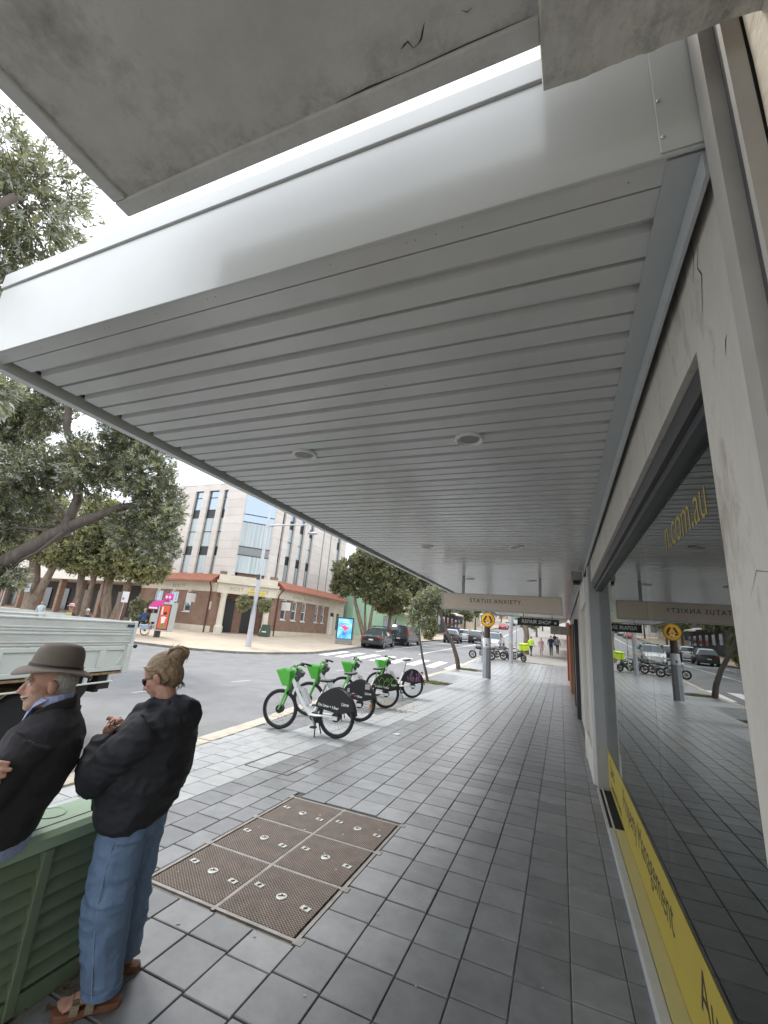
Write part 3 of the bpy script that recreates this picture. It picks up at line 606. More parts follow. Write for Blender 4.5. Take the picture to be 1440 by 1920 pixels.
# ================================================================ buildings across the road
def brickmat(name, c1, c2, mortar, sc=1.0, u='X'):
    m = bpy.data.materials.new(name); m.use_nodes = True; n = m.node_tree.nodes; l = m.node_tree.links; b = n['Principled BSDF']; b.inputs['Roughness'].default_value = .9
    g = n.new('ShaderNodeNewGeometry'); sp = n.new('ShaderNodeSeparateXYZ'); l.new(g.outputs['Position'], sp.inputs[0]); cb = n.new('ShaderNodeCombineXYZ')
    ad = n.new('ShaderNodeMath'); ad.operation = 'ADD'; l.new(sp.outputs[0], ad.inputs[0]); l.new(sp.outputs[1], ad.inputs[1]); l.new(ad.outputs[0], cb.inputs[0]); l.new(sp.outputs[2], cb.inputs[1])
    t = n.new('ShaderNodeTexBrick'); l.new(cb.outputs[0], t.inputs[0]); t.inputs['Scale'].default_value = 1.0; t.inputs['Brick Width'].default_value = .24*sc; t.inputs['Row Height'].default_value = .086*sc; t.inputs['Mortar Size'].default_value = .008*sc; t.inputs['Bias'].default_value = 0
    t.inputs['Color1'].default_value = (*c1, 1); t.inputs['Color2'].default_value = (*c2, 1); t.inputs['Mortar'].default_value = (*mortar, 1)
    nz_ = n.new('ShaderNodeTexNoise'); nz_.inputs['Scale'].default_value = 1.7; nz_.inputs['Detail'].default_value = 6; l.new(g.outputs['Position'], nz_.inputs[0])
    mr = n.new('ShaderNodeMapRange'); mr.inputs[3].default_value = .65; mr.inputs[4].default_value = 1.35; l.new(nz_.outputs[0], mr.inputs[0])
    mu = n.new('ShaderNodeVectorMath'); mu.operation = 'SCALE'; l.new(t.outputs[0], mu.inputs[0]); l.new(mr.outputs[0], mu.inputs['Scale']); l.new(mu.outputs[0], b.inputs['Base Color'])
    bp = n.new('ShaderNodeBump'); bp.inputs['Strength'].default_value = .6; bp.inputs['Distance'].default_value = .01; l.new(t.outputs['Fac'], bp.inputs['Height']); bp.invert = True; l.new(bp.outputs[0], b.inputs['Normal'])
    return m
m_brick = brickmat('brown_brick', (.20, .105, .07), (.27, .15, .10), (.34, .30, .25))
m_trimc = mat('cream_trim', (.60, .55, .46), .8, var=.1, scale=1, dirt=.3, dscale=1.5, dcol=(.35, .3, .24))
m_clad = mat('pale_stone_cladding', (.60, .55, .51), .6, var=.08, scale=.8, rnd=.05, dirt=.15, dscale=.8, dcol=(.4, .36, .34))
m_roof = mat('terracotta_roof', (.33, .125, .075), .8, var=.35, scale=5, bump=.8, bscale=9)
m_gl = mat('blue_glass', (.26, .33, .42), .04, .75, var=0, spec=1.0, coat=1.0)
m_sash = mat('white_sash', (.70, .69, .66), .6, var=.04)
m_curt = mat('net_curtain', (.50, .53, .53), .9, var=.22, scale=9, stretch=(6, 6, .05))
m_mull = mat('black_mullion', (.015, .016, .018), .4, var=0)
m_bpipe = mat('brown_downpipe', (.10, .03, .028), .5, var=.1)

def wallplane(M, w, h, holes, depth=.25):
    """front face quads around holes + reveals; M maps (u,v,n)"""
    b = MB(); us = sorted({0, w, *[q for hh in holes for q in hh[:2]]}); vs_ = sorted({0, h, *[q for hh in holes for q in hh[2:]]})
    P = lambda u, v, d=0: M @ Vector((u, v, d))
    for u0, u1 in zip(us[:-1], us[1:]):
        for v0, v1 in zip(vs_[:-1], vs_[1:]):
            uc, vc = (u0+u1)/2, (v0+v1)/2
            if any(a < uc < c and d < vc < e for a, c, d, e in holes): continue
            b.quad(P(u0, v0), P(u1, v0), P(u1, v1), P(u0, v1))
    for a, c, d, e in holes:
        for p, q in (((a, d), (a, e)), ((c, e), (c, d)), ((a, e), (c, e)), ((c, d), (a, d))):
            b.quad(P(*p), P(*q), P(*q, -depth), P(*p, -depth))
    return b
def sash(t, M, u0, u1, v0, v1, d=-.12, bars=2):
    """window: frame (child), pane and glazing bars (sub-parts)"""
    f = MB(); w = .09
    def bx(a, c, e, g, d0, d1, B):
        vs = [M @ Vector((x, y, z)) for z in (d0, d1) for y in (e, g) for x in (a, c)]
        B.add(vs, [(0, 2, 3, 1), (4, 5, 7, 6), (0, 1, 5, 4), (2, 6, 7, 3), (0, 4, 6, 2), (1, 3, 7, 5)])
    bx(u0, u1, v0, v0+w, d-.02, d+.05, f); bx(u0, u1, v1-w, v1, d-.02, d+.05, f); bx(u0, u0+w, v0+w, v1-w, d-.02, d+.05, f); bx(u1-w, u1, v0+w, v1-w, d-.02, d+.05, f); bx(u0+w, u1-w, (v0+v1)/2-.04, (v0+v1)/2+.04, d-.01, d+.06, f)
    bx(u0-.05, u1+.05, v0-.08, v0-.002, d-.02, .06, f)
    F = rel(f.build('window', m_sash, t), t)
    p = MB(); p.quad(*[M @ Vector(q) for q in ((u0+w, v0+w, d), (u1-w, v0+w, d), (u1-w, v1-w, d), (u0+w, v1-w, d))]); o = p.build('pane', m_gl, F)
    p = MB()
    for i in range(bars): uu = u0+(u1-u0)*(i+1)/(bars+1); bx(uu-.015, uu+.015, (v0+v1)/2+.041, v1-w, d+.001, d+.02, p)
    o = p.build('glazing_bar', m_sash, F)
    bx(u0, u0, v0, v0, 0, 0, MB()); return F

po = thing('post_office', 'old brown brick post office with red tiled eaves and pale upper storeys', 'building', (-26, 30, .6))
G0 = .25
YL, XR = 28.6, -23.5
CA, CB = (-27.0, YL), (XR, 32.1)                      # cut corner
ML = face((-36, YL, 0), (1, 0, 0), (0, 0, 1))           # left facade: u = X+36
MR = face((XR, 32.1, 0), (0, 1, 0), (0, 0, 1))          # right facade: u = Y-32.1
cd = Vector((CB[0]-CA[0], CB[1]-CA[1], 0)).normalized(); CL = math.dist(CA, CB)
MC = face((CA[0], CA[1], 0), cd, (0, 0, 1))
def pop(mb, name, m, **k): return rel(mb.build(name, m, po, **k), po)
wl_ = [(1.9, 2.85, 2.15, 3.85), (3.65, 4.75, 2.15, 3.85), (5.6, 6.4, 2.15, 3.85)]
wr_ = [(1.15, 1.95, 2.15, 3.9), (2.8, 3.65, 2.15, 3.9), (4.5, 5.3, 2.15, 3.9), (7.1, 7.75, 2.2, 3.9), (8.4, 9.05, 2.2, 3.9)]
pop(wallplane(ML, 9.0, 3.95, wl_), 'wall', m_brick); pop(wallplane(MR, 9.9, 3.95, wr_), 'wall', m_brick)
b = wallplane(face((XR+.01, 42.0, 0), (0, 1, 0), (0, 0, 1)), 3.6, 4.75, [(.5, 1.3, .5, 3.4), (1.9, 2.6, 1.6, 3.4)]); pop(b, 'wall', m_trimc)
b = MB(); b.box(XR-.1, XR-.05, 42.5, 43.3, .5, 3.0); b.box(XR-.1, XR-.06, 42.5, 43.3, 3.0, 3.4, 1); pop(b, 'side_door', [m_sash, m_mull])
b = MB(); b.box(XR-.12, XR-.08, 43.9, 44.6, 1.6, 3.4); pop(b, 'window', m_gl)
def band(M, w, v0, v1, pr):
    b = MB(); vs = [M @ Vector((x, y, z)) for z in (.001, pr) for y in (v0, v1) for x in (-.0, w)]
    b.add(vs, [(0, 2, 3, 1), (4, 5, 7, 6), (0, 1, 5, 4), (2, 6, 7, 3), (0, 4, 6, 2), (1, 3, 7, 5)]); return b
for M_, w in ((ML, 9.0), (MR, 9.9)):
    pop(band(M_, w, .2, 1.12, .07), 'plinth', m_trimc); pop(band(M_, w, 3.951, 4.72, .04), 'frieze', m_trimc)
for hh in wl_: sash(po, ML, *hh)
for hh in wr_: sash(po, MR, *hh)
for M_, hs in ((ML, wl_), (MR, wr_)):
    for a, c, d, e in hs:
        b = band(M_ @ Matrix.Translation(((a+c)/2-.16, 0, 0)), .32, e-.02, e+.24, .055); pop(b, 'keystone', m_trimc)
# cut corner with the recessed entrance: portico columns, entablature, dark doorway
b = wallplane(MC, CL, 5.75, [(.85, CL-.85, .3, 3.95)], 1.4); pop(b, 'corner_wall', m_brick)
b = MB(); b.quad(*[MC @ Vector(p) for p in ((.85, .3, -1.4), (CL-.85, .3, -1.4), (CL-.85, 3.95, -1.4), (.85, 3.95, -1.4))]); pop(b, 'porch_back', m_brick)
for a, c in ((.95, 1.75), (2.45, 3.7)): b = band(MC @ Matrix.Translation((a, 0, -1.39)), c-a, .6, 3.5, .06); pop(b, 'entrance_door', m_mull)
for u in (.62, CL-.62):
    p = MC @ Vector((u, 0, .22)); c = MB(); c.lathe([(.36, .55), (.36, 1.15), (.30, 1.2), (.265, 1.3), (.235, 3.6), (.27, 3.7), (.31, 3.9)], Matrix.Translation((p.x, p.y, 0)), n=20); pop(c, 'column', m_trimc, smooth=40)
def cband(v0, v1, pr, ext=0.0): return band(MC @ Matrix.Translation((-ext, 0, 0)), CL+2*ext, v0, v1, pr)
pop(cband(3.90, 4.72, .46), 'entablature', m_trimc); pop(cband(4.721, 4.93, .70, .12), 'cornice', m_trimc); pop(cband(4.931, 5.45, .34), 'parapet', m_trimc); pop(cband(.2, .62, .6), 'step', m_trimc)
rel(text('building_lettering', 'POST', .42, MC @ Matrix.Translation((1.55, 4.28, .462)), mat('sunk_letters', (.26, .22, .18), .9), po, spacing=1.2), po)
rel(text('building_lettering', 'OFFICE', .42, MC @ Matrix.Translation((3.45, 4.28, .462)), mat('sunk_letters', (.26, .22, .18), .9), po, spacing=1.2), po)
rel(text('building_lettering', '· BEACH ·', .42, ML @ Matrix.Translation((4.6, 4.3, .042)), mat('sunk_letters', (.26, .22, .18), .9), po, spacing=1.2), po)
rel(text('building_lettering', '· BONDI · BEACH ·', .42, MR @ Matrix.Translation((4.4, 4.3, .042)), mat('sunk_letters', (.26, .22, .18), .9), po, spacing=1.2), po)
b = cband(3.98, 4.32, .49); b = band(MC @ Matrix.Translation((2.45, 0, .49)), 1.5, 4.0, 4.32, .03); pop(b, 'yellow_banner', mat('yellow_banner', (.75, .62, .04), .6))
rel(text('banner_lettering', 'V.ASSIST.NET.TV', .2, MC @ Matrix.Translation((3.2, 4.16, .523)), m_ink, po), po)
# eaves: skirt roofs of terracotta tiles
def skirt(M, w, v0, v1, out, x0=0):
    b = MB(); b.quad(*[M @ Vector(p) for p in ((x0-.1, v0, out), (w+.1, v0, out), (w+.1, v1, -.5), (x0-.1, v1, -.5))])
    b.quad(*[M @ Vector(p) for p in ((x0-.1, v0-.13, out), (w+.1, v0-.13, out), (w+.1, v0, out), (x0-.1, v0, out))], 1)
    b.quad(*[M @ Vector(p) for p in ((x0-.1, v0-.12, 0), (w+.1, v0-.12, 0), (w+.1, v0-.13, out), (x0-.1, v0-.13, out))], 2)
    b.quad(*[M @ Vector(p) for p in ((w+.1, v0-.13, 0), (w+.1, v0-.13, out), (w+.1, v0, out), (w+.1, v1, -.5))][::-1], 1)
    b.quad(*[M @ Vector(p) for p in ((x0-.1, v0-.13, 0), (x0-.1, v0-.13, out), (x0-.1, v0, out), (x0-.1, v1, -.5))], 1)
    return b
m_gut = mat('red_gutter', (.30, .10, .07), .5, var=.1)
for M_, w, x0 in ((ML, 8.6, -.5), (MR, 13.2, .6)): pop(skirt(M_, w, 4.86, 5.56, .55, x0), 'roof', [m_roof, m_gut, m_trimc])
for M_, u in ((ML, 8.45), (MR, .35)):
    b = MB(); b.tube([M_ @ Vector(p) for p in ((u+.1, 4.75, .5), (u+.05, 4.5, .3), (u, 4.2, .12), (u, .5, .1))], .06, 8); pop(b, 'downpipe', m_bpipe, smooth=50)
b = band(ML @ Matrix.Translation((8.52, 0, 0)), .16, 2.45, 3.1, .06); pop(b, 'wall_vent', m_trimc)
b = MB(); b.bar(ML @ Vector((6.9, 3.72, 0)), ML @ Vector((6.9, 3.72, 1.0)), .06, mi=0); pop(b, 'sign_bracket', m_mull)
b = MB(); b.bar(MR @ Vector((.95, 3.72, 0)), MR @ Vector((.95, 3.72, 1.1)), .06, mi=0); pop(b, 'sign_bracket', m_mull)
for M_, u in ((ML, 6.9), (MR, .95)):
    b = MB(); q = [M_ @ Vector((u, v, d)) for v, d in ((2.95, .12), (2.95, 1.05), (3.68, 1.05), (3.68, .12))]; n_ = (M_.to_3x3() @ Vector((1, 0, 0)))*.02
    b.add([p-n_ for p in q]+[p+n_ for p in q], [(0, 1, 2, 3), (7, 6, 5, 4), (0, 4, 5, 1), (1, 5, 6, 2), (2, 6, 7, 3), (3, 7, 4, 0)]); pop(b, 'flag_sign', m_sash)
# upper storeys
UL, UR_, UZ0, UZ1 = 29.0, -24.0, 5.45, 13.95
MU = face((-38, UL, 0), (1, 0, 0), (0, 0, 1)); MV = face((UR_, 31.1, 0), (0, 1, 0), (0, 0, 1))
gl_l = [(.9, 1.75), (2.75, 3.65), (5.8, 6.8), (7.5, 8.7), (9.3, 9.8)]; gl_r = [(1.1, 1.5), (2.3, 3.2), (4.1, 5.0), (5.9, 6.75), (8.75, 8.95), (10.4, 10.6), (12.0, 12.9)]
SP = [(5.45, 7.25, 0), (7.25, 8.0, 1), (8.0, 9.4, 0), (9.4, 10.75, 0), (10.75, 11.5, 1), (11.5, 12.7, 0), (12.7, 13.35, 0)]
def upper(M, w, slots):
    us = [0]+[q for s in slots for q in s]+[w]
    for i in range(0, len(us), 2):                     # piers of cladding panels
        v = UZ0
        while v < UZ1-.05:
            h = min(.77, UZ1-v); bb = MB(); vs = [M @ Vector((x, y, z)) for z in (-.3, .0) for y in (v+.006, v+h-.006) for x in (us[i]+.004, us[i+1]-.004)]
            bb.add(vs, [(0, 2, 3, 1), (4, 5, 7, 6), (0, 1, 5, 4), (2, 6, 7, 3), (0, 4, 6, 2), (1, 3, 7, 5)]); pop(bb, 'cladding_panel', m_clad); v += h
    for a, c in slots:
        bb = MB(); vs = [M @ Vector((x, y, z)) for z in (-.3, -.01) for y in (13.36, UZ1-.004) for x in (a-.003, c+.003)]; bb.add(vs, [(0, 2, 3, 1), (4, 5, 7, 6), (0, 1, 5, 4), (2, 6, 7, 3), (0, 4, 6, 2), (1, 3, 7, 5)]); pop(bb, 'cladding_panel', m_clad)
        F = None
        fr_ = MB()
        for v0, v1, k in SP: fr_.quad(*[M @ Vector(p) for p in ((a, v1-.05, -.20), (c, v1-.05, -.20), (c, v1+.03, -.20), (a, v1+.03, -.20))])
        for x in (a, c-.05): fr_.quad(*[M @ Vector(p) for p in ((x, UZ0, -.2), (x+.05, UZ0, -.2), (x+.05, 13.35, -.2), (x, 13.35, -.2))])
        F = pop(fr_, 'window', m_mull)
        for v0, v1, k in SP:
            p = MB().quad(*[M @ Vector(q) for q in ((a, v0, -.22), (c, v0, -.22), (c, v1, -.22), (a, v1, -.22))]).build('spandrel' if k else 'pane', m_mull if k else (m_gl if v0 > 10 else m_curtgl), F)
m_curtgl = mat('glass_over_curtain', (.30, .36, .37), .12, var=.35, scale=1.3, stretch=(4, 4, .1), spec=.8, coat=1.0)
upper(MU, 12.0, gl_l); upper(MV, 14.4, gl_r)
MG = face((-26.0, UL, 0), (2.0, 2.1, 0), (0, 0, 1)); GW = math.dist((-26.0, UL), (UR_, 31.1))
# corner glass bay
fr_ = MB(); GS = [(5.75, 7.3, 1), (7.3, 8.05, 2), (8.05, 10.3, 1), (10.3, 11.0, 0), (11.0, 13.3, 0), (13.3, 13.95, 2)]
for v0, v1, k in GS: fr_.quad(*[MG @ Vector(p) for p in ((0, v1-.04, -.10), (GW, v1-.04, -.10), (GW, v1+.04, -.10), (0, v1+.04, -.10))])
F = pop(fr_, 'corner_window', m_mull)
for v0, v1, k in GS:
    p = MB().quad(*[MG @ Vector(q) for q in ((0, v0, -.12), (GW, v0, -.12), (GW, v1, -.12), (0, v1, -.12))]).build('spandrel' if k == 2 else 'pane', [m_gl, m_curtgl, mat('grey_spandrel', (.16, .17, .17), .2, var=.05, spec=.8)][k], F)
b = MB(); b.box(-38, -26.0, UL+.3, 46, UZ0-.6, UZ1-.01); b.box(-25.99, UR_-.3, 31.4, 45.5, UZ0-.6, UZ1-.01); pop(b, 'core_wall', m_mull)
b = MB(); b.prism([(-38, UL+.02), (-26.0, UL+.02), (UR_-.02, 31.12), (UR_-.02, 45.5), (-38, 45.5)], Matrix.Translation((0, 0, UZ1)), .12); pop(b, 'roof_slab', m_clad)
b = MB(); b.box(-38, XR-.4, 32.5, 45.5, 0, 5.4); pop(b, 'core_wall', m_mull)

# arcade building to the left of the post office, behind the trees
ar = thing('arcade_building', 'white fascia arcade with brick pillars and dark openings behind the trees', 'building', (-46, 29, .9))
def arp(mb, name, m, **k): return rel(mb.build(name, m, ar, **k), ar)
m_wf = mat('white_fascia', (.62, .58, .53), .7, var=.1, scale=1)
b = MB(); b.box(-75, -36.1, 27.2, 30, 4.3, 5.05); arp(b, 'fascia', m_wf)
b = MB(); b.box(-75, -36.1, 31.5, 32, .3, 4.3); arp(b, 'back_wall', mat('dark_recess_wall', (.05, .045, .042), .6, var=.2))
b = MB(); b.box(-75, -36.1, 30, 45, 4.31, 12.5); arp(b, 'upper_wall', m_clad)
for i in range(12): b = MB(); b.box(-37.1-i*3.1, -36.72-i*3.1, 27.6, 28.1, .3, 4.299); arp(b, 'brick_pillar', m_brick)
for i in range(11): b = MB(); b.box(-39.6-i*3.1, -38.2-i*3.1, 31.38, 31.45, .9, 3.6); arp(b, 'shop_window', m_gla)
for i in range(8):
    for z in (6, 8.6): b = MB(); b.box(-40.5-i*4, -38.8-i*4, 29.9, 29.99, z, z+1.7); arp(b, 'upper_window', m_gl)

# mint green building beyond the post office
mg = thing('mint_building', 'pale mint green rendered building behind the parked van', 'building', (-23, 48, 1.2))
def mgp(mb, name, m, **k): return rel(mb.build(name, m, mg, **k), mg)
m_mint = mat('mint_render', (.36, .56, .40), .8, var=.06, scale=.7)
b = MB(); b.box(-36, -22.6, 46.2, 74, .6, 8.6); mgp(b, 'wall', m_mint)
for y in (56, 60, 66): b = MB(); b.box(-22.62, -22.55, y, y+1.6, 1.9, 4.0); mgp(b, 'window', m_gl)
b = MB(); b.box(-23.5, -20.6, 57, 73, 4.5, 4.75); mgp(b, 'awning', m_sash)
b = MB(); b.box(-22.62, -22.56, 68.2, 69.6, 1.2, 3.6); mgp(b, 'door', m_mull)

def block(name, label, x0, x1, y0, y1, h, m, rows=2, awn=None, face_x=None):
    zb = min(gz(x0, y0), gz(x1, y0))-.6; t = thing(name, label, 'building', ((x0+x1)/2, y0, zb))
    b = MB(); b.box(x0, x1, y0, y1, zb, zb+h); rel(b.build('wall', m, t), t)
    b = MB(); b.box(x0-.2, x1+.2, y0-.2, y1+.2, zb+h+.001, zb+h+.3); rel(b.build('roof', m_grw, t), t)
    fx = face_x if face_x is not None else x1
    s = 1 if fx == x1 else -1
    for r in range(rows):
        yv = y0+1.2
        while yv < y1-1.6:
            b = MB(); zz = zb+1.6+prof((y0+y1)/2)-prof(y0)+r*3.1; b.box(fx-.03, fx+.03*s+.001, yv, yv+1.5, zz, zz+1.6); rel(b.build('window', m_gl, t), t); yv += 3.4
    for r in range(rows):
        xv = x0+1.0
        while xv < x1-1.6:
            zz = zb+1.6+r*3.1; b = MB(); b.box(xv, xv+1.4, y0-.03, y0+.02, zz, zz+1.6); rel(b.build('window', m_gl, t), t); xv += 3.2
    if awn:
        b = MB(); zz = prof((y0+y1)/2); b.add([(fx, y0+.3, zz+3.5), (fx+awn*s, y0+.3, zz+3.0), (fx+awn*s, y1-.3, zz+3.0+(prof(y1)-prof(y0))*.5), (fx, y1-.3, zz+3.5+(prof(y1)-prof(y0))*.5), (fx+awn*s, y0+.3, zz+2.75), (fx+awn*s, y1-.3, zz+2.75+(prof(y1)-prof(y0))*.5)], [(0, 1, 2, 3), (1, 4, 5, 2), (0, 3, 5, 4)]); rel(b.build('awning', m_wf, t), t)
    return t
m_far1 = mat('far_white', (.62, .60, .57), .8, var=.08, scale=.4); m_far2 = mat('far_charcoal', (.06, .06, .065), .7, var=.1); m_far3 = mat('far_brick', (.26, .14, .10), .9, var=.15, scale=1); m_far4 = mat('far_sand', (.48, .40, .30), .9, var=.1, scale=.5)
block('charcoal_shop', 'dark shop with pale grey street awning far along the left side', -34, -20.5, 76, 96, 6.5, m_far2, 1, 3.4)
block('sand_house', 'sand coloured block beyond the dark shop on the left', -36, -20, 100, 120, 8, m_far4, 2)
block('white_flats', 'white block of flats up the hill on the left', -38, -19, 126, 150, 10, m_far1, 3)
block('brick_house', 'brick house up the hill on the left', -36, -20, 156, 180, 9, m_far3, 2)
block('white_corner_shops', 'white far shops on the right beyond the red front', .9, 14, 38, 62, 6.6, m_far1, 1, 2.6, .9)
block('brick_shops', 'brick far shops on the right up the hill', 1.2, 14, 66, 92, 7, m_far3, 2, 2.4, 1.2)
block('sand_flats', 'sand coloured flats on the right up the hill', 1.4, 16, 97, 130, 9, m_far4, 2, None, 1.4)
block('grey_house', 'grey house closing the street at the top of the hill', -14, 6, 205, 220, 9, m_grw, 2)
block('cream_house', 'cream house closing the street beside the grey one', -30, -16, 200, 216, 8, m_far1, 2)
# ================================================================ trees
def leafmat(name, col, tr=.42):
    col = tuple(min(.6, c*1.22) for c in col)
    m = bpy.data.materials.new(name); m.use_nodes = True; n = m.node_tree.nodes; l = m.node_tree.links; n.clear()
    o = n.new('ShaderNodeOutputMaterial'); b = n.new('ShaderNodeBsdfPrincipled'); t = n.new('ShaderNodeBsdfTranslucent'); mx_ = n.new('ShaderNodeMixShader'); mx_.inputs[0].default_value = tr
    g = n.new('ShaderNodeNewGeometry'); nz_ = n.new('ShaderNodeTexNoise'); nz_.inputs['Scale'].default_value = .9; l.new(g.outputs['Position'], nz_.inputs[0]); mr = n.new('ShaderNodeMapRange'); mr.inputs[1].default_value = .3; mr.inputs[2].default_value = .7; mr.inputs[3].default_value = .7; mr.inputs[4].default_value = 1.35; l.new(nz_.outputs[0], mr.inputs[0])
    rgb = n.new('ShaderNodeRGB'); rgb.outputs[0].default_value = (*col, 1); mu = n.new('ShaderNodeVectorMath'); mu.operation = 'SCALE'; l.new(rgb.outputs[0], mu.inputs[0]); l.new(mr.outputs[0], mu.inputs['Scale'])
    l.new(mu.outputs[0], b.inputs['Base Color']); l.new(mu.outputs[0], t.inputs[0]); b.inputs['Roughness'].default_value = .5
    l.new(b.outputs[0], mx_.inputs[1]); l.new(t.outputs[0], mx_.inputs[2]); l.new(mx_.outputs[0], o.inputs[0]); return m
L_dark = leafmat('leaf_dark', (.105, .115, .070)); L_mid = leafmat('leaf_mid', (.175, .188, .105)); L_lite = leafmat('leaf_light', (.31, .31, .15)); L_silv = leafmat('leaf_silver', (.42, .44, .38)); L_yel = leafmat('leaf_yellow', (.32, .29, .12))
m_bark = mat('grey_brown_bark', (.12, .10, .085), .95, var=.35, scale=5, bump=.9, bscale=14, stretch=(1, 1, .35))
m_paper = mat('papery_bark', (.22, .17, .13), .95, var=.45, scale=6, bump=1.0, bscale=12, stretch=(1, 1, .3))

def leaves(blobs, n, per, ll, lw, w=(.4, .35, .2, .05), mats=(L_dark, L_mid, L_lite, L_silv), seed=1, shell=.55, droop=0.0):
    """blobs (cx,cy,cz,rx,ry,rz); n twig tips with `per` leaves in a whorl each"""
    r = np.random.default_rng(seed); B = np.array(blobs, float); vol = B[:, 3]*B[:, 4]*B[:, 5]; vol = vol**.75
    k = r.choice(len(B), n, p=vol/vol.sum()); d = r.normal(size=(n, 3)); d /= np.linalg.norm(d, axis=1)[:, None]
    rad = (shell+(1-shell)*r.random(n)**.6)*(.86+.28*r.random(n)); c = B[k, :3]+d*rad[:, None]*B[k, 3:]
    # clumps: pull the tips toward random sub-centres so that gaps open up
    cen = c[r.choice(n, max(4, n//28))]; 
    j = r.integers(0, len(cen), n); 
    for s in range(0, n, 4000):
        e = min(n, s+4000); D = ((c[s:e, None, :]-cen[None, :, :])**2).sum(-1); j[s:e] = D.argmin(1)
    c = c+(cen[j]-c)*(.12+.2*r.random((n, 1)))
    outd = (c-B[k, :3])/B[k, 3:]; outd /= np.linalg.norm(outd, axis=1)[:, None]+1e-6
    ax = outd+r.normal(scale=.5, size=(n, 3))+np.array([0, 0, .25-droop]); ax /= np.linalg.norm(ax, axis=1)[:, None]
    N = n*per; C = np.repeat(c, per, 0); A = np.repeat(ax, per, 0)
    q = r.normal(size=(N, 3)); q -= A*(q*A).sum(1)[:, None]; q /= np.linalg.norm(q, axis=1)[:, None]
    spread = r.uniform(.35, 1.25, N)[:, None]; L = A*np.cos(spread)+q*np.sin(spread); L[:, 2] -= .12+droop*.5; L /= np.linalg.norm(L, axis=1)[:, None]
    S = np.cross(L, A); S /= np.linalg.norm(S, axis=1)[:, None]+1e-6
    base = C+A*(r.uniform(-.8, .8, N)*ll)[:, None]; ln = (ll*r.uniform(.6, 1.25, N))[:, None]; wd = (lw*r.uniform(.7, 1.2, N))[:, None]
    V = np.stack([base, base+L*ln*.5+S*wd*.5, base+L*ln, base+L*ln*.5-S*wd*.5], 1).reshape(-1, 3)
    F = np.arange(N*4).reshape(-1, 4); tone = r.choice(len(mats), n, p=np.array(w)/sum(w)); mi = np.repeat(tone, per)
    flip = r.random(N) < .25; mi = np.where(flip, r.choice(len(mats), N, p=np.array(w)/sum(w)), mi)
    return V, F, mi, c, mats
def bend(a, b, n=5, amp=.08, seed=0):
    r = random.Random(seed); a = Vector(a); b = Vector(b); L = (b-a).length
    return [a.lerp(b, i/n)+(Vector((r.uniform(-1, 1), r.uniform(-1, 1), r.uniform(-.5, .5)))*L*amp if 0 < i < n else Vector()) for i in range(n+1)]
def tree(name, label, base, trunks, blobs, n, per, ll, lw, bark, group=None, w=(.4, .35, .2, .05), mats=(L_dark, L_mid, L_lite, L_silv), seed=1, shell=.55, droop=0.0, limb=.05, nb=None, extra=None):
    t = thing(name, label, 'tree', base, 0, group); b = MB()
    for pts, r0, r1 in trunks:
        k = len(pts); b.tube(pts, [r0+(r1-r0)*i/(k-1) for i in range(k)], 10)
    rel(b.build('trunk', bark, t, smooth=60), t)
    V, F, mi, c, ms = leaves(blobs, n, per, ll, lw, w, mats, seed, shell, droop)
    o = rel(link('crown', npmesh('crown', V, F, list(ms), mi), t), t)
    lb = MB(); tips = [Vector(tr[0][-1]) for tr in trunks]; r = random.Random(seed)
    for i, bl in enumerate(blobs):
        s = min(tips, key=lambda q: (q-Vector(bl[:3])).length); p = bend(s, bl[:3], 4, .1, i+seed)
        if (Vector(bl[:3])-s).length > .1: lb.tube(p, [limb, limb*.8, limb*.65, limb*.5, limb*.35], 6)
        for q in range(6 if nb is None else nb):
            e = Vector(c[r.randrange(len(c))])
            e = Vector(bl[:3])+Vector((r.uniform(-1, 1)*bl[3], r.uniform(-1, 1)*bl[4], r.uniform(-.6, 1)*bl[5]))*.85
            lb.tube(bend(bl[:3], e, 4, .12, i*7+q), [limb*.4, limb*.3, limb*.22, limb*.16, limb*.08], 5)
    rel(lb.build('limbs', bark, t, smooth=60), t)
    if extra: extra(t, c)
    return t
def cones(t, c):                                   # banksia flower spikes
    r = random.Random(3); me = MB().lathe([(.01, -.07), (.035, -.06), (.04, .03), (.025, .07), (.005, .08)], n=8).mesh('flower_spike', mat('banksia_flower', (.42, .27, .06), .9, var=.3, scale=20), 60)
    for _ in range(26):
        p = c[r.randrange(len(c))]; o = link('flower_spike', me, t, loc=Vector(p)-t.location); o.rotation_euler = (r.uniform(-.5, .5), r.uniform(-.5, .5), 0); o.scale = (1.5, 1.5, 1.7)

# near banksia over the truck
tree('banksia_tree', 'near banksia with narrow silvery leaves above the truck at top left', (-9.2, -.6, 0),
     [([(-9.2, -.6, -.2), (-9.1, -.3, 1.8), (-8.9, .2, 3.6), (-8.8, .8, 5.0)], .24, .15), ([(-8.9, .2, 3.6), (-9.3, 1.0, 5.6), (-9.4, 1.8, 7.4)], .14, .08), ([(-8.8, .8, 5.0), (-8.2, 1.8, 6.6), (-7.9, 2.4, 8.0)], .12, .06)],
     [(-8.75, 2.75, 8.7, 1.25, 1.15, 1.25), (-9.6, 2.2, 7.6, 1.3, 1.2, 1.2), (-9.7, 1.2, 9.2, 1.5, 1.5, 1.2), (-9.2, 3.1, 6.6, .9, .9, 1.0), (-7.75, 2.72, 4.75, .75, .55, .50), (-7.9, 1.6, 5.0, .9, .8, .6), (-8.6, .4, 6.4, 1.4, 1.2, 1.1), (-6.95, 2.15, 3.15, .45, .4, .35)],
     5200, 12, .15, .030, m_bark, w=(.22, .38, .15, .25), seed=5, shell=.3, droop=.25, limb=.045, extra=None)
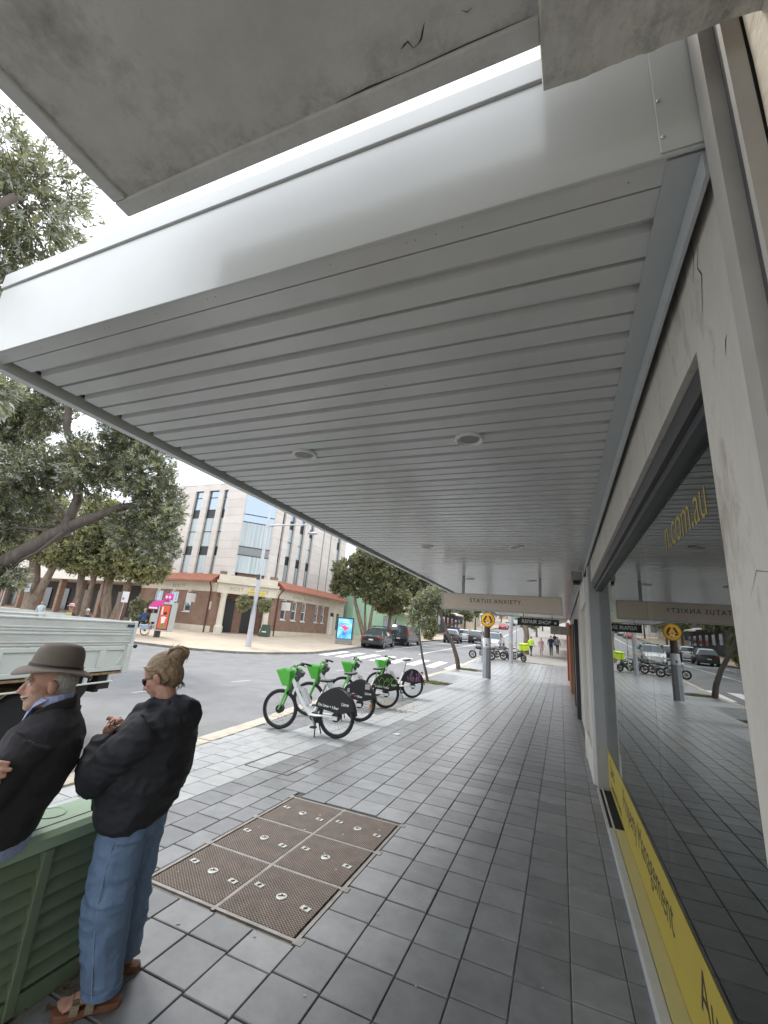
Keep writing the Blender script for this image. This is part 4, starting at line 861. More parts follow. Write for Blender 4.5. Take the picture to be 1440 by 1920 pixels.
# big spreading banksia across the side street
tree('banksia_tree', 'big dark banksia with a thick leaning limb in front of the post office', (-23.4, 9.6, 0),
     [([(-23.4, 9.6, -.2), (-22.6, 9.7, 1.3), (-21.6, 9.85, 2.35), (-20.73, 9.96, 3.12), (-19.12, 10.32, 4.18), (-18.01, 10.57, 4.89)], .42, .24), ([(-18.01, 10.57, 4.89), (-17.11, 10.81, 5.28), (-16.2, 11.1, 5.75), (-15.3, 11.4, 5.95)], .22, .12),
      ([(-18.3, 10.5, 4.75), (-17.75, 10.36, 5.9), (-17.7, 10.06, 7.07), (-18.1, 9.4, 8.6), (-17.9, 9.0, 10.1)], .20, .12), ([(-22.4, 9.7, 1.5), (-22.9, 9.4, 4), (-22.2, 9.2, 7), (-21.0, 9.0, 9.5)], .3, .14)],
     [(-19.6, 9.6, 6.9, 1.5, 1.5, 1.2), (-17.3, 10.2, 7.3, 1.55, 1.4, 1.35), (-15.3, 11.1, 7.1, 1.35, 1.3, 1.3), (-14.75, 11.7, 5.75, 1.05, 1.0, 1.15), (-15.8, 10.5, 8.6, 1.3, 1.2, .95), (-21.6, 9.4, 6.0, 1.6, 1.3, 1.5), (-14.6, 12.0, 4.5, .85, .8, .95), (-16.0, 11.4, 5.0, .8, .8, .8), (-17.3, 10.0, 10.6, 1.3, 1.2, .9), (-15.0, 10.3, 9.9, 1.1, 1, .7), (-20.2, 9.1, 9.7, 1.6, 1.4, 1.3), (-21.9, 9.0, 3.9, 1.2, 1.0, 1.3), (-21.9, 9.2, 9.0, 1.5, 1.5, 1.4), (-19.6, 10.0, 5.4, .8, .8, .55), (-20.4, 10.1, 2.75, .8, .8, .65), (-20.9, 9.9, 4.6, .9, .9, .7)],
     13500, 12, .17, .042, m_bark, w=(.38, .32, .14, .16), seed=8, shell=.25, limb=.08, extra=cones)
# plaza paperbarks
PB = 'paperbark trees on the plaza'
tree('paperbark_tree', 'thick double trunked paperbark carrying a small notice, behind the truck', (-33.6, 18.6, .4),
     [([(-33.6, 18.6, .2), (-33.7, 18.6, 2), (-34.2, 18.5, 4.0), (-34.6, 18.4, 5.4)], .55, .25), ([(-33.5, 18.6, 1.8), (-32.9, 18.7, 3.4), (-32.3, 18.8, 5.4)], .32, .16)],
     [(-35.4, 17.6, 5.8, 1.9, 1.6, 1.4), (-33.4, 18.8, 5.7, 1.7, 1.5, 1.3), (-34.4, 18.2, 8.2, 2.2, 2, 1.6), (-32.4, 18.7, 5.0, 1.1, 1.0, .8), (-36.5, 17.5, 8.5, 2, 2, 1.6), (-36.2, 16.8, 4.4, 1.2, 1.0, .9)], 6600, 8, .20, .085, m_paper, PB, w=(.08, .30, .42, .20), mats=(L_dark, L_mid, L_lite, L_yel), seed=11, shell=.3)
tree('paperbark_tree', 'paperbark with two crossing trunks behind the walkers', (-31.4, 20.4, .4),
     [([(-31.7, 20.5, .2), (-31.8, 20.4, 1.6), (-31.5, 20.3, 2.6), (-31.9, 20.2, 4.6)], .33, .2), ([(-31.0, 20.6, .2), (-30.8, 20.5, 2.0), (-30.6, 20.4, 4.6)], .26, .15)],
     [(-31.8, 20.0, 4.9, 1.6, 1.4, 1.05), (-30.3, 20.2, 5.0, 1.5, 1.3, 1.05), (-31.2, 19.8, 6.0, 1.6, 1.4, 1.0), (-31.0, 20.2, 7.2, 2.0, 1.8, 1.4), (-31.0, 20, 8.8, 1.6, 1.5, 1.0)], 6000, 8, .20, .085, m_paper, PB, w=(.12, .38, .38, .12), mats=(L_dark, L_mid, L_lite, L_yel), seed=12, shell=.3)
tree('paperbark_tree', 'forked paperbark nearest the brick corner with a low branch reaching right', (-29.5, 21.3, .4),
     [([(-29.4, 21.3, .2), (-29.6, 21.2, 1.6), (-29.9, 21.1, 3.0), (-29.7, 21, 4.8)], .36, .2), ([(-29.6, 21.3, 1.2), (-30.3, 21.2, 2.3), (-30.5, 21.2, 4.2)], .2, .12), ([(-29.2, 21.4, .9), (-28.6, 21.4, 2.8), (-28.1, 21.4, 4.6)], .2, .12)],
     [(-29.4, 20.8, 4.9, 1.6, 1.4, 1.05), (-27.7, 21.0, 5.0, 1.5, 1.3, 1.15), (-26.4, 21.6, 4.7, 1.1, 1.0, .95), (-28.6, 20.8, 6.0, 1.6, 1.4, 1.0), (-28.4, 21.0, 7.1, 1.8, 1.7, 1.3), (-26.9, 21.5, 4.2, .7, .7, .5)], 6600, 8, .20, .085, m_paper, PB, w=(.10, .36, .40, .14), mats=(L_dark, L_mid, L_lite, L_yel), seed=13, shell=.3)
tree('leafy_shrub', 'dense green shrub against the brick wall left of the pink phone booth', (-32.6, 26.6, .55), [([(-32.6, 26.6, .4), (-32.6, 26.6, 1.4)], .08, .04)],
     [(-32.6, 26.6, 1.5, 1.1, .8, .9), (-31.9, 26.7, 2.3, .7, .6, .6), (-33.4, 26.6, 2.2, .8, .6, .7)], 1000, 8, .16, .06, m_bark, seed=14, shell=.3, w=(.4, .4, .2, 0))['category'] = 'shrub'
# trees in front of the mint building
MT = 'street trees in front of the mint building'
tree('street_tree', 'round dark street tree with pale forked trunk behind the ad panel', (-17.9, 39.5, .7),
     [([(-17.6, 39.5, .5), (-18.3, 39.3, 2.6), (-18.9, 39.0, 4.4), (-19.2, 38.8, 6.2)], .24, .12), ([(-17.4, 39.5, .8), (-17.2, 39.3, 3), (-16.9, 39.1, 5.2)], .2, .1), ([(-17.6, 39.5, .8), (-17.9, 39.5, 2.8), (-18.0, 39.4, 4.6)], .16, .08)],
     [(-19.5, 38.6, 7.5, 1.9, 1.8, 1.5), (-17.4, 38.8, 8.7, 2.2, 2.0, 1.6), (-20.4, 38.6, 6.0, 1.2, 1.2, 1.1), (-15.6, 39.2, 8.0, 1.9, 1.8, 1.4), (-17.8, 39.2, 7.0, 1.4, 1.4, .8), (-17.0, 39.2, 5.2, 1.3, 1.2, .9), (-13.8, 39.6, 7.6, 1.2, 1.2, .9), (-18.6, 39.0, 5.8, 1.2, 1.2, .8), (-15.4, 39.3, 6.2, 1.3, 1.2, .9)], 7000, 8, .24, .10, m_paper, MT, w=(.36, .40, .18, .06), mats=(L_dark, L_mid, L_lite, L_yel), seed=21, shell=.4)
tree('street_tree', 'yellowish rounded street tree above the black hatchback', (-16.9, 44, .9), [([(-17.1, 44, .6), (-17.0, 43.9, 2.6), (-16.9, 43.8, 4.2)], .22, .13), ([(-16.8, 44, .8), (-16.2, 43.8, 3.4)], .14, .08)],
     [(-16.8, 43.3, 5.4, 1.7, 1.6, 1.6), (-17.9, 43.6, 4.7, 1.1, 1.1, .9), (-15.6, 43.5, 5.0, 1.2, 1.2, 1.2), (-16.8, 43.3, 6.8, 1.3, 1.2, .9)], 4500, 8, .24, .10, m_paper, MT, w=(.18, .36, .32, .14), mats=(L_dark, L_mid, L_lite, L_yel), seed=22, shell=.35)
tree('street_tree', 'tall dark street tree above the black van', (-16.8, 50, 1.1), [([(-17, 50, .9), (-16.8, 49.8, 3.5), (-16.4, 49.6, 5.5)], .24, .13)],
     [(-16.4, 49, 8.4, 2.4, 2.2, 1.9), (-14.4, 49.3, 7.4, 1.9, 1.8, 1.6), (-16.0, 49, 6.4, 2.0, 1.9, 1.2), (-13.2, 49.6, 6.2, 1.2, 1.2, .9), (-14.6, 49.4, 5.2, 1.3, 1.3, .8)], 5600, 8, .26, .11, m_paper, MT, w=(.36, .40, .18, .06), mats=(L_dark, L_mid, L_lite, L_yel), seed=23, shell=.4)
tree('street_tree', 'pale green street tree further along the far kerb', (-16.9, 60, 1.5), [([(-17, 60, 1.3), (-16.8, 60, 5)], .2, .12)],
     [(-16.6, 59.5, 7.0, 2.2, 2.0, 1.8), (-14.6, 60, 6.2, 1.6, 1.6, 1.2), (-16.8, 59.6, 9.0, 1.7, 1.6, 1.3)], 2200, 7, .28, .11, m_paper, MT, w=(.3, .4, .25, .05), mats=(L_dark, L_mid, L_lite, L_yel), seed=24, shell=.4)
tree('leafy_shrub', 'tall yellow green hedge shrub on the far footpath behind the sapling', (-16.3, 57, 1.4), [([(-16.3, 57, 1.2), (-16.3, 57, 3)], .1, .05)],
     [(-16.3, 57, 2.2, .9, .9, 1.0), (-16.2, 57, 3.8, .8, .8, 1.1), (-15.6, 57.2, 3.0, .6, .6, .9)], 1300, 8, .2, .08, m_bark, seed=25, shell=.3, w=(.15, .4, .35, .1), mats=(L_dark, L_mid, L_lite, L_yel))['category'] = 'shrub'
# saplings on the near kerb
tree('sapling', 'slender young street tree beside the last bike', (-5.06, 17.95, 0), [([(-5.06, 17.95, -.05), (-5.14, 17.8, .4), (-5.24, 17.55, .95), (-5.36, 17.4, 1.7), (-5.42, 17.3, 2.4)], .06, .03)],
     [(-5.35, 17.2, 2.95, .62, .6, .5), (-4.95, 17.2, 3.35, .6, .5, .4), (-5.5, 17.2, 2.4, .4, .4, .35), (-5.1, 17.2, 2.2, .35, .35, .3), (-4.6, 17.3, 3.0, .45, .4, .35)], 800, 7, .10, .042, m_bark, w=(.35, .35, .2, .1), seed=31, shell=.2, limb=.02)
tree('sapling', 'bent street tree with curving trunk at the pedestrian crossing', (-5.55, 26.03, .1), [([(-5.55, 26.03, 0), (-5.62, 25.8, .7), (-5.80, 25.5, 1.4), (-6.2, 25.3, 2.2), (-6.5, 25.1, 3.0), (-6.55, 24.9, 3.9)], .14, .06)],
     [(-6.5, 24.8, 4.4, .8, .8, .7), (-7.2, 24.7, 3.9, .7, .7, .6), (-5.9, 24.8, 4.6, .7, .7, .5), (-6.9, 24.8, 3.2, .45, .45, .4)], 900, 7, .13, .055, m_bark, w=(.3, .4, .2, .1), seed=32, shell=.25, limb=.03)
tree('street_tree', 'mottled pale trunked tree on the right footpath beyond the motorbikes', (-3.1, 44, 1.0), [([(-3.1, 44, .7), (-3.0, 44, 2.6), (-3.2, 44, 4.6)], .30, .22)],
     [(-3.2, 44, 6.0, 1.8, 1.8, 1.2), (-2.0, 44, 5.4, 1.2, 1.2, .8)], 1200, 7, .26, .1, m_paper, seed=33, shell=.4)
FT = 'far trees up the hill'
for i, (x, y, h, s) in enumerate([(-17, 84, 5.5, 1.4), (-17.5, 98, 6, 1.7), (-17, 118, 6.5, 2.0), (-17, 140, 7, 2.4), (-4.6, 66, 5, 1.5), (-4.4, 92, 6, 1.8), (-4.2, 118, 7, 2.2), (-18, 165, 8, 2.6), (-6, 190, 9, 3), (-22, 190, 9, 3.2)]):
    lab = ['leafy far tree just past the dark awning shop', 'far left kerb tree beside the sand coloured block', 'far left kerb tree before the white flats', 'far left kerb tree beside the white flats', 'far right kerb tree past the motorbikes', 'far right kerb tree beside the brick shops', 'far right kerb tree beside the sand flats', 'far left tree near the top of the hill', 'tree at the top of the hill in front of the grey house', 'tree at the top of the hill in front of the cream house'][i]
    z = gz(x, y); tree('street_tree', lab, (x, y, z), [([(x, y, z-.3), (x, y, z+h*.5)], .22, .14)], [(x, y, z+h*.7, s, s, s*.75), (x+s*.6, y, z+h*.6, s*.7, s*.7, s*.5), (x-s*.5, y, z+h*.85, s*.7, s*.7, s*.5)], 420, 7, .4, .17, m_bark, FT, w=(.35, .4, .2, .05), mats=(L_dark, L_mid, L_lite, L_yel), seed=50+i, shell=.4, nb=1)
# planting beds with grass, and leaf litter under the bikes
def grass(name, label, cx, cy, rx, ry, n, h, cols, seed):
    r = np.random.default_rng(seed); a = r.uniform(0, 2*np.pi, n); q = np.sqrt(r.random(n)); x = cx+rx*q*np.cos(a)*(1+.2*np.sin(3*a)); y = cy+ry*q*np.sin(a); z = np.array([prof(v)-.005 for v in y]); t = r.uniform(0, 6.28, n); hh = h*r.uniform(.4, 1.2, n); w = .012
    b0 = np.stack([x-w*np.cos(t), y-w*np.sin(t), z], 1); b1_ = np.stack([x+w*np.cos(t), y+w*np.sin(t), z], 1); tp = np.stack([x+r.normal(0, .04, n), y+r.normal(0, .04, n), z+hh], 1)
    V = np.stack([b0, b1_, tp], 1).reshape(-1, 3); o = link(name, npmesh(name, V, np.arange(3*n).reshape(-1, 3), list(cols), r.integers(0, len(cols), n))); return tag(o, label, 'grass', kind='stuff')
m_soil = mat('bed_soil', (.11, .085, .06), .95, var=.3, scale=12, bump=.8, bscale=40)
for (x0, x1, y0, y1), lab in zip(BEDS, ('small soil bed round the slender sapling', 'small soil bed round the bent tree')):
    mb = MB(); k = 8; zz = prof((y0+y1)/2)
    mb.add([(x0+(x1-x0)*i/k, y0+(y1-y0)*j/k, zz-.008+.02*random.random()) for j in range(k+1) for i in range(k+1)], [(j*(k+1)+i, j*(k+1)+i+1, (j+1)*(k+1)+i+1, (j+1)*(k+1)+i) for j in range(k) for i in range(k)])
    kindof(mb.build('soil_bed', m_soil), 'structure')
G1 = leafmat('grass_green', (.11, .15, .035)); G2 = leafmat('grass_straw', (.26, .23, .10))
grass('grass_tuft', 'patch of short grass and weeds round the slender sapling', -4.9, 17.95, .62, .38, 1500, .07, (G1, G1, G2), 1)
grass('grass_tuft', 'patch of short grass and weeds round the bent tree', -5.0, 26.05, .5, .4, 1000, .08, (G1, G1, G2), 2)
r = np.random.default_rng(4); n = 260; x = r.normal(-4.2, .45, n); y = r.normal(11.2, .5, n); t = r.uniform(0, 6.28, n); V = []
for i in range(n):
    s = r.uniform(.02, .045); c, q = math.cos(t[i])*s, math.sin(t[i])*s
    V += [(x[i]-c, y[i]-q, .004), (x[i]-q*.35, y[i]+c*.35, .012), (x[i]+c, y[i]+q, .005), (x[i]+q*.35, y[i]-c*.35, .01)]
tag(link('leaf_litter', npmesh('leaf_litter', np.array(V), np.arange(4*n).reshape(-1, 4), [leafmat('dry_leaf', (.36, .27, .09))])), 'scatter of dry yellow leaves under the third bike', 'leaves', kind='stuff')
r = np.random.default_rng(9); n = 60; V = []
for i in range(n):
    s = r.uniform(.012, .03); a = r.uniform(0, 6.28); px_, py_ = r.normal(-2.28, .05), r.uniform(1.55, 2.2); c, q = math.cos(a)*s, math.sin(a)*s
    V += [(px_-c, py_-q, .004), (px_-q*.4, py_+c*.4, .015), (px_+c, py_+q, .006), (px_+q*.4, py_-c*.4, .012)]
tag(link('leaf_litter', npmesh('leaf_litter', np.array(V), np.arange(4*n).reshape(-1, 4), [leafmat('brown_leaf', (.20, .12, .06))])), 'few brown leaves at the foot of the green cabinet', 'leaves', kind='stuff')
# ================================================================ hire bikes
m_tyre = mat('tyre_rubber', (.022, .022, .024), .75, var=.1); m_rim = mat('dark_rim', (.10, .10, .11), .35, .6, var=0); m_spoke = mat('spoke_steel', (.35, .35, .36), .35, .8, var=0)
m_bgreen = mat('bike_green', (.10, .52, .06), .42, var=.03, coat=.3); m_bwhite = mat('bike_white', (.82, .83, .82), .4, var=.03, dirt=.2, dscale=9, dcol=(.4, .4, .38)); m_bblack = mat('bike_black', (.018, .018, .02), .5, var=.05); m_bdark = mat('bike_dark_grey', (.06, .06, .065), .5, var=.05); m_batt = mat('battery_grey', (.55, .56, .58), .45, var=.04)
m_orange = mat('orange_reflector', (.8, .25, .02), .4, var=0); m_redl = mat('red_tail_lamp', (.12, .008, .008), .3, var=0)
def wheel_meshes(Rw, tr, nsp=28):
    ty = MB().ring((0, 0, 0), (0, 1, 0), Rw-tr, tr, 40, 8).mesh('tyre', m_tyre, 60)
    ri = MB().ring((0, 0, 0), (0, 1, 0), Rw-2*tr-.008, .012, 40, 6, sq=1.1).mesh('rim', m_rim, 60)
    sp = MB()
    for i in range(nsp):
        a = 2*math.pi*i/nsp; a2 = a+(.5 if i % 2 else -.5); y = .022 if (i//2) % 2 else -.022; q = Rw-2*tr-.008
        sp.tube([(.03*math.cos(a2), y, .03*math.sin(a2)), (q*math.cos(a), 0, q*math.sin(a))], .0016, 4, cap=False)
    spm = sp.mesh('spokes', m_spoke)
    return ty, ri, spm
WB, WR = 1.10, .335
_ty, _ri, _sp = wheel_meshes(WR, .026)
def add_wheel(t, x, hubr):
    W = link('wheel', MB().lathe([(.012, -.05), (hubr, -.045), (hubr, .045), (.012, .05)], Matrix.Rotation(R(90), 4, 'X'), n=18).mesh('wheel', m_bblack, 50), t, loc=(x, 0, WR))
    link('tyre', _ty, W); link('rim', _ri, W); link('spokes', _sp, W); return W
def scribble(t, n, m, seed, w=.008, box=(-.28, .28, .52, .78), y=.078, spiky=False):
    r = random.Random(seed)
    for k in range(n):
        if spiky:
            x = box[0]+(box[1]-box[0])*(.15+.7*k/n); pts = [(x, y, box[2]+.02), (x+r.uniform(-.06, .06), y, r.uniform(box[2]+.1, box[3])), (x+r.uniform(.01, .06), y, box[2]+r.uniform(.0, .1))]
        else:
            cx, cz = box[0]+(box[1]-box[0])*(k+.5)/n, (box[2]+box[3])/2; pts = [(cx+(.05+.02*r.random())*math.cos(a+k), y, cz+(.08+.03*r.random())*math.sin(a)) for a in np.linspace(0, 5.2, 9)]
        b = MB()
        for p, q in zip(pts[:-1], pts[1:]): b.bar(p, q, .0015, w*2, up=(0, 0, 1)) if False else b.tube([p, q], w, 5, sq=(.12, 1), up=(0, 1, 0))
        b.build('graffiti_stroke', m, t)
def ebike(label, loc, rz, seat=.92, steer=0.0, lean=0.0, variant=0):
    t = thing('hire_bike', label, 'bicycle', loc, rz, 'hire bikes on the pavement'); t.rotation_euler.x = lean
    add_wheel(t, 0, .075)
    # steering assembly parts
    H = Matrix.Translation((WB-.13, 0, WR+.36)) @ Matrix.Rotation(steer, 4, 'Z') @ Matrix.Translation((-(WB-.13), 0, -(WR+.36)))
    S = lambda mb: setattr(mb, 'v', [tuple(H @ Vector(p)) for p in mb.v]) or mb
    W = add_wheel(t, WB, .07); W.matrix_local = H @ Matrix.Translation((WB, 0, WR))
    f = MB()
    for s in (-1, 1): f.tube([(WB, s*.075, WR), (WB-.085, s*.07, WR+.25), (WB-.135, s*.055, WR+.40), (WB-.20, s*.045, WR+.56)], [.016, .021, .024, .026], 8)
    f.bar((WB-.135, -.07, WR+.405), (WB-.135, .07, WR+.405), .05, .05)
    S(f).build('fork', m_bgreen, t, smooth=50)
    f = MB().box(-.022, .022, -.042, .042, 0, .30, M=Matrix.Translation((WB-.155, 0, WR+.27)) @ Matrix.Rotation(R(-19), 4, 'Y')); S(f).build('fork_guard', m_bdark, t, bevel=.01)
    # basket: tapering open tray
    k = []
    for z, x0, x1, y in ((.74, WB-.155, WB-.03, .11), (1.00, WB-.19, WB+.09, .18)): k.append([(x0, -y, z), (x1, -y, z), (x1, y, z), (x0, y, z)])
    b = MB(); b.add(k[0]+k[1], [(3, 2, 1, 0), (0, 1, 5, 4), (1, 2, 6, 5), (2, 3, 7, 6), (3, 0, 4, 7)])
    b.add([(p[0]*1.0+(-.008 if i in (1, 2) else .008), p[1]*.95, p[2]+.008) for i, p in enumerate(k[0])]+[(p[0]+(-.008 if i in (1, 2) else .008), p[1]*.95, p[2]) for i, p in enumerate(k[1])], [(0, 1, 2, 3), (4, 5, 1, 0), (5, 6, 2, 1), (6, 7, 3, 2), (7, 4, 0, 3)])
    S(b).build('basket', m_bgreen, t, bevel=.012)
    b = MB(); b.tube([(WB-.145, 0, WR+.36), (WB-.265, 0, WR+.70)], [.034, .036], 10); b.box(-.035, .035, -.05, .05, 0, .22, M=Matrix.Translation((WB-.225, 0, WR+.50)) @ Matrix.Rotation(R(-19), 4, 'Y')); S(b).build('head_tube', m_bgreen, t, smooth=40)
    b = MB(); b.box(-.075, .06, -.075, .075, -.02, .08, M=Matrix.Translation((WB-.29, 0, WR+.60)) @ Matrix.Rotation(R(-25), 4, 'Y')); b.box(-.05, .04, -.055, .055, -.13, -.021, M=Matrix.Translation((WB-.285, 0, WR+.60)) @ Matrix.Rotation(R(-25), 4, 'Y')); S(b).build('display_unit', m_bdark, t, bevel=.02)
    b = MB(); b.tube([(WB-.36, -.31, 1.075), (WB-.29, -.20, 1.105), (WB-.26, -.07, 1.10), (WB-.26, .07, 1.10), (WB-.29, .20, 1.105), (WB-.36, .31, 1.075)], .014, 8); S(b).build('handlebar', m_bdark, t, smooth=60)
    for s in (-1, 1):
        b = MB(); b.tube([(WB-.38, s*.33, 1.068), (WB-.31, s*.23, 1.1)], .019, 8); S(b).build('grip', m_bblack, t, smooth=60)
        b = MB(); b.tube([(WB-.25, s*.20, 1.10), (WB-.22, s*.26, 1.07), (WB-.28, s*.33, 1.03)], .006, 6); S(b).build('brake_lever', m_bblack, t, smooth=60)
        b = MB(); b.box(WB-.31, WB-.23, s*.16-.022, s*.16+.022, 1.07, 1.13); S(b).build('control_pod', m_bgreen if s > 0 else m_bblack, t, bevel=.015)
    # frame
    b = MB(); b.tube([(WB-.205, 0, .86), (WB-.27, 0, .76), (WB-.40, 0, .57), (WB-.53, 0, .40), (WB-.60, 0, .335), (WB-.70, 0, .315)], [(.05, .058), (.052, .066), (.052, .068), (.05, .062), (.046, .06), (.042, .05)], 12, up=(0, 1, 0)); b.build('frame', m_bwhite, t, smooth=50)
    for s in (-1, 1):
        b = MB(); b.tube([(WB-.62, s*.045, .325), (WB-.75, s*.075, .33), (.20, s*.078, .345), (.04, s*.078, .34)], [(.02, .05), (.018, .048), (.016, .04), (.014, .03)], 8, up=(0, 1, 0))
        b.box(-.05, .10, s*.075-.012, s*.075+.012, .30, .355); b.build('chain_stay', m_bwhite, t, smooth=40)
    b = MB(); b.tube([(WB-.66, 0, .33), (.335, 0, .60), (.305, 0, .70)], [.032, .028, .026], 10); b.build('seat_tube', m_bwhite, t, smooth=50)
    b = MB(); b.tube([(.31, 0, .68), (.245, 0, seat-.05)], .015, 8); b.build('seat_post', m_spoke, t, smooth=50)
    b = MB(); b.tube([(.37, 0, seat-.01), (.30, 0, seat), (.22, 0, seat+.005), (.14, 0, seat+.02), (.10, 0, seat+.025)], [(.022, .022), (.036, .028), (.066, .032), (.085, .034), (.06, .02)], 12, up=(0, 1, 0)) if False else b.tube([(.38, 0, seat-.005), (.33, 0, seat), (.24, 0, seat+.005), (.16, 0, seat+.02), (.11, 0, seat+.03)], [(.018, .018), (.035, .025), (.062, .03), (.085, .032), (.055, .02)], 12, up=(0, 0, 1))
    b.build('saddle', m_bblack, t, smooth=60)
    b = MB(); b.box(-.045, .045, -.048, .048, 0, .30, M=Matrix.Translation((WB-.565, 0, .475)) @ Matrix.Rotation(R(34), 4, 'Y')); b.box(-.02, .03, -.03, .03, .30, .33, M=Matrix.Translation((WB-.565, 0, .475)) @ Matrix.Rotation(R(34), 4, 'Y')); b.build('battery', m_batt, t, bevel=.014)
    b = MB(); b.box(.046, .064, -.05, .05, -.03, .31, M=Matrix.Translation((WB-.565, 0, .475)) @ Matrix.Rotation(R(34), 4, 'Y')); b.build('battery_dock', m_bdark, t, bevel=.006)
    # rear skirt guard
    sk = [(.395, .47), (.34, .62), (.30, .68), (.20, .745), (.11, .795), (.02, .815), (-.08, .795), (-.17, .735), (-.25, .655), (-.31, .56), (-.335, .47), (-.20, .435), (-.04, .40), (.15, .43)]
    for s in (-1, 1):
        b = MB(); b.prism(sk, face((0, s*.064+.006, 0), (1, 0, 0), (0, 0, 1)), .012); b.build('skirt_guard', m_bblack, t, bevel=.005)
    b = MB()
    arc = [(.362*math.cos(a), (.362+.09*max(0, math.sin(a)))*math.sin(a)+WR) for a in np.linspace(R(20), R(172), 14)]
    for (xa, za), (xb, zb) in zip(arc[:-1], arc[1:]): b.bar((xa, 0, za), (xb, 0, zb), .125, .006)
    b.build('rear_mudguard', m_bblack, t)
    b = MB(); b.box(-.30, -.24, -.04, .04, .70, .75); b.build('tail_lamp', m_redl, t, bevel=.012)
    # drive, cranks, stand
    b = MB(); b.lathe([(.03, -.05), (.075, -.04), (.075, .04), (.03, .05)], Matrix.Translation((WB-.68, 0, .30)) @ Matrix.Rotation(R(90), 4, 'X'), n=18); b.build('crank_drive', m_bdark, t, smooth=50)
    for s in (-1, 1):
        a = R(62)*1.0 if s < 0 else R(242); px_, pz_ = WB-.68+.16*math.cos(a), .30+.16*math.sin(a)
        b = MB(); b.bar((WB-.68, s*.085, .30), (px_, s*.09, pz_), .016, .028); b.build('crank_arm', m_spoke, t)
        b = MB(); b.box(px_-.05, px_+.05, s*.15-.045, s*.15+.045, pz_-.013, pz_+.013); b.build('pedal', m_bblack, t, bevel=.006)
        b = MB(); b.tube([(WB-.74, s*.04, .27), (WB-.78, s*.13, .005)], .011, 6); b.build('stand_leg', m_bblack, t)
    b = MB(); b.box(-.07, .06, -.03, .03, -.06, .05, M=Matrix.Translation((WB-.74, 0, .26))); b.build('stand_mount', m_bblack, t, bevel=.01)
    wm = mat('bike_white_print', (.75, .75, .73), .6, var=0)
    FL = lambda x, z, a=0.0: face((x, .0712, z), (-1, 0, 0), (0, 0, 1)) @ Matrix.Rotation(a, 4, 'Z')
    if variant != 3:
        text('skirt_lettering', 'On Lime + Uber', .058, FL(.14, .50, R(-5)), wm, t, depth=.0008, bold=.002)
        text('skirt_lettering', 'Lime', .07, FL(-.17, .56), wm, t, depth=.0008, bold=.002)
    FD = face((WB-.42, .0545, .55), (-1, 0, 0), (0, 0, 1)) @ Matrix.Rotation(R(-54), 4, 'Z')
    text('frame_lettering', 'Lime', .125, FD, mat('frame_green_print', (.03, .25, .05), .5, var=0), t, depth=.0008, bold=.001)
    if variant == 0:
        b = MB(); b.bar((WB-.285, .0565, .75), (WB-.315, .0565, .71), .002, .05, up=(0, 0, 1)); b.build('red_sticker', mat('red_sticker', (.45, .05, .05), .5, var=0), t)
    if variant == 1:
        b = MB(); b.box(-.20, -.10, .0705, .0725, .64, .74); b.build('blank_label', mat('pale_label', (.45, .45, .44), .6, var=.1), t)
        b = MB(); b.box(-.245, -.215, -.04, .04, .27, .36); b.build('reflector', m_orange, t, bevel=.005)
        b = MB(); b.box(.22, .27, .0705, .0725, .55, .63); b.build('pale_sticker', mat('pale_label', (.45, .45, .44), .6, var=.1), t)
    if variant == 2: scribble(t, 5, mat('graffiti_green', (.30, .75, .08), .6, var=0), 4, .021, (-.22, .30, .50, .74), .0718)
    if variant == 3: scribble(t, 11, mat('graffiti_pink', (.85, .45, .72), .6, var=0), 5, .0095, (-.28, .26, .45, .78), .0718, True)
    return t
def place_bike(label, f, rr, **k):
    f = Vector(f); rr = Vector(rr); d = (f-rr).normalized(); mid = (f+rr)/2; r0 = mid-d*WB/2
    return ebike(label, (r0.x, r0.y, 0), math.atan2(d.y, d.x), **k)
place_bike('nearest green and white hire bike with plain black rear skirt, stand down', (-4.70, 7.08), (-3.62, 7.16), seat=.89, lean=R(-2), steer=R(6))
place_bike('second hire bike with orange reflector and pale square on its rear skirt', (-4.98, 8.46), (-3.88, 8.72), seat=.90, lean=R(-2), variant=1, steer=R(5))
place_bike('third hire bike with bright green graffiti on its rear skirt', (-5.07, 10.15), (-4.06, 10.68), seat=.90, lean=R(-2), variant=2, steer=R(4))
place_bike('last hire bike with pink scribble on its rear skirt and raised saddle', (-5.07, 12.35), (-4.12, 13.0), seat=1.05, lean=R(-2), variant=3, steer=R(4))

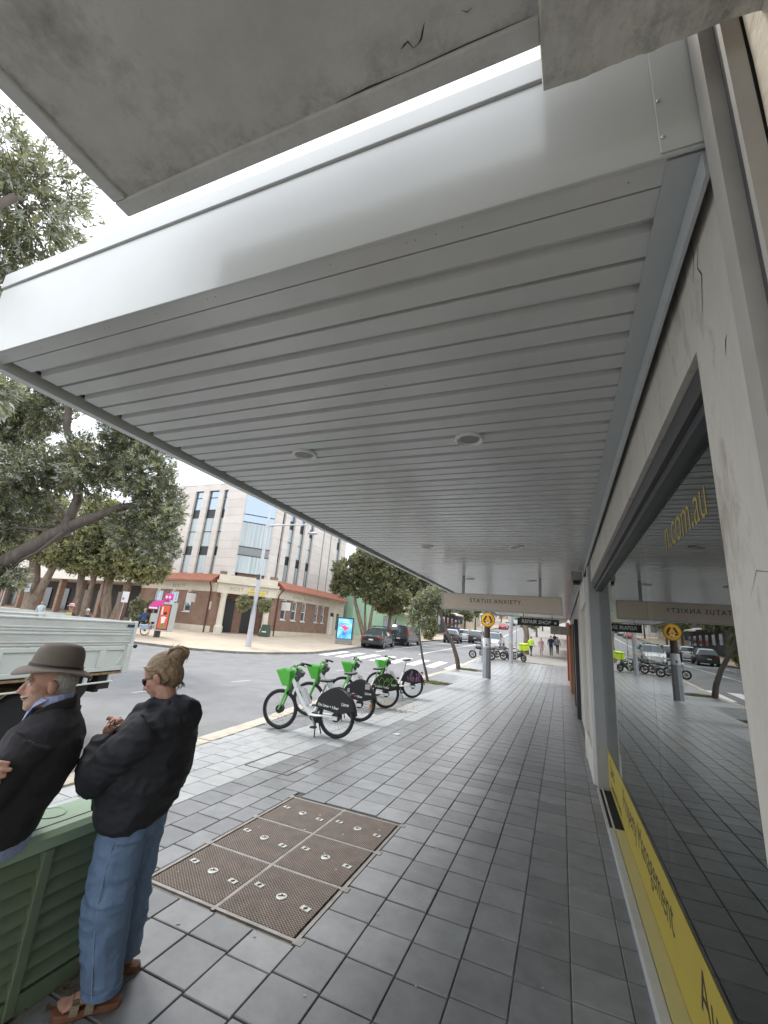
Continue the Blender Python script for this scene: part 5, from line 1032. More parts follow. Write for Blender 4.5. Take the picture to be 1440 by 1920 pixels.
# ================================================================ cars
m_cglass = mat('car_glass', (.10, .12, .13), .05, .55, var=0, spec=.8); m_hub = mat('alloy', (.35, .35, .36), .35, .8, var=0); m_plas = mat('black_plastic', (.02, .02, .021), .6, var=.1)
m_hl = mat('head_lamp', (.6, .62, .65), .1, .3, var=0); m_tl = mat('tail_red', (.35, .012, .012), .25, var=0); m_plate = mat('number_plate', (.7, .68, .55), .5, var=0)
SHAPES = {   # x, zbot, zbelt, ztop, half width at belt, half width at roof ; rear at x=0
 'hatch': [(0, .42, .62, .62, .80, .7), (.06, .32, .95, .96, .90, .74), (.30, .26, 1.08, 1.10, .94, .72), (1.1, .24, 1.06, 1.52, .96, .62), (1.8, .22, 1.02, 1.62, .96, .62), (2.6, .22, 1.0, 1.60, .96, .62), (3.05, .22, .99, 1.50, .96, .64), (3.85, .22, .96, .98, .95, .76), (4.45, .25, .84, .86, .90, .70), (4.72, .34, .66, .67, .76, .6)],
 'suv': [(0, .45, .7, .7, .82, .7), (.05, .36, 1.0, 1.02, .90, .74), (.12, .30, 1.10, 1.14, .92, .72), (.42, .28, 1.10, 1.60, .93, .66), (1.2, .26, 1.08, 1.70, .93, .66), (2.4, .26, 1.05, 1.70, .93, .66), (2.9, .26, 1.04, 1.60, .93, .68), (3.5, .26, 1.03, 1.06, .92, .76), (4.25, .3, .95, .97, .88, .7), (4.5, .4, .72, .73, .76, .6)],
 'van': [(0, .45, .7, .7, .90, .8), (.04, .36, 1.0, 1.02, .95, .84), (.10, .32, 1.10, 1.75, .96, .80), (.30, .30, 1.10, 1.92, .96, .78), (2.0, .28, 1.08, 1.95, .96, .78), (3.3, .28, 1.06, 1.93, .96, .78), (3.8, .28, 1.06, 1.78, .96, .78), (4.45, .28, 1.05, 1.10, .95, .8), (4.95, .32, .95, .97, .90, .7), (5.12, .42, .72, .73, .78, .6)]}
def car(name, label, shape, paint, x, y, rz, cat='car', s=1.0, plate=True, face_front=False, group=None, rack=False, zoff=0):
    st = SHAPES[shape]; sl = (gz(x, y+2)-gz(x, y-2))/4; t = thing(name, label, cat, (x, y, gz(x, y)-ROADDROP+zoff), rz, group); t.scale = (s, s, s)
    t.rotation_euler = (0, -math.atan(sl)*math.sin(rz), rz)
    L = st[-1][0]; body = MB(); gl = MB(); rings = []
    for X, zb, zt, zr, wb_, wr in st:
        hs = [(0, zb), (wb_*.86, zb), (wb_*.97, zb+.12), (wb_, (zb+zt)/2+.05), (wb_*.97, zt), (wr if zr > zt+.05 else wb_*.9, zr-.05 if zr > zt+.05 else zt+.0), (wr*.86 if zr > zt+.05 else wb_*.6, zr), (0, zr+.015)]
        rings.append([(X-L/2, -w, z) for w, z in hs]+[(X-L/2, w, z) for w, z in reversed(hs[1:-1])])
    n = len(rings[0]); body.v = [p for r_ in rings for p in r_]
    for i in range(len(st)-1):
        up0, up1 = st[i][3] > st[i][2]+.05, st[i+1][3] > st[i+1][2]+.05
        for j in range(n):
            f = (i*n+j, i*n+(j+1) % n, (i+1)*n+(j+1) % n, (i+1)*n+j)
            top = j in (5, 6, 7, 8); sidew = j in (4, 9)
            if (sidew and (up0 or up1)) or (top and (up0 != up1)):
                gl.add([body.v[q] for q in f], [(0, 1, 2, 3)])
            elif top and up0 and up1 and abs(st[i][3]-st[i+1][3]) > .09 and (st[i+1][0]-st[i][0]) < .9 and shape != 'van': gl.add([body.v[q] for q in f], [(0, 1, 2, 3)])
            else: body.f.append(f); body.m.append(0)
    body.f.append(tuple(range(n))); body.m.append(0); body.f.append(tuple((len(st)-1)*n+j for j in reversed(range(n)))); body.m.append(0)
    body.build('body', paint, t, smooth=32); gl.build('windows', m_cglass, t, smooth=20)
    pil = MB()
    for i in range(2, len(st)-2):
        if st[i][3] > st[i][2]+.05:
            for sgn in (0, 1):
                a = Vector(rings[i][4 if sgn == 0 else n-4]); b_ = Vector(rings[i][5 if sgn == 0 else n-5]); o_ = Vector((0, -.008 if sgn == 0 else .008, 0)); pil.bar(a+o_, b_+o_, .07, .02, up=(0, 1, 0))
    pil.build('pillars', paint, t)
    wx = (.82, L-.88); wr_ = .335 if shape != 'van' else .35
    wm = MB().lathe([(.2, -.11), (wr_-.02, -.11), (wr_, -.08), (wr_, .08), (wr_-.02, .11), (.2, .11)], Matrix.Rotation(R(90), 4, 'X'), n=24).mesh('wheel', m_tyre, 40)
    hm = MB().lathe([(.03, -.122), (.06, -.120), (.19, -.105), (.215, -.115), (.215, .115), (.05, .12)], Matrix.Rotation(R(90), 4, 'X'), n=14).mesh('alloy_rim', m_hub, 30)
    am = MB().lathe([(.02, -.02), (wr_+.05, -.02), (wr_+.05, .0), (.02, .0)], Matrix.Rotation(R(90), 4, 'X'), n=24).mesh('wheel_arch', m_plas)
    for xx in wx:
        for sg in (-1, 1):
            w = link('wheel', wm, t, loc=(xx-L/2, sg*.83, wr_)); r2 = link('alloy_rim', hm, w); r2.rotation_euler.z = math.pi if sg > 0 else 0
            link('wheel_arch', am, t, loc=(xx-L/2, sg*.945+(.01 if sg > 0 else 0), wr_+.015))
    zl = .82 if shape == 'hatch' else .88
    for sg in (-1, 1):
        tl_ = MB(); 
        if shape == 'van': tl_.box(-L/2+.035, -L/2+.16, sg*.86-.075, sg*.86+.075, .85, 1.55)
        else: tl_.box(-L/2+.02, -L/2+.22, sg*.70-.19, sg*.70+.19, zl+.02, zl+.14)
        tl_.build('tail_lamp', m_tl, t, bevel=.03)
        h_ = MB(); h_.box(L/2-.36, L/2-.14, sg*.66-.15, sg*.66+.15, .66, .80); h_.build('head_lamp', m_hl, t, bevel=.04)
        mr_ = MB(); mr_.box(L/2-1.75, L/2-1.6, sg*1.03-.08, sg*1.03+.08, 1.02, 1.18); mr_.build('mirror', paint, t, bevel=.04)
    b = MB(); b.box(-L/2+.015, -L/2+.2, -.62, .62, .36, .52); b.box(L/2-.22, L/2-.05, -.6, .6, .38, .56); b.build('bumper_trim', m_plas, t, bevel=.04)
    for xx in (-L/2-.012 if shape != 'van' else -L/2+.0, L/2-.03): b = MB(); b.box(xx, xx+.03, -.19, .19, .66, .77); b.build('number_plate', m_plate, t)
    if rack:
        b = MB()
        for xx in (-.35, .45): b.bar((xx, -.62, 1.75), (xx, .62, 1.75), .05, .04)
        for sg in (-1, 1): b.bar((-.55, sg*.55, 1.70), (.65, sg*.55, 1.70), .03, .05)
        b.build('roof_rack', m_plas, t)
    return t
m_cblack = mat('black_car_paint', (.022, .023, .026), .18, .2, var=0, coat=1.0); m_cgrey = mat('dark_grey_car_paint', (.05, .055, .06), .25, .4, var=0, coat=1.0); m_cwhite = mat('white_car_paint', (.72, .73, .74), .25, var=0, coat=1.0); m_cred = mat('red_car_paint', (.50, .02, .02), .25, var=0, coat=1.0); m_csilv = mat('silver_car_paint', (.45, .46, .48), .3, .6, var=0, coat=1.0)
UP = R(90); DN = R(-90)
car('parked_car', 'black hatchback with roof racks parked beside the ad panel', 'hatch', m_cblack, -14.75, 35.9, UP+R(6), rack=True)
car('parked_van', 'black people mover van parked in front of the hatchback', 'van', m_cblack, -14.55, 42.6, UP+R(2), cat='van')
CG = 'cars farther up the street'
car('parked_car', 'dark grey car parked on the far side beyond the bent tree', 'suv', m_cgrey, -13.0, 57.0, UP+R(4), group=CG)
car('parked_car', 'white car parked ahead of the dark grey one', 'suv', m_cwhite, -12.9, 64.0, UP+R(4), group=CG)
car('moving_car', 'dark grey wagon with red tail lamps driving uphill', 'suv', m_cgrey, -10.7, 62.0, UP, group=CG)
car('parked_car', 'bright red car parked high up the hill', 'hatch', m_cred, -13.5, 116.0, UP, group=CG)
car('parked_car', 'silver car beyond the red one on the hill', 'suv', m_csilv, -13.2, 125.0, UP, group=CG)
car('parked_car', 'dark car on the hill beyond the silver one', 'suv', m_cblack, -13.2, 134.0, UP, group=CG)
car('oncoming_car', 'white four wheel drive facing the motorbikes on the right kerb', 'suv', m_cwhite, -6.95, 50.0, DN, group=CG, s=1.06, rack=True)
car('parked_car', 'dark grey car roof showing behind the truck at far left', 'suv', mat('dull_grey_car', (.09, .09, .10), .45, .2, var=.05), -14.9, 5.6, UP, s=1.02, zoff=.02)

# ================================================================ tray truck beside the kerb (faces the camera side, tail away)
m_alu = mat('weathered_aluminium', (.62, .64, .61), .5, .25, var=.12, scale=2, dirt=.35, dscale=2.5, dcol=(.38, .34, .26), stretch=(1, 1, 4)); m_tray = mat('white_tray_paint', (.62, .66, .62), .5, var=.05, dirt=.35, dscale=4, dcol=(.38, .30, .2)); m_rust = mat('rusty_edge', (.28, .18, .09), .8, var=.4, scale=12); m_chas = mat('black_chassis', (.03, .025, .022), .7, var=.3, scale=8)
TT = thing('tray_truck', 'white tray truck with ribbed aluminium side boards parked at the kerb', 'truck', (-6.70, 5.40, -ROADDROP), R(10))   # local: +y tail, -y front, x=0 near side
def tp(mb, name, m, **k): return mb.build(name, m, TT, **k)
z0, zl, zt = .97, 1.34, 1.745; LEN = 4.6; WID = 2.0
tp(MB().box(-WID, -.012, -LEN, -.06, z0-.02, z0+.03), 'tray_floor', m_chas)
for sx, nm in ((0, 'near'), (-WID, 'far')):
    xo = sx; sg = 1 if sx == 0 else -1
    b = MB(); b.box(xo-.035, xo, -LEN, -.12, z0, z0+.06); b.box(xo-.035, xo, -LEN, -.12, zl-.06, zl); b.box(xo-.03, xo-.018, -LEN, -.12, z0+.06, zl-.06)
    tp(b, 'drop_side', m_tray, bevel=.006)
    for k in range(6): b = MB(); b.box(xo-.017, xo+.004*sg, -.62-k*.78, -.50-k*.78, z0+.061, zl-.061); tp(b, 'side_rib', m_tray, bevel=.004)
    b = MB(); b.bar((xo-.008, -.16, zl-.10), (xo-.008, -.22, z0+.1), .02, .02); tp(b, 'side_brace', m_tray)
    hh = (zt-zl-.012)/2
    for k in range(2):
        za = zl+.008+k*hh; b = MB(); b.box(xo-.03, xo-.006, -LEN, -.05, za, za+hh-.006)
        for q in (.12, .30, .88): b.box(xo-.008, xo+.004, -LEN, -.05, za+hh*q-.010, za+hh*q+.010)
        tp(b, 'side_board', m_alu, bevel=.003)
    for k in range(2):
        yb = -1.05-k*1.5; b = MB(); b.tube([(xo+.02, yb, zl-.05), (xo+.035, yb, z0+.10), (xo+.035, yb-.12, z0+.08), (xo+.02, yb-.13, z0+.14)], .011, 6); tp(b, 'latch_handle', m_tray, smooth=50)
b = MB(); b.box(-.03, .03, -.11, -.005, z0-.05, zl+.03); b.box(-.02, .025, -.05, .0, zl+.031, zt); tp(b, 'corner_post', m_tray, bevel=.008)
b = MB(); b.box(-WID, -WID+.05, -.11, -.005, z0-.05, zt); tp(b, 'corner_post', m_tray, bevel=.008)
b = MB(); b.box(-WID+.055, -.035, -.04, -.01, z0, zl); tp(b, 'tailgate', m_tray, bevel=.006)
for k in range(2):
    b = MB(); b.box(-WID+.055, -.035, -.035, -.012, zl+.01+k*hh, zl+.004+(k+1)*hh); tp(b, 'tail_board', m_alu)
b = MB(); b.ell((.02, .05, zl+.0), (.035, .03, .035), 12, 8); b.cyl((.02, 0, zl), (.02, .05, zl), .012); tp(b, 'marker_lamp', m_plas, smooth=50)
b = MB(); b.box(.0045, .007, -.20, -.05, zt-.10, zt-.06); tp(b, 'maker_plate', mat('navy_plate', (.02, .035, .08), .5, var=0))
b = MB(); b.box(-.05, .0, -LEN, -.05, z0-.05, z0-.021); tp(b, 'tray_rail', m_rust)
b = MB(); b.tube([(.0, -.25, z0-.16), (.0, -1.6, z0-.17), (.0, -2.6, z0-.17)], .014, 8); tp(b, 'side_rope_rail', m_tray, smooth=50)
for yv in (-.3, -.75, -1.5): b = MB(); b.box(-.03, -.005, yv-.03, yv+.03, z0-.17, z0-.05); tp(b, 'rail_bracket', m_tray)
for xx in (-.55, -1.45): b = MB(); b.box(xx-.05, xx+.05, -LEN-1.5, -.25, z0-.28, z0-.06); tp(b, 'chassis_rail', m_chas)
b = MB(); b.box(-1.3, -.25, -.30, -.22, z0-.35, z0-.2); b.box(-.32, -.18, -.34, -.10, z0-.30, z0-.06); tp(b, 'rear_bar', m_chas)
b = MB(); b.prism([(-.16, 0), (.16, 0), (.12, -.22), (.06, -.30), (.10, -.42), (-.10, -.42), (-.06, -.30), (-.12, -.22)], face((-.22, -.62, z0-.1), (0, 1, 0), (0, 0, 1)), .02); b.box(-.30, -.18, -.66, -.52, z0-.60, z0-.50); tp(b, 'tow_bracket', m_chas, bevel=.008)
for yv in (-1.55, -LEN-.6):
    for xx in (-.28, -WID+.28):
        b = MB(); b.lathe([(.19, -.12), (.34, -.12), (.37, -.08), (.37, .08), (.34, .12), (.19, .12)], Matrix.Translation((xx, yv, .37)) @ Matrix.Rotation(R(90), 4, 'Y'), n=26); W = tp(b, 'wheel', m_tyre, smooth=40)
        b = MB(); b.lathe([(.03, -.1), (.19, -.09), (.2, .0), (.19, .09), (.03, .1)], Matrix.Translation((xx, yv, .37)) @ Matrix.Rotation(R(90), 4, 'Y'), n=18); b.build('wheel_disc', m_tray, W, smooth=40)
b = MB()
for a0, a1 in zip(np.linspace(R(10), R(170), 10)[:-1], np.linspace(R(10), R(170), 10)[1:]): b.bar((-.28, -1.55+.46*math.cos(a0), .37+.44*math.sin(a0)), (-.28, -1.55+.46*math.cos(a1), .37+.44*math.sin(a1)), .30, .012)
tp(b, 'mudguard', mat('tan_mudguard', (.36, .26, .13), .7, var=.2))
b = MB(); b.box(-.44, -.12, -1.10, -1.085, .22, .70, M=Matrix()); tp(b, 'mud_flap', m_chas)
b = MB(); b.bar((-.03, -1.02, z0-.12), (-.03, -.86, .50), .10, .03, up=(1, 0, 0)); tp(b, 'flap_bracket', mat('tan_mudguard', (.36, .26, .13), .7, var=.2))
b = MB(); b.box(-WID+.1, -.1, -LEN-2.0, -LEN-.15, .5, 1.2); b.box(-WID+.14, -.14, -LEN-1.7, -LEN-.2, 1.201, 2.05); tp(b, 'cab', m_cwhite, bevel=.08)
b = MB(); b.box(-WID+.10, -.10, -LEN-1.45, -LEN-.5, 1.35, 1.9); tp(b, 'cab_window', m_cglass, bevel=.03)

# white ute tray and yellow post behind the truck
UT = thing('white_ute', 'white ute with an aluminium tray showing just above the near truck', 'ute', (-16.9, 10.7, gz(-16.9, 10.7)-ROADDROP), R(4))
for sx in (0, -1.8):
    b = MB(); b.box(sx-.03, sx, -2.6, -.05, .95, 1.28); b.box(sx-.026, sx-.004, -2.6, -.05, 1.285, 1.62); b.build('side_board', m_alu, UT, bevel=.004)
b = MB(); b.box(-1.8, 0, -.05, -.02, .95, 1.28); b.build('tailgate', m_alu, UT)
b = MB(); b.box(-.03, .06, -.08, .06, .9, 1.66); b.build('corner_post', mat('yellow_post', (.62, .52, .16), .6), UT)
b = MB(); b.box(-1.8, -.03, -2.6, -.1, .86, .93); b.build('tray_floor', m_chas, UT)
b = MB(); b.box(-1.75, -.05, -5.2, -2.7, .42, 1.05); b.box(-1.65, -.15, -4.0, -2.75, 1.051, 1.75); b.build('cab', m_cwhite, UT, bevel=.1)
for yv in (-1.0, -4.3):
    for xx in (-.2, -1.6): b = MB(); b.lathe([(.05, -.1), (.33, -.1), (.34, 0), (.33, .1), (.05, .1)], Matrix.Translation((xx, yv, .34)) @ Matrix.Rotation(R(90), 4, 'Y'), n=20); b.build('wheel', m_tyre, UT, smooth=40)

# ================================================================ motorbikes
m_mblk = mat('motorbike_black', (.02, .02, .022), .3, .2, var=.1, coat=.5); m_eng = mat('engine_metal', (.22, .22, .23), .35, .8, var=.1); m_chrome = mat('chrome', (.55, .55, .56), .15, 1.0, var=0)
def motorbike(name, label, x, y, rz, tank, box=None, scooter=False):
    t = thing(name, label, 'motorbike', (x, y, gz(x, y)-(ROADDROP if x < -5.9 else 0)), rz, 'motorbikes parked at the kerb'); t.rotation_euler.x = R(-7)
    r = .29 if not scooter else .25
    for xx in (0, 1.38 if not scooter else 1.2):
        b = MB(); b.ring((xx, 0, r), (0, 1, 0), r-.055, .055, 26, 8, sq=1.1); W = b.build('wheel', m_tyre, t, smooth=60)
        b = MB(); b.lathe([(.05, -.04), (.09, -.05), (.11, 0), (.09, .05), (.05, .04)], Matrix.Translation((xx, 0, r)) @ Matrix.Rotation(R(90), 4, 'X'), n=16)
        for i in range(6): a = i*math.pi/3; b.bar((xx+.06*math.cos(a), 0, r+.06*math.sin(a)), (xx+(r-.08)*math.cos(a), 0, r+(r-.08)*math.sin(a)), .03, .03)
        b.build('wheel_hub', m_eng, W)
    fx = 1.38 if not scooter else 1.2
    for sg in (-1, 1): b = MB(); b.tube([(fx, sg*.09, r), (fx-.28, sg*.09, .95)], .022, 8); b.build('fork_leg', m_chrome, t, smooth=50)
    b = MB(); b.tube([(fx-.42, -.36, 1.06), (fx-.33, -.2, 1.05), (fx-.30, 0, 1.0), (fx-.33, .2, 1.05), (fx-.42, .36, 1.06)], .016, 8); b.build('handlebar', m_mblk, t, smooth=50)
    b = MB(); b.ell((fx-.16, 0, .90), (.10, .10, .11), 14, 10); b.build('head_lamp', m_hl, t, smooth=60)
    for sg in (-1, 1): b = MB(); b.tube([(fx-.34, sg*.26, 1.06), (fx-.33, sg*.36, 1.22)], .006, 6); b.ell((fx-.34, sg*.37, 1.24), (.02, .06, .04)); b.build('mirror', m_mblk, t, smooth=50)
    if not scooter:
        b = MB(); b.ell((.88, 0, .80), (.30, .15, .14), 16, 10); b.build('fuel_tank', tank, t, smooth=60)
        b = MB(); b.tube([(.62, 0, .78), (.35, 0, .74), (.10, 0, .80), (-.18, 0, .84)], [(.09, .05), (.13, .05), (.12, .05), (.07, .03)], 12, up=(0, 0, 1)); b.build('seat', m_bblack, t, smooth=60)
        b = MB(); b.box(.48, .88, -.15, .15, .28, .62); b.lathe([(.02, -.2), (.11, -.19), (.11, .19), (.02, .2)], Matrix.Translation((.62, 0, .40)) @ Matrix.Rotation(R(90), 4, 'X'), n=16); b.build('engine', m_eng, t, bevel=.03)
        b = MB(); b.tube([(.8, -.14, .45), (.9, -.17, .25), (.6, -.19, .20), (-.25, -.2, .32)], [.025, .025, .035, .045], 8); b.build('exhaust', m_chrome, t, smooth=50)
        b = MB(); b.tube([(0, .09, r), (.5, .08, .38)], .03, 6); b.tube([(0, -.09, r), (.5, -.08, .38)], .03, 6); b.bar((1.06, 0, .92), (.5, 0, .45), .06, .08); b.build('frame', m_mblk, t, smooth=40)
    else:
        b = MB(); b.tube([(fx-.16, 0, .85), (fx-.2, 0, .5), (fx-.36, 0, .30), (.5, 0, .26), (.3, 0, .45), (.05, 0, .62)], [(.18, .05), (.2, .05), (.17, .05), (.15, .06), (.16, .12), (.12, .1)], 12, up=(0, 1, 0)) if False else b.tube([(fx-.16, 0, .85), (fx-.2, 0, .5), (fx-.36, 0, .30), (.5, 0, .28), (.3, 0, .45), (.05, 0, .62)], [(.18, .05), (.2, .05), (.17, .05), (.15, .07), (.16, .14), (.12, .1)], 12); b.build('fairing', tank, t, smooth=60)
        b = MB(); b.tube([(.55, 0, .70), (.3, 0, .72), (.0, 0, .76)], [(.10, .05), (.14, .06), (.1, .04)], 12, up=(0, 0, 1)); b.build('seat', m_bblack, t, smooth=60)
    b = MB()
    for xx in (0, fx):
        A = np.linspace(R(35), R(150), 7)
        for a0, a1 in zip(A[:-1], A[1:]): b.bar((xx+(r+.02)*math.cos(a0), 0, r+(r+.02)*math.sin(a0)), (xx+(r+.02)*math.cos(a1), 0, r+(r+.02)*math.sin(a1)), .11, .008)
    b.build('mudguards', m_mblk, t)
    b = MB(); b.box(-.30, -.22, -.08, .08, .70, .78); b.build('tail_lamp', m_tl, t, bevel=.02)
    if box:
        b = MB(); b.box(-.38, .12, -.27, .27, .82, 1.30); B = b.build('delivery_box', box, t, bevel=.03)
        b = MB(); b.box(-.385, .125, -.275, .275, 1.20, 1.23); b.box(-.14, -.12, -.276, .276, .825, 1.29); b.build('box_seam', m_bblack, B)
    return t
motorbike('motorbike', 'black motorbike beside the crossing pole, front wheel to the road', -4.7, 33.2, R(178), m_mblk)
motorbike('motorbike', 'black motorbike with silver tank in the middle of the row', -4.0, 34.4, R(172), m_eng)
motorbike('motorbike', 'black motorbike behind the galvanised pole', -3.3, 35.6, R(175), m_mblk)
motorbike('delivery_scooter', 'dark delivery scooter carrying a neon yellow box', -2.55, 34.3, R(150), mat('scooter_dark', (.03, .06, .04), .4, var=0), mat('neon_box', (.52, .72, .03), .6, var=.05), True)

# ================================================================ street furniture
m_gpole = mat('galvanised_pole', (.40, .42, .44), .5, .5, var=.15, scale=3, dirt=.25, dscale=5, dcol=(.25, .22, .2)); m_wood = mat('dark_timber_pole', (.075, .062, .055), .9, var=.3, scale=6, bump=.6, bscale=20, stretch=(1, 1, .1)); m_sheath = mat('grey_pole_sheath', (.30, .32, .34), .5, .3, var=.1, dirt=.3, dscale=5, dcol=(.2, .19, .18))
cp = thing('crossing_pole', 'timber pole in a grey sheath carrying the round yellow crossing sign', 'pole', (-3.42, 22.51, prof(22.5)))
b = MB(); b.cyl((0, 0, 0), (0, 0, 9.0), .15, .12, 14); b.build('pole', m_wood, cp, smooth=50)
b = MB(); b.cyl((0, 0, 0), (0, 0, 1.42), .205, .195, 8); b.build('sheath', m_sheath, cp)
b = MB(); b.cyl((0, 0, 1.425), (0, 0, 1.88), .185, .18, 16); b.build('notice_wrap', mat('pale_notice', (.62, .62, .63), .7, var=.08), cp, smooth=50)
b = MB(); b.box(-.04, .03, -.188, -.184, 1.50, 1.60); b.build('notice_mark', m_bdark, cp)
m_sy = mat('sign_yellow', (.80, .42, .02), .45, var=.03); sd_ = MB(); sd_.lathe([(.36, 0), (.36, .012)], Matrix.Translation((.06, -.22, 2.76)) @ Matrix.Rotation(R(90), 4, 'X'), n=36); D = sd_.build('sign_disc', m_sy, cp)
sd_ = MB(); sd_.ring((.06, -.237, 2.76), (0, 1, 0), .34, .01, 36, 4); sd_.build('sign_border', m_ink, D)
def flat(pts, m, name, par, y=-.2335): b = MB(); b.prism(pts, face((.06, y, 2.76), (1, 0, 0), (0, 0, 1)), .003); return b.build(name, m, par)
for s in (-1, 1): flat([(s*.02, .20), (s*.115, .20), (s*.235, -.04), (s*.14, -.04)][::s], m_ink, 'leg_symbol', D)
for s in (-1, 1): flat([(s*.14, -.06), (s*.26, -.06), (s*.14, -.15), (s*.06, -.13)][::s], m_ink, 'foot_symbol', D)
b = MB()
for i in range(5): b.lathe([(.035, 0), (.035, .002)], Matrix.Translation((.06+[-.05, .0, .06, .02, -.02][i], -.2375-.001*i, 2.76+[-.13, -.05, -.12, -.19, -.16][i])) @ Matrix.Rotation(R(90), 4, 'X'), n=10, mi=i % 2)
b.build('sticker', [mat('sticker_white', (.7, .68, .62), .6, var=0), mat('sticker_red', (.5, .1, .08), .6, var=0)], D)
pp_ = thing('light_pole', 'galvanised pole beside the parked motorbikes', 'pole', (-3.27, 32.45, prof(32.45)))
b = MB(); b.cyl((0, 0, -.1), (0, 0, 9), .14, .10, 14); b.build('pole', m_gpole, pp_, smooth=50)
b = MB(); b.box(-.2, .2, -.2, .2, -.05, .02); b.build('base_plate', m_gpole, pp_)
for i, z in enumerate((1.3, 1.75, 2.1)): b = MB(); b.cyl((0, 0, z), (0, 0, z+.16), .146, .146, 14); b.build('sticker_band', mat('sticker_band%d' % i, ((.5, .45, .35), (.3, .36, .4), (.55, .3, .25))[i], .7, var=.4, scale=14), pp_, smooth=50)
for nm, lab, x, y, sx in (('sign_post', 'thin steel parking sign post left of the crossing pole', -5.1, 31.4, .0), ('sign_post', 'thin steel sign post right of the galvanised pole', -2.95, 33.2, .0)):
    t = thing(nm, lab, 'sign post', (x, y, prof(y))); b = MB(); b.cyl((0, 0, -.1), (0, 0, 3.3), .03, .03, 8); b.build('post', m_gpole, t, smooth=50)
    b = MB(); b.box(-.2, .2, -.05, -.035, 2.7, 3.25); b.build('sign_plate', mat('sign_white', (.68, .69, .68), .5, var=.03), t)
    b = MB(); b.box(-.16, .16, -.053, -.0505, 2.95, 3.15); b.build('sign_print', mat('sign_green_print', (.03, .25, .08), .5, var=0), t)
# tall mast with lamp arm and flower baskets
lp = thing('lamp_mast', 'tall pale street mast with long arm and two hanging flower baskets', 'street lamp', (-19.12, 23.97, gz(-19.12, 23.97)))
m_mast = mat('pale_mast', (.50, .51, .54), .45, .3, var=.05)
b = MB(); b.cyl((0, 0, -.1), (0, 0, 2.6), .19, .17, 14); b.cyl((0, 0, 2.6), (0, 0, 9.6), .15, .075, 14); b.build('mast', m_mast, lp, smooth=40)
b = MB(); b.tube([(0, 0, 8.25), (1.4, 1.0, 8.55), (2.4, 1.75, 8.75)], [.07, .055, .045], 8); b.cyl((0, 0, 8.1), (0, 0, 8.42), .12, .12, 10); b.build('arm', m_mast, lp, smooth=40)
b = MB(); b.cyl((2.35, 1.7, 8.75), (2.35, 1.7, 8.2), .06, .06, 8); b.ell((2.6, 1.9, 8.12), (.45, .25, .1), 14, 8); b.build('lamp_head', m_mast, lp, smooth=50)
for s in (-1, 1):
    b = MB(); b.bar((0, 0, 3.4), (s*.62, s*.48, 3.4), .04, .04); b.build('basket_arm', m_mast, lp)
    b = MB(); b.lathe([(.04, 2.45), (.2, 2.52), (.30, 2.75)], Matrix.Translation((s*.55, s*.42, 0)), n=14); b.build('basket_bowl', m_soil, lp, smooth=50)
    V, F, mi, c, ms = leaves([(s*.55, s*.42, 2.85, .48, .48, .45), (s*.55, s*.42, 2.55, .42, .42, .3)], 420, 8, .12, .05, (.2, .4, .3, .1), (L_mid, L_mid, L_lite, L_yel), 70+s, .4, .4); link('basket_foliage', npmesh('basket_foliage', V, F, list(ms), mi), lp)
b = MB(); b.box(-.12, .12, -.16, -.05, 4.4, 4.75); b.build('camera_box', m_bdark, lp, bevel=.02)
# recycling bin
bn = thing('street_bin', 'dark green sloping street bin beside the brick corner', 'bin', (-23.5, 31.3, gz(-23.5, 31.3)), R(20))
b = MB(); b.prism([(-.42, 0), (.42, 0), (.34, 1.0), (-.18, 1.0)], face((0, .3, 0), (1, 0, 0), (0, 0, 1)), .6); b.build('body', mat('bin_green', (.05, .085, .065), .6, var=.15), bn, bevel=.03)
b = MB(); b.box(-.15, .22, -.305, -.301, .35, .45); b.build('bin_print', m_let, bn)
# digital ad panel
ad = thing('ad_panel', 'free standing digital ad panel with bright blue screen on the plaza', 'ad panel', (-17.1, 33.75, gz(-17.1, 33.75)), R(24))
m_adg = mat('ad_grey', (.24, .24, .23), .5, .2, var=.05)
b = MB(); b.box(-.70, .70, -.12, .12, .32, 2.20); b.build('housing', m_bblack, ad, bevel=.03)
b = MB(); b.box(-.72, .72, -.15, .15, .12, .42); b.box(-.72, -.42, -.15, .15, -.1, .119); b.box(.42, .72, -.15, .15, -.1, .119); b.build('base', m_adg, ad, bevel=.015)
b = MB(); b.box(.70, .80, -.10, .10, .42, 2.2); b.build('side_cheek', m_adg, ad)
def scrmat():
    m = bpy.data.materials.new('screen_picture'); m.use_nodes = True; n = m.node_tree.nodes; l = m.node_tree.links; b = n['Principled BSDF']; b.inputs['Roughness'].default_value = .2
    g = n.new('ShaderNodeTexCoord'); nz_ = n.new('ShaderNodeTexNoise'); nz_.inputs['Scale'].default_value = 1.6; l.new(g.outputs['Object'], nz_.inputs[0]); r = n.new('ShaderNodeValToRGB'); e = r.color_ramp.elements; e[0].position = .3; e[0].color = (.02, .10, .55, 1); e[1].position = .6; e[1].color = (.12, .45, .85, 1); x = e.new(.75); x.color = (.55, .75, .95, 1)
    l.new(nz_.outputs[0], r.inputs[0]); l.new(r.outputs[0], b.inputs['Base Color']); l.new(r.outputs[0], b.inputs['Emission Color']); b.inputs['Emission Strength'].default_value = .55; return m
b = MB(); b.box(-.60, .60, -.1285, -.1215, .46, 2.10); SC = b.build('screen', scrmat(), ad)
m_scr = mat('screen_red', (.75, .06, .14), .3, var=.15, scale=4, emit=.4); m_scw = mat('screen_white', (.75, .8, .9), .3, var=0, emit=.5)
b = MB(); b.prism([(-.45, .35), (-.2, .15), (0, .22), (.18, .05), (.5, .1), (.25, -.1), (.1, -.2), (.02, -.42), (-.06, -.15), (-.25, .0)], face((0, -.129, 1.35), (1, 0, 0), (0, 0, 1)), .002); b.build('screen_shape', m_scr, SC)
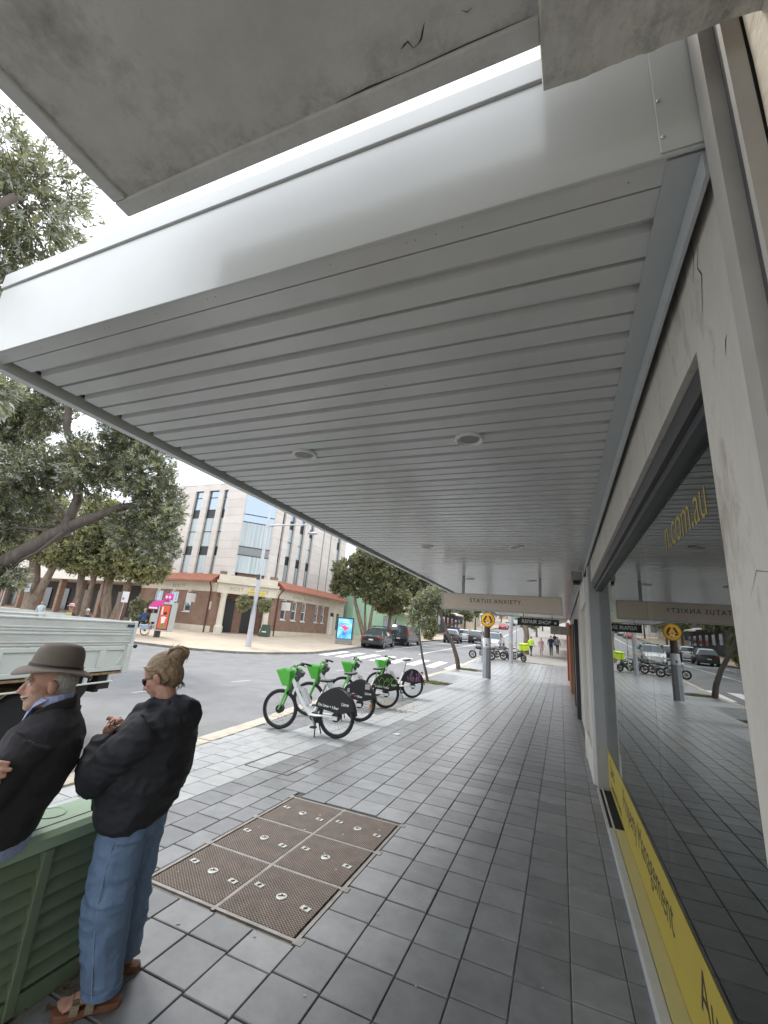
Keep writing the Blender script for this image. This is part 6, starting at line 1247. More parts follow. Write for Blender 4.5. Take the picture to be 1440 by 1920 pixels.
for i, (bd, z, s) in enumerate((('PRESENT', 1.95, .17), ('SUMMER', 1.78, .15))): text('screen_lettering', bd, s, face((0, -.1295, z), (1, 0, 0), (0, 0, 1)), m_scw, SC)
# pink phone booth with poster panel
kb = thing('phone_booth', 'pink topped phone booth with red poster panel on the plaza', 'phone booth', (-24.0, 21.3, gz(-24, 21.3)), R(12))
m_pink = mat('hot_pink', (.68, .05, .32), .5, var=.03); m_kg = mat('booth_grey', (.42, .44, .42), .5, var=.06)
b = MB(); b.box(-.45, .55, -.28, .28, .42, 2.25); b.build('panel', m_kg, kb, bevel=.03)
b = MB(); b.box(-.40, -.30, -.25, .25, -.05, .42); b.build('support_leg', m_bdark, kb)
b = MB(); b.box(-.32, .50, -.286, -.281, .5, 2.12); PF = b.build('poster_frame', m_bdark, kb)
b = MB(); b.box(-.24, .42, -.292, -.287, .58, 2.05); PO_ = b.build('poster', mat('poster_red', (.70, .10, .04), .5, var=.03), PF)
for nm, pts, c in (('poster_shape', [(-.02, .9), (.2, .95), (.24, 1.2), (.3, 1.3), (.1, 1.35), (-.1, 1.3), (-.06, 1.1)], (.75, .74, .7)), ('poster_shape', [(-.02, .66), (.22, .66), (.18, .9), (.0, .9)], (.08, .3, .06)), ('poster_shape', [(-.15, 1.45), (-.05, 1.45), (-.05, 1.95), (-.15, 1.95)], (.75, .74, .7)), ('poster_shape', [(.02, 1.48), (.16, 1.42), (.3, 1.55), (.2, 1.66), (.05, 1.62)], (.02, .02, .02))):
    b = MB(); b.prism(pts, face((0, -.2935, 0), (1, 0, 0), (0, 0, 1)), .001); b.build(nm, mat('poster_%s' % str(c), c, .5, var=.03), PO_)
b = MB(); b.tube([(-.75, 0, 1.93), (-.72, 0, 2.2), (-.5, 0, 2.35), (-.1, 0, 2.37)], .02, 6)
arcp = [(-1.15, 1.75), (-1.15, 1.95), (-.95, 2.2), (-.6, 2.35), (-.1, 2.35), (-.1, 2.05), (-.5, 1.95), (-.5, 1.75)]
b = MB(); b.prism(arcp, face((0, .3, 0), (1, 0, 0), (0, 0, 1)), .6); b.build('pink_hood', m_pink, kb, bevel=.02)
b = MB(); b.box(-1.14, -.5, -.304, -.3005, 1.79, 1.88); b.build('hood_print', m_let, kb)
b = MB(); b.box(-.28, .22, -.1, .1, 2.42, 2.82); b.box(-.05, .0, -.03, .03, 2.25, 2.42); WB_ = b.build('pink_sign', m_pink, kb, bevel=.02)
for s in (-.15, .09):
    b = MB(); b.prism([(s, 2.48)]+[(s+.1*math.cos(a), 2.58+.1*math.sin(a)) for a in np.linspace(R(20), R(160), 8)], face((0, -.101, 0), (1, 0, 0), (0, 0, 1)), .002); b.build('wifi_mark', m_let, WB_)
b = MB(); b.box(-1.0, -.95, -.02, .02, 0, 1.75); b.box(-.96, -.46, -.2, .22, .95, 1.5); b.build('phone_unit', m_kg, kb)
# small signs left
as_ = thing('area_sign', 'white parking sign lettered AREA half hidden by leaves at far left', 'sign', (-26.55, 13.3, gz(-26.2, 13.4)), R(20))
b = MB(); b.cyl((0, .03, 0), (0, .03, 3.2), .03, .03, 8); b.build('post', m_gpole, as_)
b = MB(); b.box(-.55, .55, -.01, .01, 2.15, 3.25); b.build('sign_plate', mat('sign_white', (.68, .69, .68), .5, var=.03), as_, bevel=.02)
text('sign_lettering', 'AREA', .34, face((0, -.0125, 2.38), (1, 0, 0), (0, 0, 1)), mat('sign_green_print', (.03, .25, .08), .5, var=0), as_)
b = MB(); b.ring((.12, -.0125, 2.9), (0, 1, 0), .19, .025, 24, 4); b.build('sign_ring', mat('sign_green_print', (.03, .25, .08), .5, var=0), as_)
ns = thing('no_stopping_sign', 'small white sign with red mark on a leaning post by the shrub', 'sign', (-24.9, 18.7, gz(-24.9, 18.7)), R(15))
b = MB(); b.cyl((0, .02, 0), (.12, .02, 2.5), .025, .025, 8); b.build('post', m_gpole, ns)
b = MB(); b.box(-.10, .34, -.01, .01, 2.0, 2.65); b.build('sign_plate', mat('sign_white', (.68, .69, .68), .5, var=.03), ns)
b = MB(); b.lathe([(.08, 0), (.08, .003)], Matrix.Translation((.02, -.011, 2.22)) @ Matrix.Rotation(R(90), 4, 'X'), n=14); b.build('sign_mark', mat('sign_magenta', (.6, .05, .25), .5, var=0), ns)
nt = MB(); nt.box(-.28, .28, -.01, .01, -.3, .3); tag(nt.build('tree_notice', mat('notice_grey', (.36, .40, .42), .6, var=.1), loc=(-33.35, 17.98, 2.75)), 'grey notice board fixed to the thick paperbark trunk', 'notice')

# ================================================================ green electrical cabinet
CBX0, CBX1, CBY0, CBY1, CBZ = -2.645, -2.325, .15, 2.06, .735
cb = thing('electrical_cabinet', 'low green louvred electrical cabinet the man sits on', 'cabinet', ((CBX0+CBX1)/2, (CBY0+CBY1)/2, 0))
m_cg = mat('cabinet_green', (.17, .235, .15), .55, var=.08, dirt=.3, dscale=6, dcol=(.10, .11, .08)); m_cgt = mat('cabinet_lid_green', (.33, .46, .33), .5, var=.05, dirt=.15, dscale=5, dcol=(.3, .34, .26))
def cbp(mb, name, m, **k): return rel(mb.build(name, m, cb, **k), cb)
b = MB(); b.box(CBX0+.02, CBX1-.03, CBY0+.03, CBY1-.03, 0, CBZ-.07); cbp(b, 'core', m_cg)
# curved lid
pf = [(CBX0, CBZ-.075), (CBX0, CBZ-.03), (CBX0+.03, CBZ-.006), (CBX0+.06, CBZ), (CBX1-.075, CBZ), (CBX1-.035, CBZ-.008), (CBX1-.01, CBZ-.03), (CBX1, CBZ-.06), (CBX1+.004, CBZ-.075)]
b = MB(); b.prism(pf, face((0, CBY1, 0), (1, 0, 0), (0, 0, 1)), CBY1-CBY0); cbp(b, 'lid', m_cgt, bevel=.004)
b = MB(); b.box(CBX1-.078, CBX1-.072, CBY0, CBY1, CBZ-.002, CBZ+.0015); cbp(b, 'lid_seam', m_dark)
b = MB(); b.lathe([(.068, 0), (.07, .004), (.062, .006), (.058, .003)], Matrix.Translation((-2.53, 1.79, CBZ)), n=28); cbp(b, 'lid_badge', m_cgt, smooth=30)
for k in range(8):
    za = .09+k*.0705
    for ya, yb in ((CBY0+.04, .62), (.67, 1.14), (1.19, 1.66), (1.71, CBY1-.04)):
        b = MB(); b.add([(CBX1-.028, ya, za), (CBX1-.028, yb, za), (CBX1+.004, yb, za+.012), (CBX1+.004, ya, za+.012), (CBX1-.03, yb, za+.062), (CBX1-.03, ya, za+.062)], [(0, 1, 2, 3), (3, 2, 4, 5), (0, 3, 5), (1, 4, 2)]); b.f = [tuple(reversed(f)) for f in b.f]; cbp(b, 'louvre', m_cg)
for yv in (CBY0+.01, .62, 1.14, 1.66, CBY1-.045): b = MB(); b.box(CBX1-.03, CBX1+.008, yv, yv+.05, .01, CBZ-.077); cbp(b, 'louvre_post', m_cg, bevel=.005)
b = MB(); b.box(CBX1-.03, CBX1+.003, CBY0+.02, CBY1-.02, .0, .085); b.box(CBX0+.03, CBX1-.03, CBY1-.029, CBY1-.003, 0, CBZ-.077); cbp(b, 'base_panel', m_cg)
# ================================================================ people
def remesh(name, mb, voxel, mats, smooth=3, fold=None, group=None):
    me = bpy.data.meshes.new('tmp'); me.from_pydata([tuple(v) for v in mb.v], [], mb.f); o = bpy.data.objects.new('tmp', me); COL.objects.link(o)
    m = o.modifiers.new('r', 'REMESH'); m.mode = 'VOXEL'; m.voxel_size = voxel
    if smooth: q = o.modifiers.new('s', 'SMOOTH'); q.factor = .5; q.iterations = smooth
    dg = bpy.context.evaluated_depsgraph_get(); out = bpy.data.meshes.new_from_object(o.evaluated_get(dg)); bpy.data.objects.remove(o); bpy.data.meshes.remove(me); out.name = name
    if fold:
        n = len(out.vertices); co = np.zeros(n*3, np.float32); no = np.zeros(n*3, np.float32); out.vertices.foreach_get('co', co); out.vertices.foreach_get('normal', no)
        co = co.reshape(-1, 3); no = no.reshape(-1, 3); d = np.array([fold(Vector(p)) for p in co.tolist()])[:, None]; out.vertices.foreach_set('co', (co+no*d).astype(np.float32).ravel())
    out.materials.clear()
    for m_ in mats: out.materials.append(m_)
    out.polygons.foreach_set('use_smooth', [True]*len(out.polygons)); out.update(); return out
def region(me, fn):
    out = [fn(p.center) for p in me.polygons]; me.polygons.foreach_set('material_index', out); me.update(); return me
def ridge(p, f, amp, st=(1, 1, 1)):
    q = Vector((p.x*st[0], p.y*st[1], p.z*st[2]))*f; v = mnoise.noise(q); return amp*(1-2*abs(v))
m_skin = mat('skin', (.47, .26, .19), .5, var=.10, scale=30, bump=.08, bscale=200); m_skin2 = mat('skin_lit', (.50, .29, .21), .5, var=.08, scale=30)
m_jkt = mat('black_jacket_cloth', (.019, .020, .026), .8, var=.15, scale=20, bump=.2, bscale=300); m_swt = mat('charcoal_knit', (.030, .029, .034), .95, var=.15, scale=40, bump=.5, bscale=420)
m_den = mat('blue_denim', (.135, .205, .33), .85, var=.28, scale=7, bump=.35, bscale=260, stretch=(1, 1, .3), dirt=.4, dscale=4, dcol=(.18, .26, .38)); m_stitch = mat('denim_stitch', (.24, .32, .42), .9, var=.2, scale=60)
m_hair = mat('blond_hair', (.36, .26, .165), .5, var=.45, scale=40, bump=.6, bscale=120, stretch=(.3, 1, 1)); m_hair2 = mat('dark_blond_hair', (.13, .10, .075), .55, var=.4, scale=50, bump=.5, bscale=150); m_grey = mat('grey_hair', (.42, .40, .37), .7, var=.25, scale=90, bump=.6, bscale=200)
m_taupe = mat('taupe_suede', (.26, .21, .145), .9, var=.12, scale=20); m_cork = mat('cork_sole', (.20, .085, .045), .7, var=.15); m_felt = mat('grey_brown_felt', (.145, .122, .105), .95, var=.10, scale=12, bump=.15, bscale=200); m_band = mat('hat_band', (.03, .022, .02), .6, var=.1); m_shirt = mat('blue_check_shirt', (.34, .40, .62), .85, var=.22, scale=55)

def head(B, c, pitch, s=1.0, neck=None, nose=1.0, yaw=0.0):
    """adds skull, face, nose, brow, lips, chin, ears and neck to builder B; local +x is forward"""
    RR = Matrix.Rotation(yaw, 4, 'Z') @ Matrix.Rotation(pitch, 4, 'Y'); T = Matrix.Translation(c) @ RR @ Matrix.Scale(s, 4)
    def e(p, r, m=None): B.ell(T @ Vector(p), (r[0]*s, r[1]*s, r[2]*s), 20, 14, M=RR)
    e((-.012, 0, .035), (.098, .076, .088)); e((.03, 0, -.03), (.062, .062, .085)); e((.045, 0, -.085), (.042, .042, .03)); e((.062, 0, -.105), (.022, .024, .018))
    e((.078, 0, .022), (.018, .05, .012)); e((.088, 0, -.052), (.012, .024, .008)); e((.086, 0, -.066), (.012, .02, .008))
    for y in (-1, 1): e((.045, y*.042, -.02), (.035, .02, .028)); e((-.005, y*.078, -.012), (.022, .010, .032)); e((-.005, y*.085, -.002), (.018, .008, .022)); e((.0, y*.045, -.07), (.04, .018, .03))
    B.tube([T @ Vector((.082, 0, .012)), T @ Vector((.100, 0, -.018)), T @ Vector((.108*nose+.0, 0, -.032)), T @ Vector((.088, 0, -.042))], [.010*s, .013*s, .015*s, .010*s], 10)
    for y in (-1, 1): e((.094, y*.012, -.036), (.012, .009, .009))
    return T
def sphere_obj(name, T, p, r, m, parent): return MB().ell(T @ Vector(p), (r, r, r), 10, 8).build(name, m, parent, smooth=60)

# ---------------------------------------------------------------- the woman
fw = Vector((-.90, -.44)).normalized()
wo_ = thing('person', 'person in bulky black jacket and blue jeans looking down beside the green cabinet', 'person', (-2.08, 1.98, 0), math.atan2(fw.y, fw.x))
UPY = (0, 1, 0)
B = MB(); HC = Vector((.062, -.005, 1.452)); T = head(B, HC, R(27), .93)
B.tube([(-.015, 0, 1.26), (.0, 0, 1.33), (.03, 0, 1.40)], [.06, .054, .055], 14)
B.tube([(.02, 0, .75), (.02, 0, 1.0), (-.01, 0, 1.2), (-.01, 0, 1.3)], [(.12, .15), (.11, .14), (.10, .16), (.05, .06)], 14, up=UPY)
for sg, el, wr in ((1, (.21, .22, .985), (.262, .085, 1.135)), (-1, (.215, -.235, 1.0), (.285, -.05, 1.145))):
    B.tube([(-.01, sg*.17, 1.23), el, wr], [.045, .036, .024], 10)
    w_ = Vector(wr); hd = Vector((-.012, -.03*sg, .045)) if sg > 0 else Vector((.0, .03, .04))
    B.ell(w_+hd*.75, (.028, .022, .036), 12, 8)
    for k in range(4):                                      # fingers closing on the glasses case
        a = w_+hd*1.1+Vector((.020-.012*k, -.012*sg, .018)); B.tube([a, a+Vector((-.016, -.016*sg, .018)), a+Vector((-.034, -.020*sg, .008)), a+Vector((-.036, -.010*sg, -.008))], [.0085, .008, .0075, .0065], 8)
    a = w_+hd*.9+Vector((-.018, .004, .0)); B.tube([a, a+Vector((-.022, -.008*sg, .014)), a+Vector((-.034, -.014*sg, .022))], [.010, .009, .007], 8)
LG = {1: [(.035, .085, .80), (.055, .082, .48), (.005, .062, .07)], -1: [(.02, -.08, .80), (.03, -.11, .48), (.02, -.165, .08)]}
for sg in (1, -1): B.tube(LG[sg], [.08, .055, .034], 12)
FEET = {1: ((.005, .062, 0), R(20)), -1: ((.02, -.165, 0), R(10))}
for sg in (1, -1):
    (fx, fy, _), fr_ = FEET[sg]; FM = Matrix.Translation((fx, fy, 0)) @ Matrix.Rotation(fr_, 4, 'Z')
    B.tube([FM @ Vector(p) for p in ((-.055, 0, .058), (.0, 0, .072), (.07, 0, .058), (.125, .0, .042))], [(.030, .03), (.034, .036), (.036, .026), (.040, .016)], 14, up=(0, 0, 1))
    for k, (yy, ln) in enumerate(((-.030*sg, .175), (-.012*sg, .172), (.004*sg, .165), (.018*sg, .156), (.031*sg, .145))): B.tube([FM @ Vector(p) for p in ((.115, yy*.8, .040), (ln-.018, yy, .040), (ln, yy, .034))], [.012, .0105 if k else .013, .008], 8)
me = remesh('body', B, .0048, [m_skin], 2); link('body', me, wo_)
# jacket
J = MB(); J.tube([(.045, 0, .735), (.05, 0, .79), (.05, 0, .88), (.035, 0, 1.0), (.018, 0, 1.1), (-.002, 0, 1.19), (-.012, 0, 1.255), (-.01, 0, 1.305), (.0, 0, 1.335)], [(.125, .19), (.165, .225), (.20, .24), (.215, .245), (.20, .245), (.18, .24), (.15, .205), (.11, .13), (.085, .095)], 28, up=UPY)
for sg, el, wr in ((1, (.20, .22, .985), (.255, .092, 1.128)), (-1, (.205, -.235, 1.0), (.278, -.055, 1.135))):
    s_ = Vector((-.015, sg*.185, 1.225)); e_ = Vector(el); w_ = Vector(wr)
    J.tube([s_, s_.lerp(e_, .35)+Vector((0, sg*.02, .0)), s_.lerp(e_, .75), e_, e_.lerp(w_, .3)+Vector((.012, 0, 0)), e_.lerp(w_, .75), w_], [.088, .092, .086, .078, .070, .058, .050], 16)
J.ell((-.085, 0, 1.30), (.095, .125, .055), 18, 10); J.ell((-.13, 0, 1.25), (.06, .11, .07), 16, 10)
for sg in (1, -1): J.tube([(-.05, sg*.09, 1.315), (.04, sg*.085, 1.315), (.12, sg*.05, 1.275), (.165, sg*.03, 1.235)], [.028, .030, .026, .016], 10)
J.tube([(.14, .02, 1.24), (.20, .03, 1.10), (.235, .035, .95), (.22, .03, .80)], [.03, .035, .035, .03], 10)
def jfold(p):
    a = ridge(p, 6.5, .017, (1, .8, 1.3)); b = ridge(p+Vector((5, 3, 1)), 14, .008, (1.0, .7, 1.5)); c = mnoise.noise(p*38)*.0012
    return a+b+c-.008
link('jacket', remesh('jacket', J, .008, [m_jkt], 4, jfold), wo_)
# jeans
D_ = MB()
D_.tube([(.03, 0, .70), (.035, 0, .80), (.035, 0, .88)], [(.135, .185), (.135, .185), (.12, .17)], 24, up=UPY)
D_.tube([(.05, .080, .78), (.056, .085, .66), (.060, .082, .50), (.054, .076, .37), (.034, .068, .22), (.012, .062, .11), (.006, .062, .072)], [(.113, .098), (.113, .098), (.108, .093), (.105, .09), (.094, .086), (.082, .080), (.082, .080)], 24, up=UPY)
D_.tube([(.015, -.075, .78), (.02, -.09, .62), (.025, -.11, .46), (.022, -.135, .28), (.02, -.16, .12), (.02, -.165, .085)], [(.105, .095), (.10, .092), (.094, .088), (.086, .083), (.076, .076), (.076, .076)], 24, up=UPY)
def dfold(p):
    k = max(0, 1-abs(p.z-.40)/.22); return ridge(p, 9, .007+.006*k, (1, 1, 1.6))+ridge(p+Vector((2, 7, 1)), 20, .0035, (1, 1, 1.2))-.004
jm = link('jeans', remesh('jeans', D_, .0065, [m_den], 3, dfold), wo_)
for x_off, sgn in ((.0, 1),):
    b = MB(); b.tube([(.045, .184, .74), (.055, .185, .6), (.062, .176, .45), (.047, .168, .33), (.028, .158, .2), (.008, .146, .08)], .0026, 5); b.build('seam', m_stitch, jm)
b = MB(); b.lathe([(.0825, .068), (.085, .070), (.085, .098), (.0825, .100)], Matrix.Translation((.007, .062, 0)), n=30); b.build('cuff', mat('denim_cuff', (.13, .20, .33), .85, var=.3, scale=40, bump=.6, bscale=120), jm, smooth=50)
# sandals
def sandal(par, sg):
    (fx, fy, _), fr_ = FEET[sg]; FM = Matrix.Translation((fx, fy, 0)) @ Matrix.Rotation(fr_, 4, 'Z'); n = 28
    sole = [(x, y) for x, y in [(-.095, 0), (-.085, .030), (-.04, .038), (.03, .036*.9), (.09, .048), (.14, .050), (.175, .038), (.188, .010), (.188, -.010), (.175, -.038), (.14, -.048), (.09, -.044), (.03, -.032), (-.04, -.036), (-.085, -.030)]]
    t = MB(); t.prism(sole, FM, .028); S_ = t.build('sandal', m_cork, par, bevel=.006)
    for x, w in ((.035, .034), (.095, .034)):
        t = MB(); A = np.linspace(R(-15), R(195), 15); pr = [(x, .050*math.cos(a), .030+.050*math.sin(a)*(1.0 if x < .06 else .72)) for a in A]
        for p, q in zip(pr[:-1], pr[1:]): t.bar(FM @ Vector(p), FM @ Vector(q), w, .006, up=FM.to_3x3() @ Vector((0, (p[1]+q[1])/2, (p[2]+q[2])/2-.03)).normalized())
        t.build('strap', m_taupe, S_, smooth=60)
        t = MB(); t.box(x-.012, x+.012, .033, .045, .055, .075, M=FM); t.build('buckle', mat('buckle_dull', (.18, .15, .11), .4, .6, var=0), S_, bevel=.003)
    t = MB(); t.tube([FM @ Vector(p) for p in ((.035, .046, .06), (-.04, .040, .072), (-.078, .0, .075), (-.04, -.040, .072), (.035, -.046, .06))], [(.003, .009)]*5, 8, up=(0, 0, 1)); t.build('ankle_strap', m_taupe, S_, smooth=60)
sandal(wo_, 1); sandal(wo_, -1)
# hair: cap, twisted tail and loose strands
Hr = MB(); RT = Matrix.Rotation(R(27), 4, 'Y')
def hp(p): return T @ Vector(p)
Hr.ell(hp((-.028, 0, .048)), (.092, .080, .084), 22, 14, M=RT); Hr.ell(hp((-.055, 0, -.005)), (.070, .074, .085), 18, 12, M=RT); Hr.ell(hp((-.10, 0, .055)), (.05, .045, .045), 14, 10)
for y in (-1, 1): Hr.tube([hp((.035, y*.062, .075)), hp((.0, y*.078, .045)), hp((-.045, y*.078, .02)), hp((-.06, y*.068, -.045))], [.010, .013, .018, .018], 8)
Hr.ell(hp((-.128, .0, .088)), (.052, .052, .046), 14, 10)
hm = remesh('hair', Hr, .006, [mat('mid_brown_hair', (.24, .165, .10), .55, var=.4, scale=60, bump=.5, bscale=150)], 2, lambda p: ridge(p, 42, .003, (.5, 1.6, .5))); Ti = T.inverted()
ho = link('hair', hm, wo_)
m_hair3 = mat('pale_blond_hair', (.55, .43, .28), .45, var=.2, scale=60)
rr = random.Random(2); st = [MB(), MB(), MB()]
for i in range(1150):
    y = rr.uniform(-1, 1); a = rr.uniform(0, 1)
    if i >= 260:
        sy = rr.choice((-1, 1)); h0 = rr.uniform(-.075, .075); p0 = hp(((.046-.4*(.06-h0) if h0 > -.0 else -.03)+rr.uniform(-.012, .008), sy*(.060+rr.uniform(0, .014)), h0+.01)); p1 = hp(((.01 if h0 > 0 else -.045)+rr.uniform(-.01, .01), sy*.086, h0*.8+.012)); p2 = hp((-.062, sy*(.076-.12*max(0, h0-.03)), h0*.6+.025)); p3 = hp((-.098, sy*rr.uniform(.005, .035), .06+rr.uniform(-.02, .03))); k = rr.choice((0, 0, 1, 2, 2)) if h0 > .01 else rr.choice((1, 1, 1, 0))
    elif i < 170: p0 = hp((.056-.03*abs(y)-rr.random()*.03, y*.07, .085-.04*abs(y)-rr.random()*.015)); p1 = hp((.0, y*.088, .115-.075*abs(y))); p2 = hp((-.06, y*.072, .095-.05*abs(y))); p3 = hp((-.10, y*.02, .085)); k = rr.choice((0, 0, 2, 1))
    elif i < 252: ph = rr.uniform(0, 6.28); dr = rr.uniform(-.6, .6); bc = lambda a_, f_=1.06: hp((-.128+.055*f_*math.cos(a_), .055*f_*math.sin(dr)+.02*math.sin(a_), .088+.048*f_*math.sin(a_)*math.cos(dr))); p0, p1, p2, p3 = bc(ph), bc(ph+.8), bc(ph+1.6), (bc(ph+2.4) if rr.random() < .8 else bc(ph+2.2, 1.45)); k = rr.choice((0, 2, 2, 1))
    else: p0 = hp((-.05, y*.07, -.02)); p1 = hp((-.085, y*.07, -.06)); p2 = hp((-.10, y*.07, -.10)); p3 = hp((-.085+rr.uniform(-.03, .02), y*.07, -.115)); k = 1
    st[k].tube([p0, p1, p2, p3], [.0016, .0024, .0022, .0010], 4)
st[0].build('hair_strands', m_hair, ho, smooth=60); st[1].build('hair_strands', m_hair2, ho, smooth=60); st[2].build('hair_strands', m_hair3, ho, smooth=60)
b = MB(); b.ring(hp((-.088, 0, .082)), T.to_3x3() @ Vector((-1, 0, .5)), .040, .009, 18, 8); b.build('hair_tie', m_bblack, ho, smooth=60)
# sunglasses
g_ = MB(); 
for y in (-1, 1): g_.ell(hp((.088, y*.030, .004)), (.006, .026, .022), 14, 10, M=RT); g_.tube([hp((.084, y*.056, .012)), hp((.03, y*.076, .008)), hp((-.01, y*.082, .004))], .0028, 6)
g_.bar(hp((.094, -.012, .010)), hp((.094, .012, .010)), .004, .004); g_.build('glasses', mat('dark_glasses', (.03, .02, .016), .15, var=0), wo_, smooth=60)
gl_ = thing('spectacles', 'small dark spectacles held in the jacket wearer\'s fingers', 'glasses', (wo_.matrix_basis @ Vector((.235, .045, 1.205))))
gl_.rotation_euler = wo_.rotation_euler
b = MB()
for y in (-.03, .03): b.ring((0, y, 0), (1, 0, .3), .022, .0025, 16, 6)
b.build('lens_rim', m_bblack, gl_); b = MB(); b.tube([(0, .05, 0), (-.06, .055, -.01), (-.12, .05, -.03)], .0025, 6); b.tube([(0, -.05, 0), (-.05, -.045, -.015), (-.11, -.04, -.03)], .0025, 6); b.build('temple_arm', m_bblack, gl_)

# ---------------------------------------------------------------- the seated man
fm = Vector((-.80, -.60)).normalized()
mo_ = thing('person', 'person in wide felt hat and charcoal jumper sitting on the cabinet with folded arms', 'person', (-2.42, 1.50, 0), math.atan2(fm.y, fm.x))
B = MB(); HM = Vector((-.030, .005, 1.418)); T = head(B, HM, R(2), 1.02, nose=1.04, yaw=R(30))
B.tube([(-.10, 0, 1.22), (-.085, 0, 1.29), (-.06, 0, 1.36)], [.066, .062, .064], 14)
B.tube([(.03, 0, .80), (-.03, 0, 1.0), (-.08, 0, 1.2), (-.09, 0, 1.27)], [(.12, .15), (.12, .16), (.10, .17), (.05, .06)], 14, up=UPY)
SHL, ELL, WRL = Vector((-.10, .205, 1.205)), Vector((.015, .265, .95)), Vector((.225, .09, 1.01))
SHR, ELR, WRR = Vector((-.06, -.205, 1.205)), Vector((.18, -.235, .985)), Vector((.205, .06, 1.035))
B.tube([SHL, ELL, WRL], [.05, .042, .028], 10); B.tube([SHR, ELR, WRR], [.05, .042, .028], 10)
# right hand laid over the left upper arm: palm and four fingers showing
B.tube([WRR, (.15, .13, 1.09), (.085, .21, 1.11)], [(.028, .028), (.022, .044), (.018, .046)], 12, up=(0, 0, 1)) if False else B.tube([WRR, (.15, .13, 1.09), (.085, .21, 1.11)], [.03, .036, .034], 12)
for k in range(4):
    z = 1.150-.0235*k; o_ = .014*abs(k-1.0)
    B.tube([(.085-.004*k, .215, z-.01), (.055, .268, z), (.015, .315, z+.004), (-.035+o_*.4, .338, z+.004), (-.075+o_, .341, z), (-.105+o_, .331, z-.005)], [.0115, .0115, .0115, .0112, .0104, .0085], 10)
B.tube([(.19, .12, 1.07), (.16, .17, 1.105), (.125, .215, 1.122)], [.012, .011, .009], 8)
B.ell(WRL+Vector((.03, -.07, .0)), (.04, .05, .022), 14, 10)
for k in range(4): B.tube([WRL+Vector((.03, -.11, .02-.018*k)), WRL+Vector((.0, -.17, .02-.018*k)), WRL+Vector((-.05, -.2, .015-.018*k))], [.0105, .010, .008], 8)
for sg in (1, -1): B.tube([(.05, sg*.10, .82), (.45, sg*.12, .80), (.52, sg*.12, .45), (.56, sg*.12, .06)], [.075, .055, .05, .035], 12); B.ell((.62, sg*.12, .04), (.12, .045, .035), 12, 8)
me = remesh('body', B, .0048, [m_skin, m_grey, mat('beard_skin', (.46, .30, .24), .7, var=.2, scale=120)], 2); Ti = T.inverted()
region(me, lambda c: 2 if (lambda q: q.z < -.045 and q.z > -.125 and q.x > .0)(Ti @ c) else 0); link('body', me, mo_)
hh = MB(); hh.ell(T @ Vector((-.028, 0, .015)), (.095, .083, .075), 18, 12); hh.ell(T @ Vector((-.062, 0, -.045)), (.052, .062, .055), 14, 10)
hb = remesh('hair', hh, .006, [m_grey], 2, lambda p: mnoise.noise(p*90)*.002); link('hair', hb, mo_)
for y in (-1, 1):
    sphere_obj('eye', T, (.078, y*.030, .0), .0105, mat('eye_white', (.6, .56, .5), .25, var=0), mo_)
b = MB()
for y in (-1, 1): b.tube([T @ Vector((.084, y*.050, .016)), T @ Vector((.094, y*.034, .022)), T @ Vector((.095, y*.015, .018))], [.003, .005, .004], 6)
b.build('eyebrows', m_grey, mo_, smooth=60)
b = MB(); b.tube([T @ Vector((.068, .040, -.050)), T @ Vector((.090, .022, -.060)), T @ Vector((.096, 0, -.060)), T @ Vector((.090, -.022, -.060)), T @ Vector((.068, -.040, -.050))], [.0015, .0055, .0062, .0055, .0015], 8); b.build('mouth', mat('mouth_dark', (.16, .05, .04), .6, var=0), mo_, smooth=60)
b = MB(); b.tube([T @ Vector((.076, .036, -.050)), T @ Vector((.0935, .020, -.0575)), T @ Vector((.0985, 0, -.0575)), T @ Vector((.0935, -.020, -.0575)), T @ Vector((.076, -.036, -.050))], [.001, .0032, .0036, .0032, .001], 6); b.build('teeth', mat('teeth', (.6, .55, .45), .4, var=0), mo_, smooth=60)
# jumper
J = MB(); J.tube([(.045, 0, .745), (.04, 0, .80), (.015, 0, .90), (-.035, 0, 1.0), (-.07, 0, 1.1), (-.085, 0, 1.19), (-.098, 0, 1.245), (-.10, 0, 1.29), (-.10, 0, 1.31)], [(.145, .19), (.165, .205), (.165, .21), (.168, .22), (.165, .235), (.145, .235), (.112, .185), (.082, .10), (.072, .085)], 28, up=UPY)
def sleeve(B_, a, e, w, r=(.085, .08, .074, .07, .062, .046)):
    B_.tube([a, a.lerp(e, .4), a.lerp(e, .8), e, e.lerp(w, .35), w.lerp(e, .12)], list(r), 16)
sleeve(J, SHL, ELL, WRL); sleeve(J, SHR, ELR, WRR)
link('jumper', remesh('jumper', J, .007, [m_swt], 4, lambda p: ridge(p, 8, .008, (1, 1, 1.3))+ridge(p+Vector((3, 1, 4)), 17, .0035)+mnoise.noise(p*60)*.0008-.004), mo_)
b = MB()
for y in (1, -1): b.tube([(-.165, .0, 1.335), (-.15, y*.058, 1.335), (-.095, y*.084, 1.315), (-.04, y*.072, 1.275), (.008, y*.026, 1.225)], [(.006, .026), (.006, .026), (.006, .026), (.006, .026), (.005, .02)], 10, up=(0, 0, 1))
b.build('jumper_collar', m_swt, mo_, smooth=60)
sc_ = MB()
for y in (1, -1): sc_.add([(-.07, y*.082, 1.352), (-.015, y*.080, 1.315), (.034, y*.030, 1.245), (.026, y*.012, 1.30), (-.02, y*.062, 1.36)], [(0, 1, 4), (1, 2, 3), (1, 3, 4)]); sc_.add([(-.07, y*.077, 1.350), (-.015, y*.075, 1.313), (.029, y*.026, 1.245), (.021, y*.008, 1.298), (-.02, y*.057, 1.358)], [(4, 1, 0), (3, 2, 1), (4, 3, 1)])
sc_.tube([(-.09, 0, 1.30), (-.075, 0, 1.365)], [.066, .069], 16); sc_.build('shirt_collar', m_shirt, mo_)
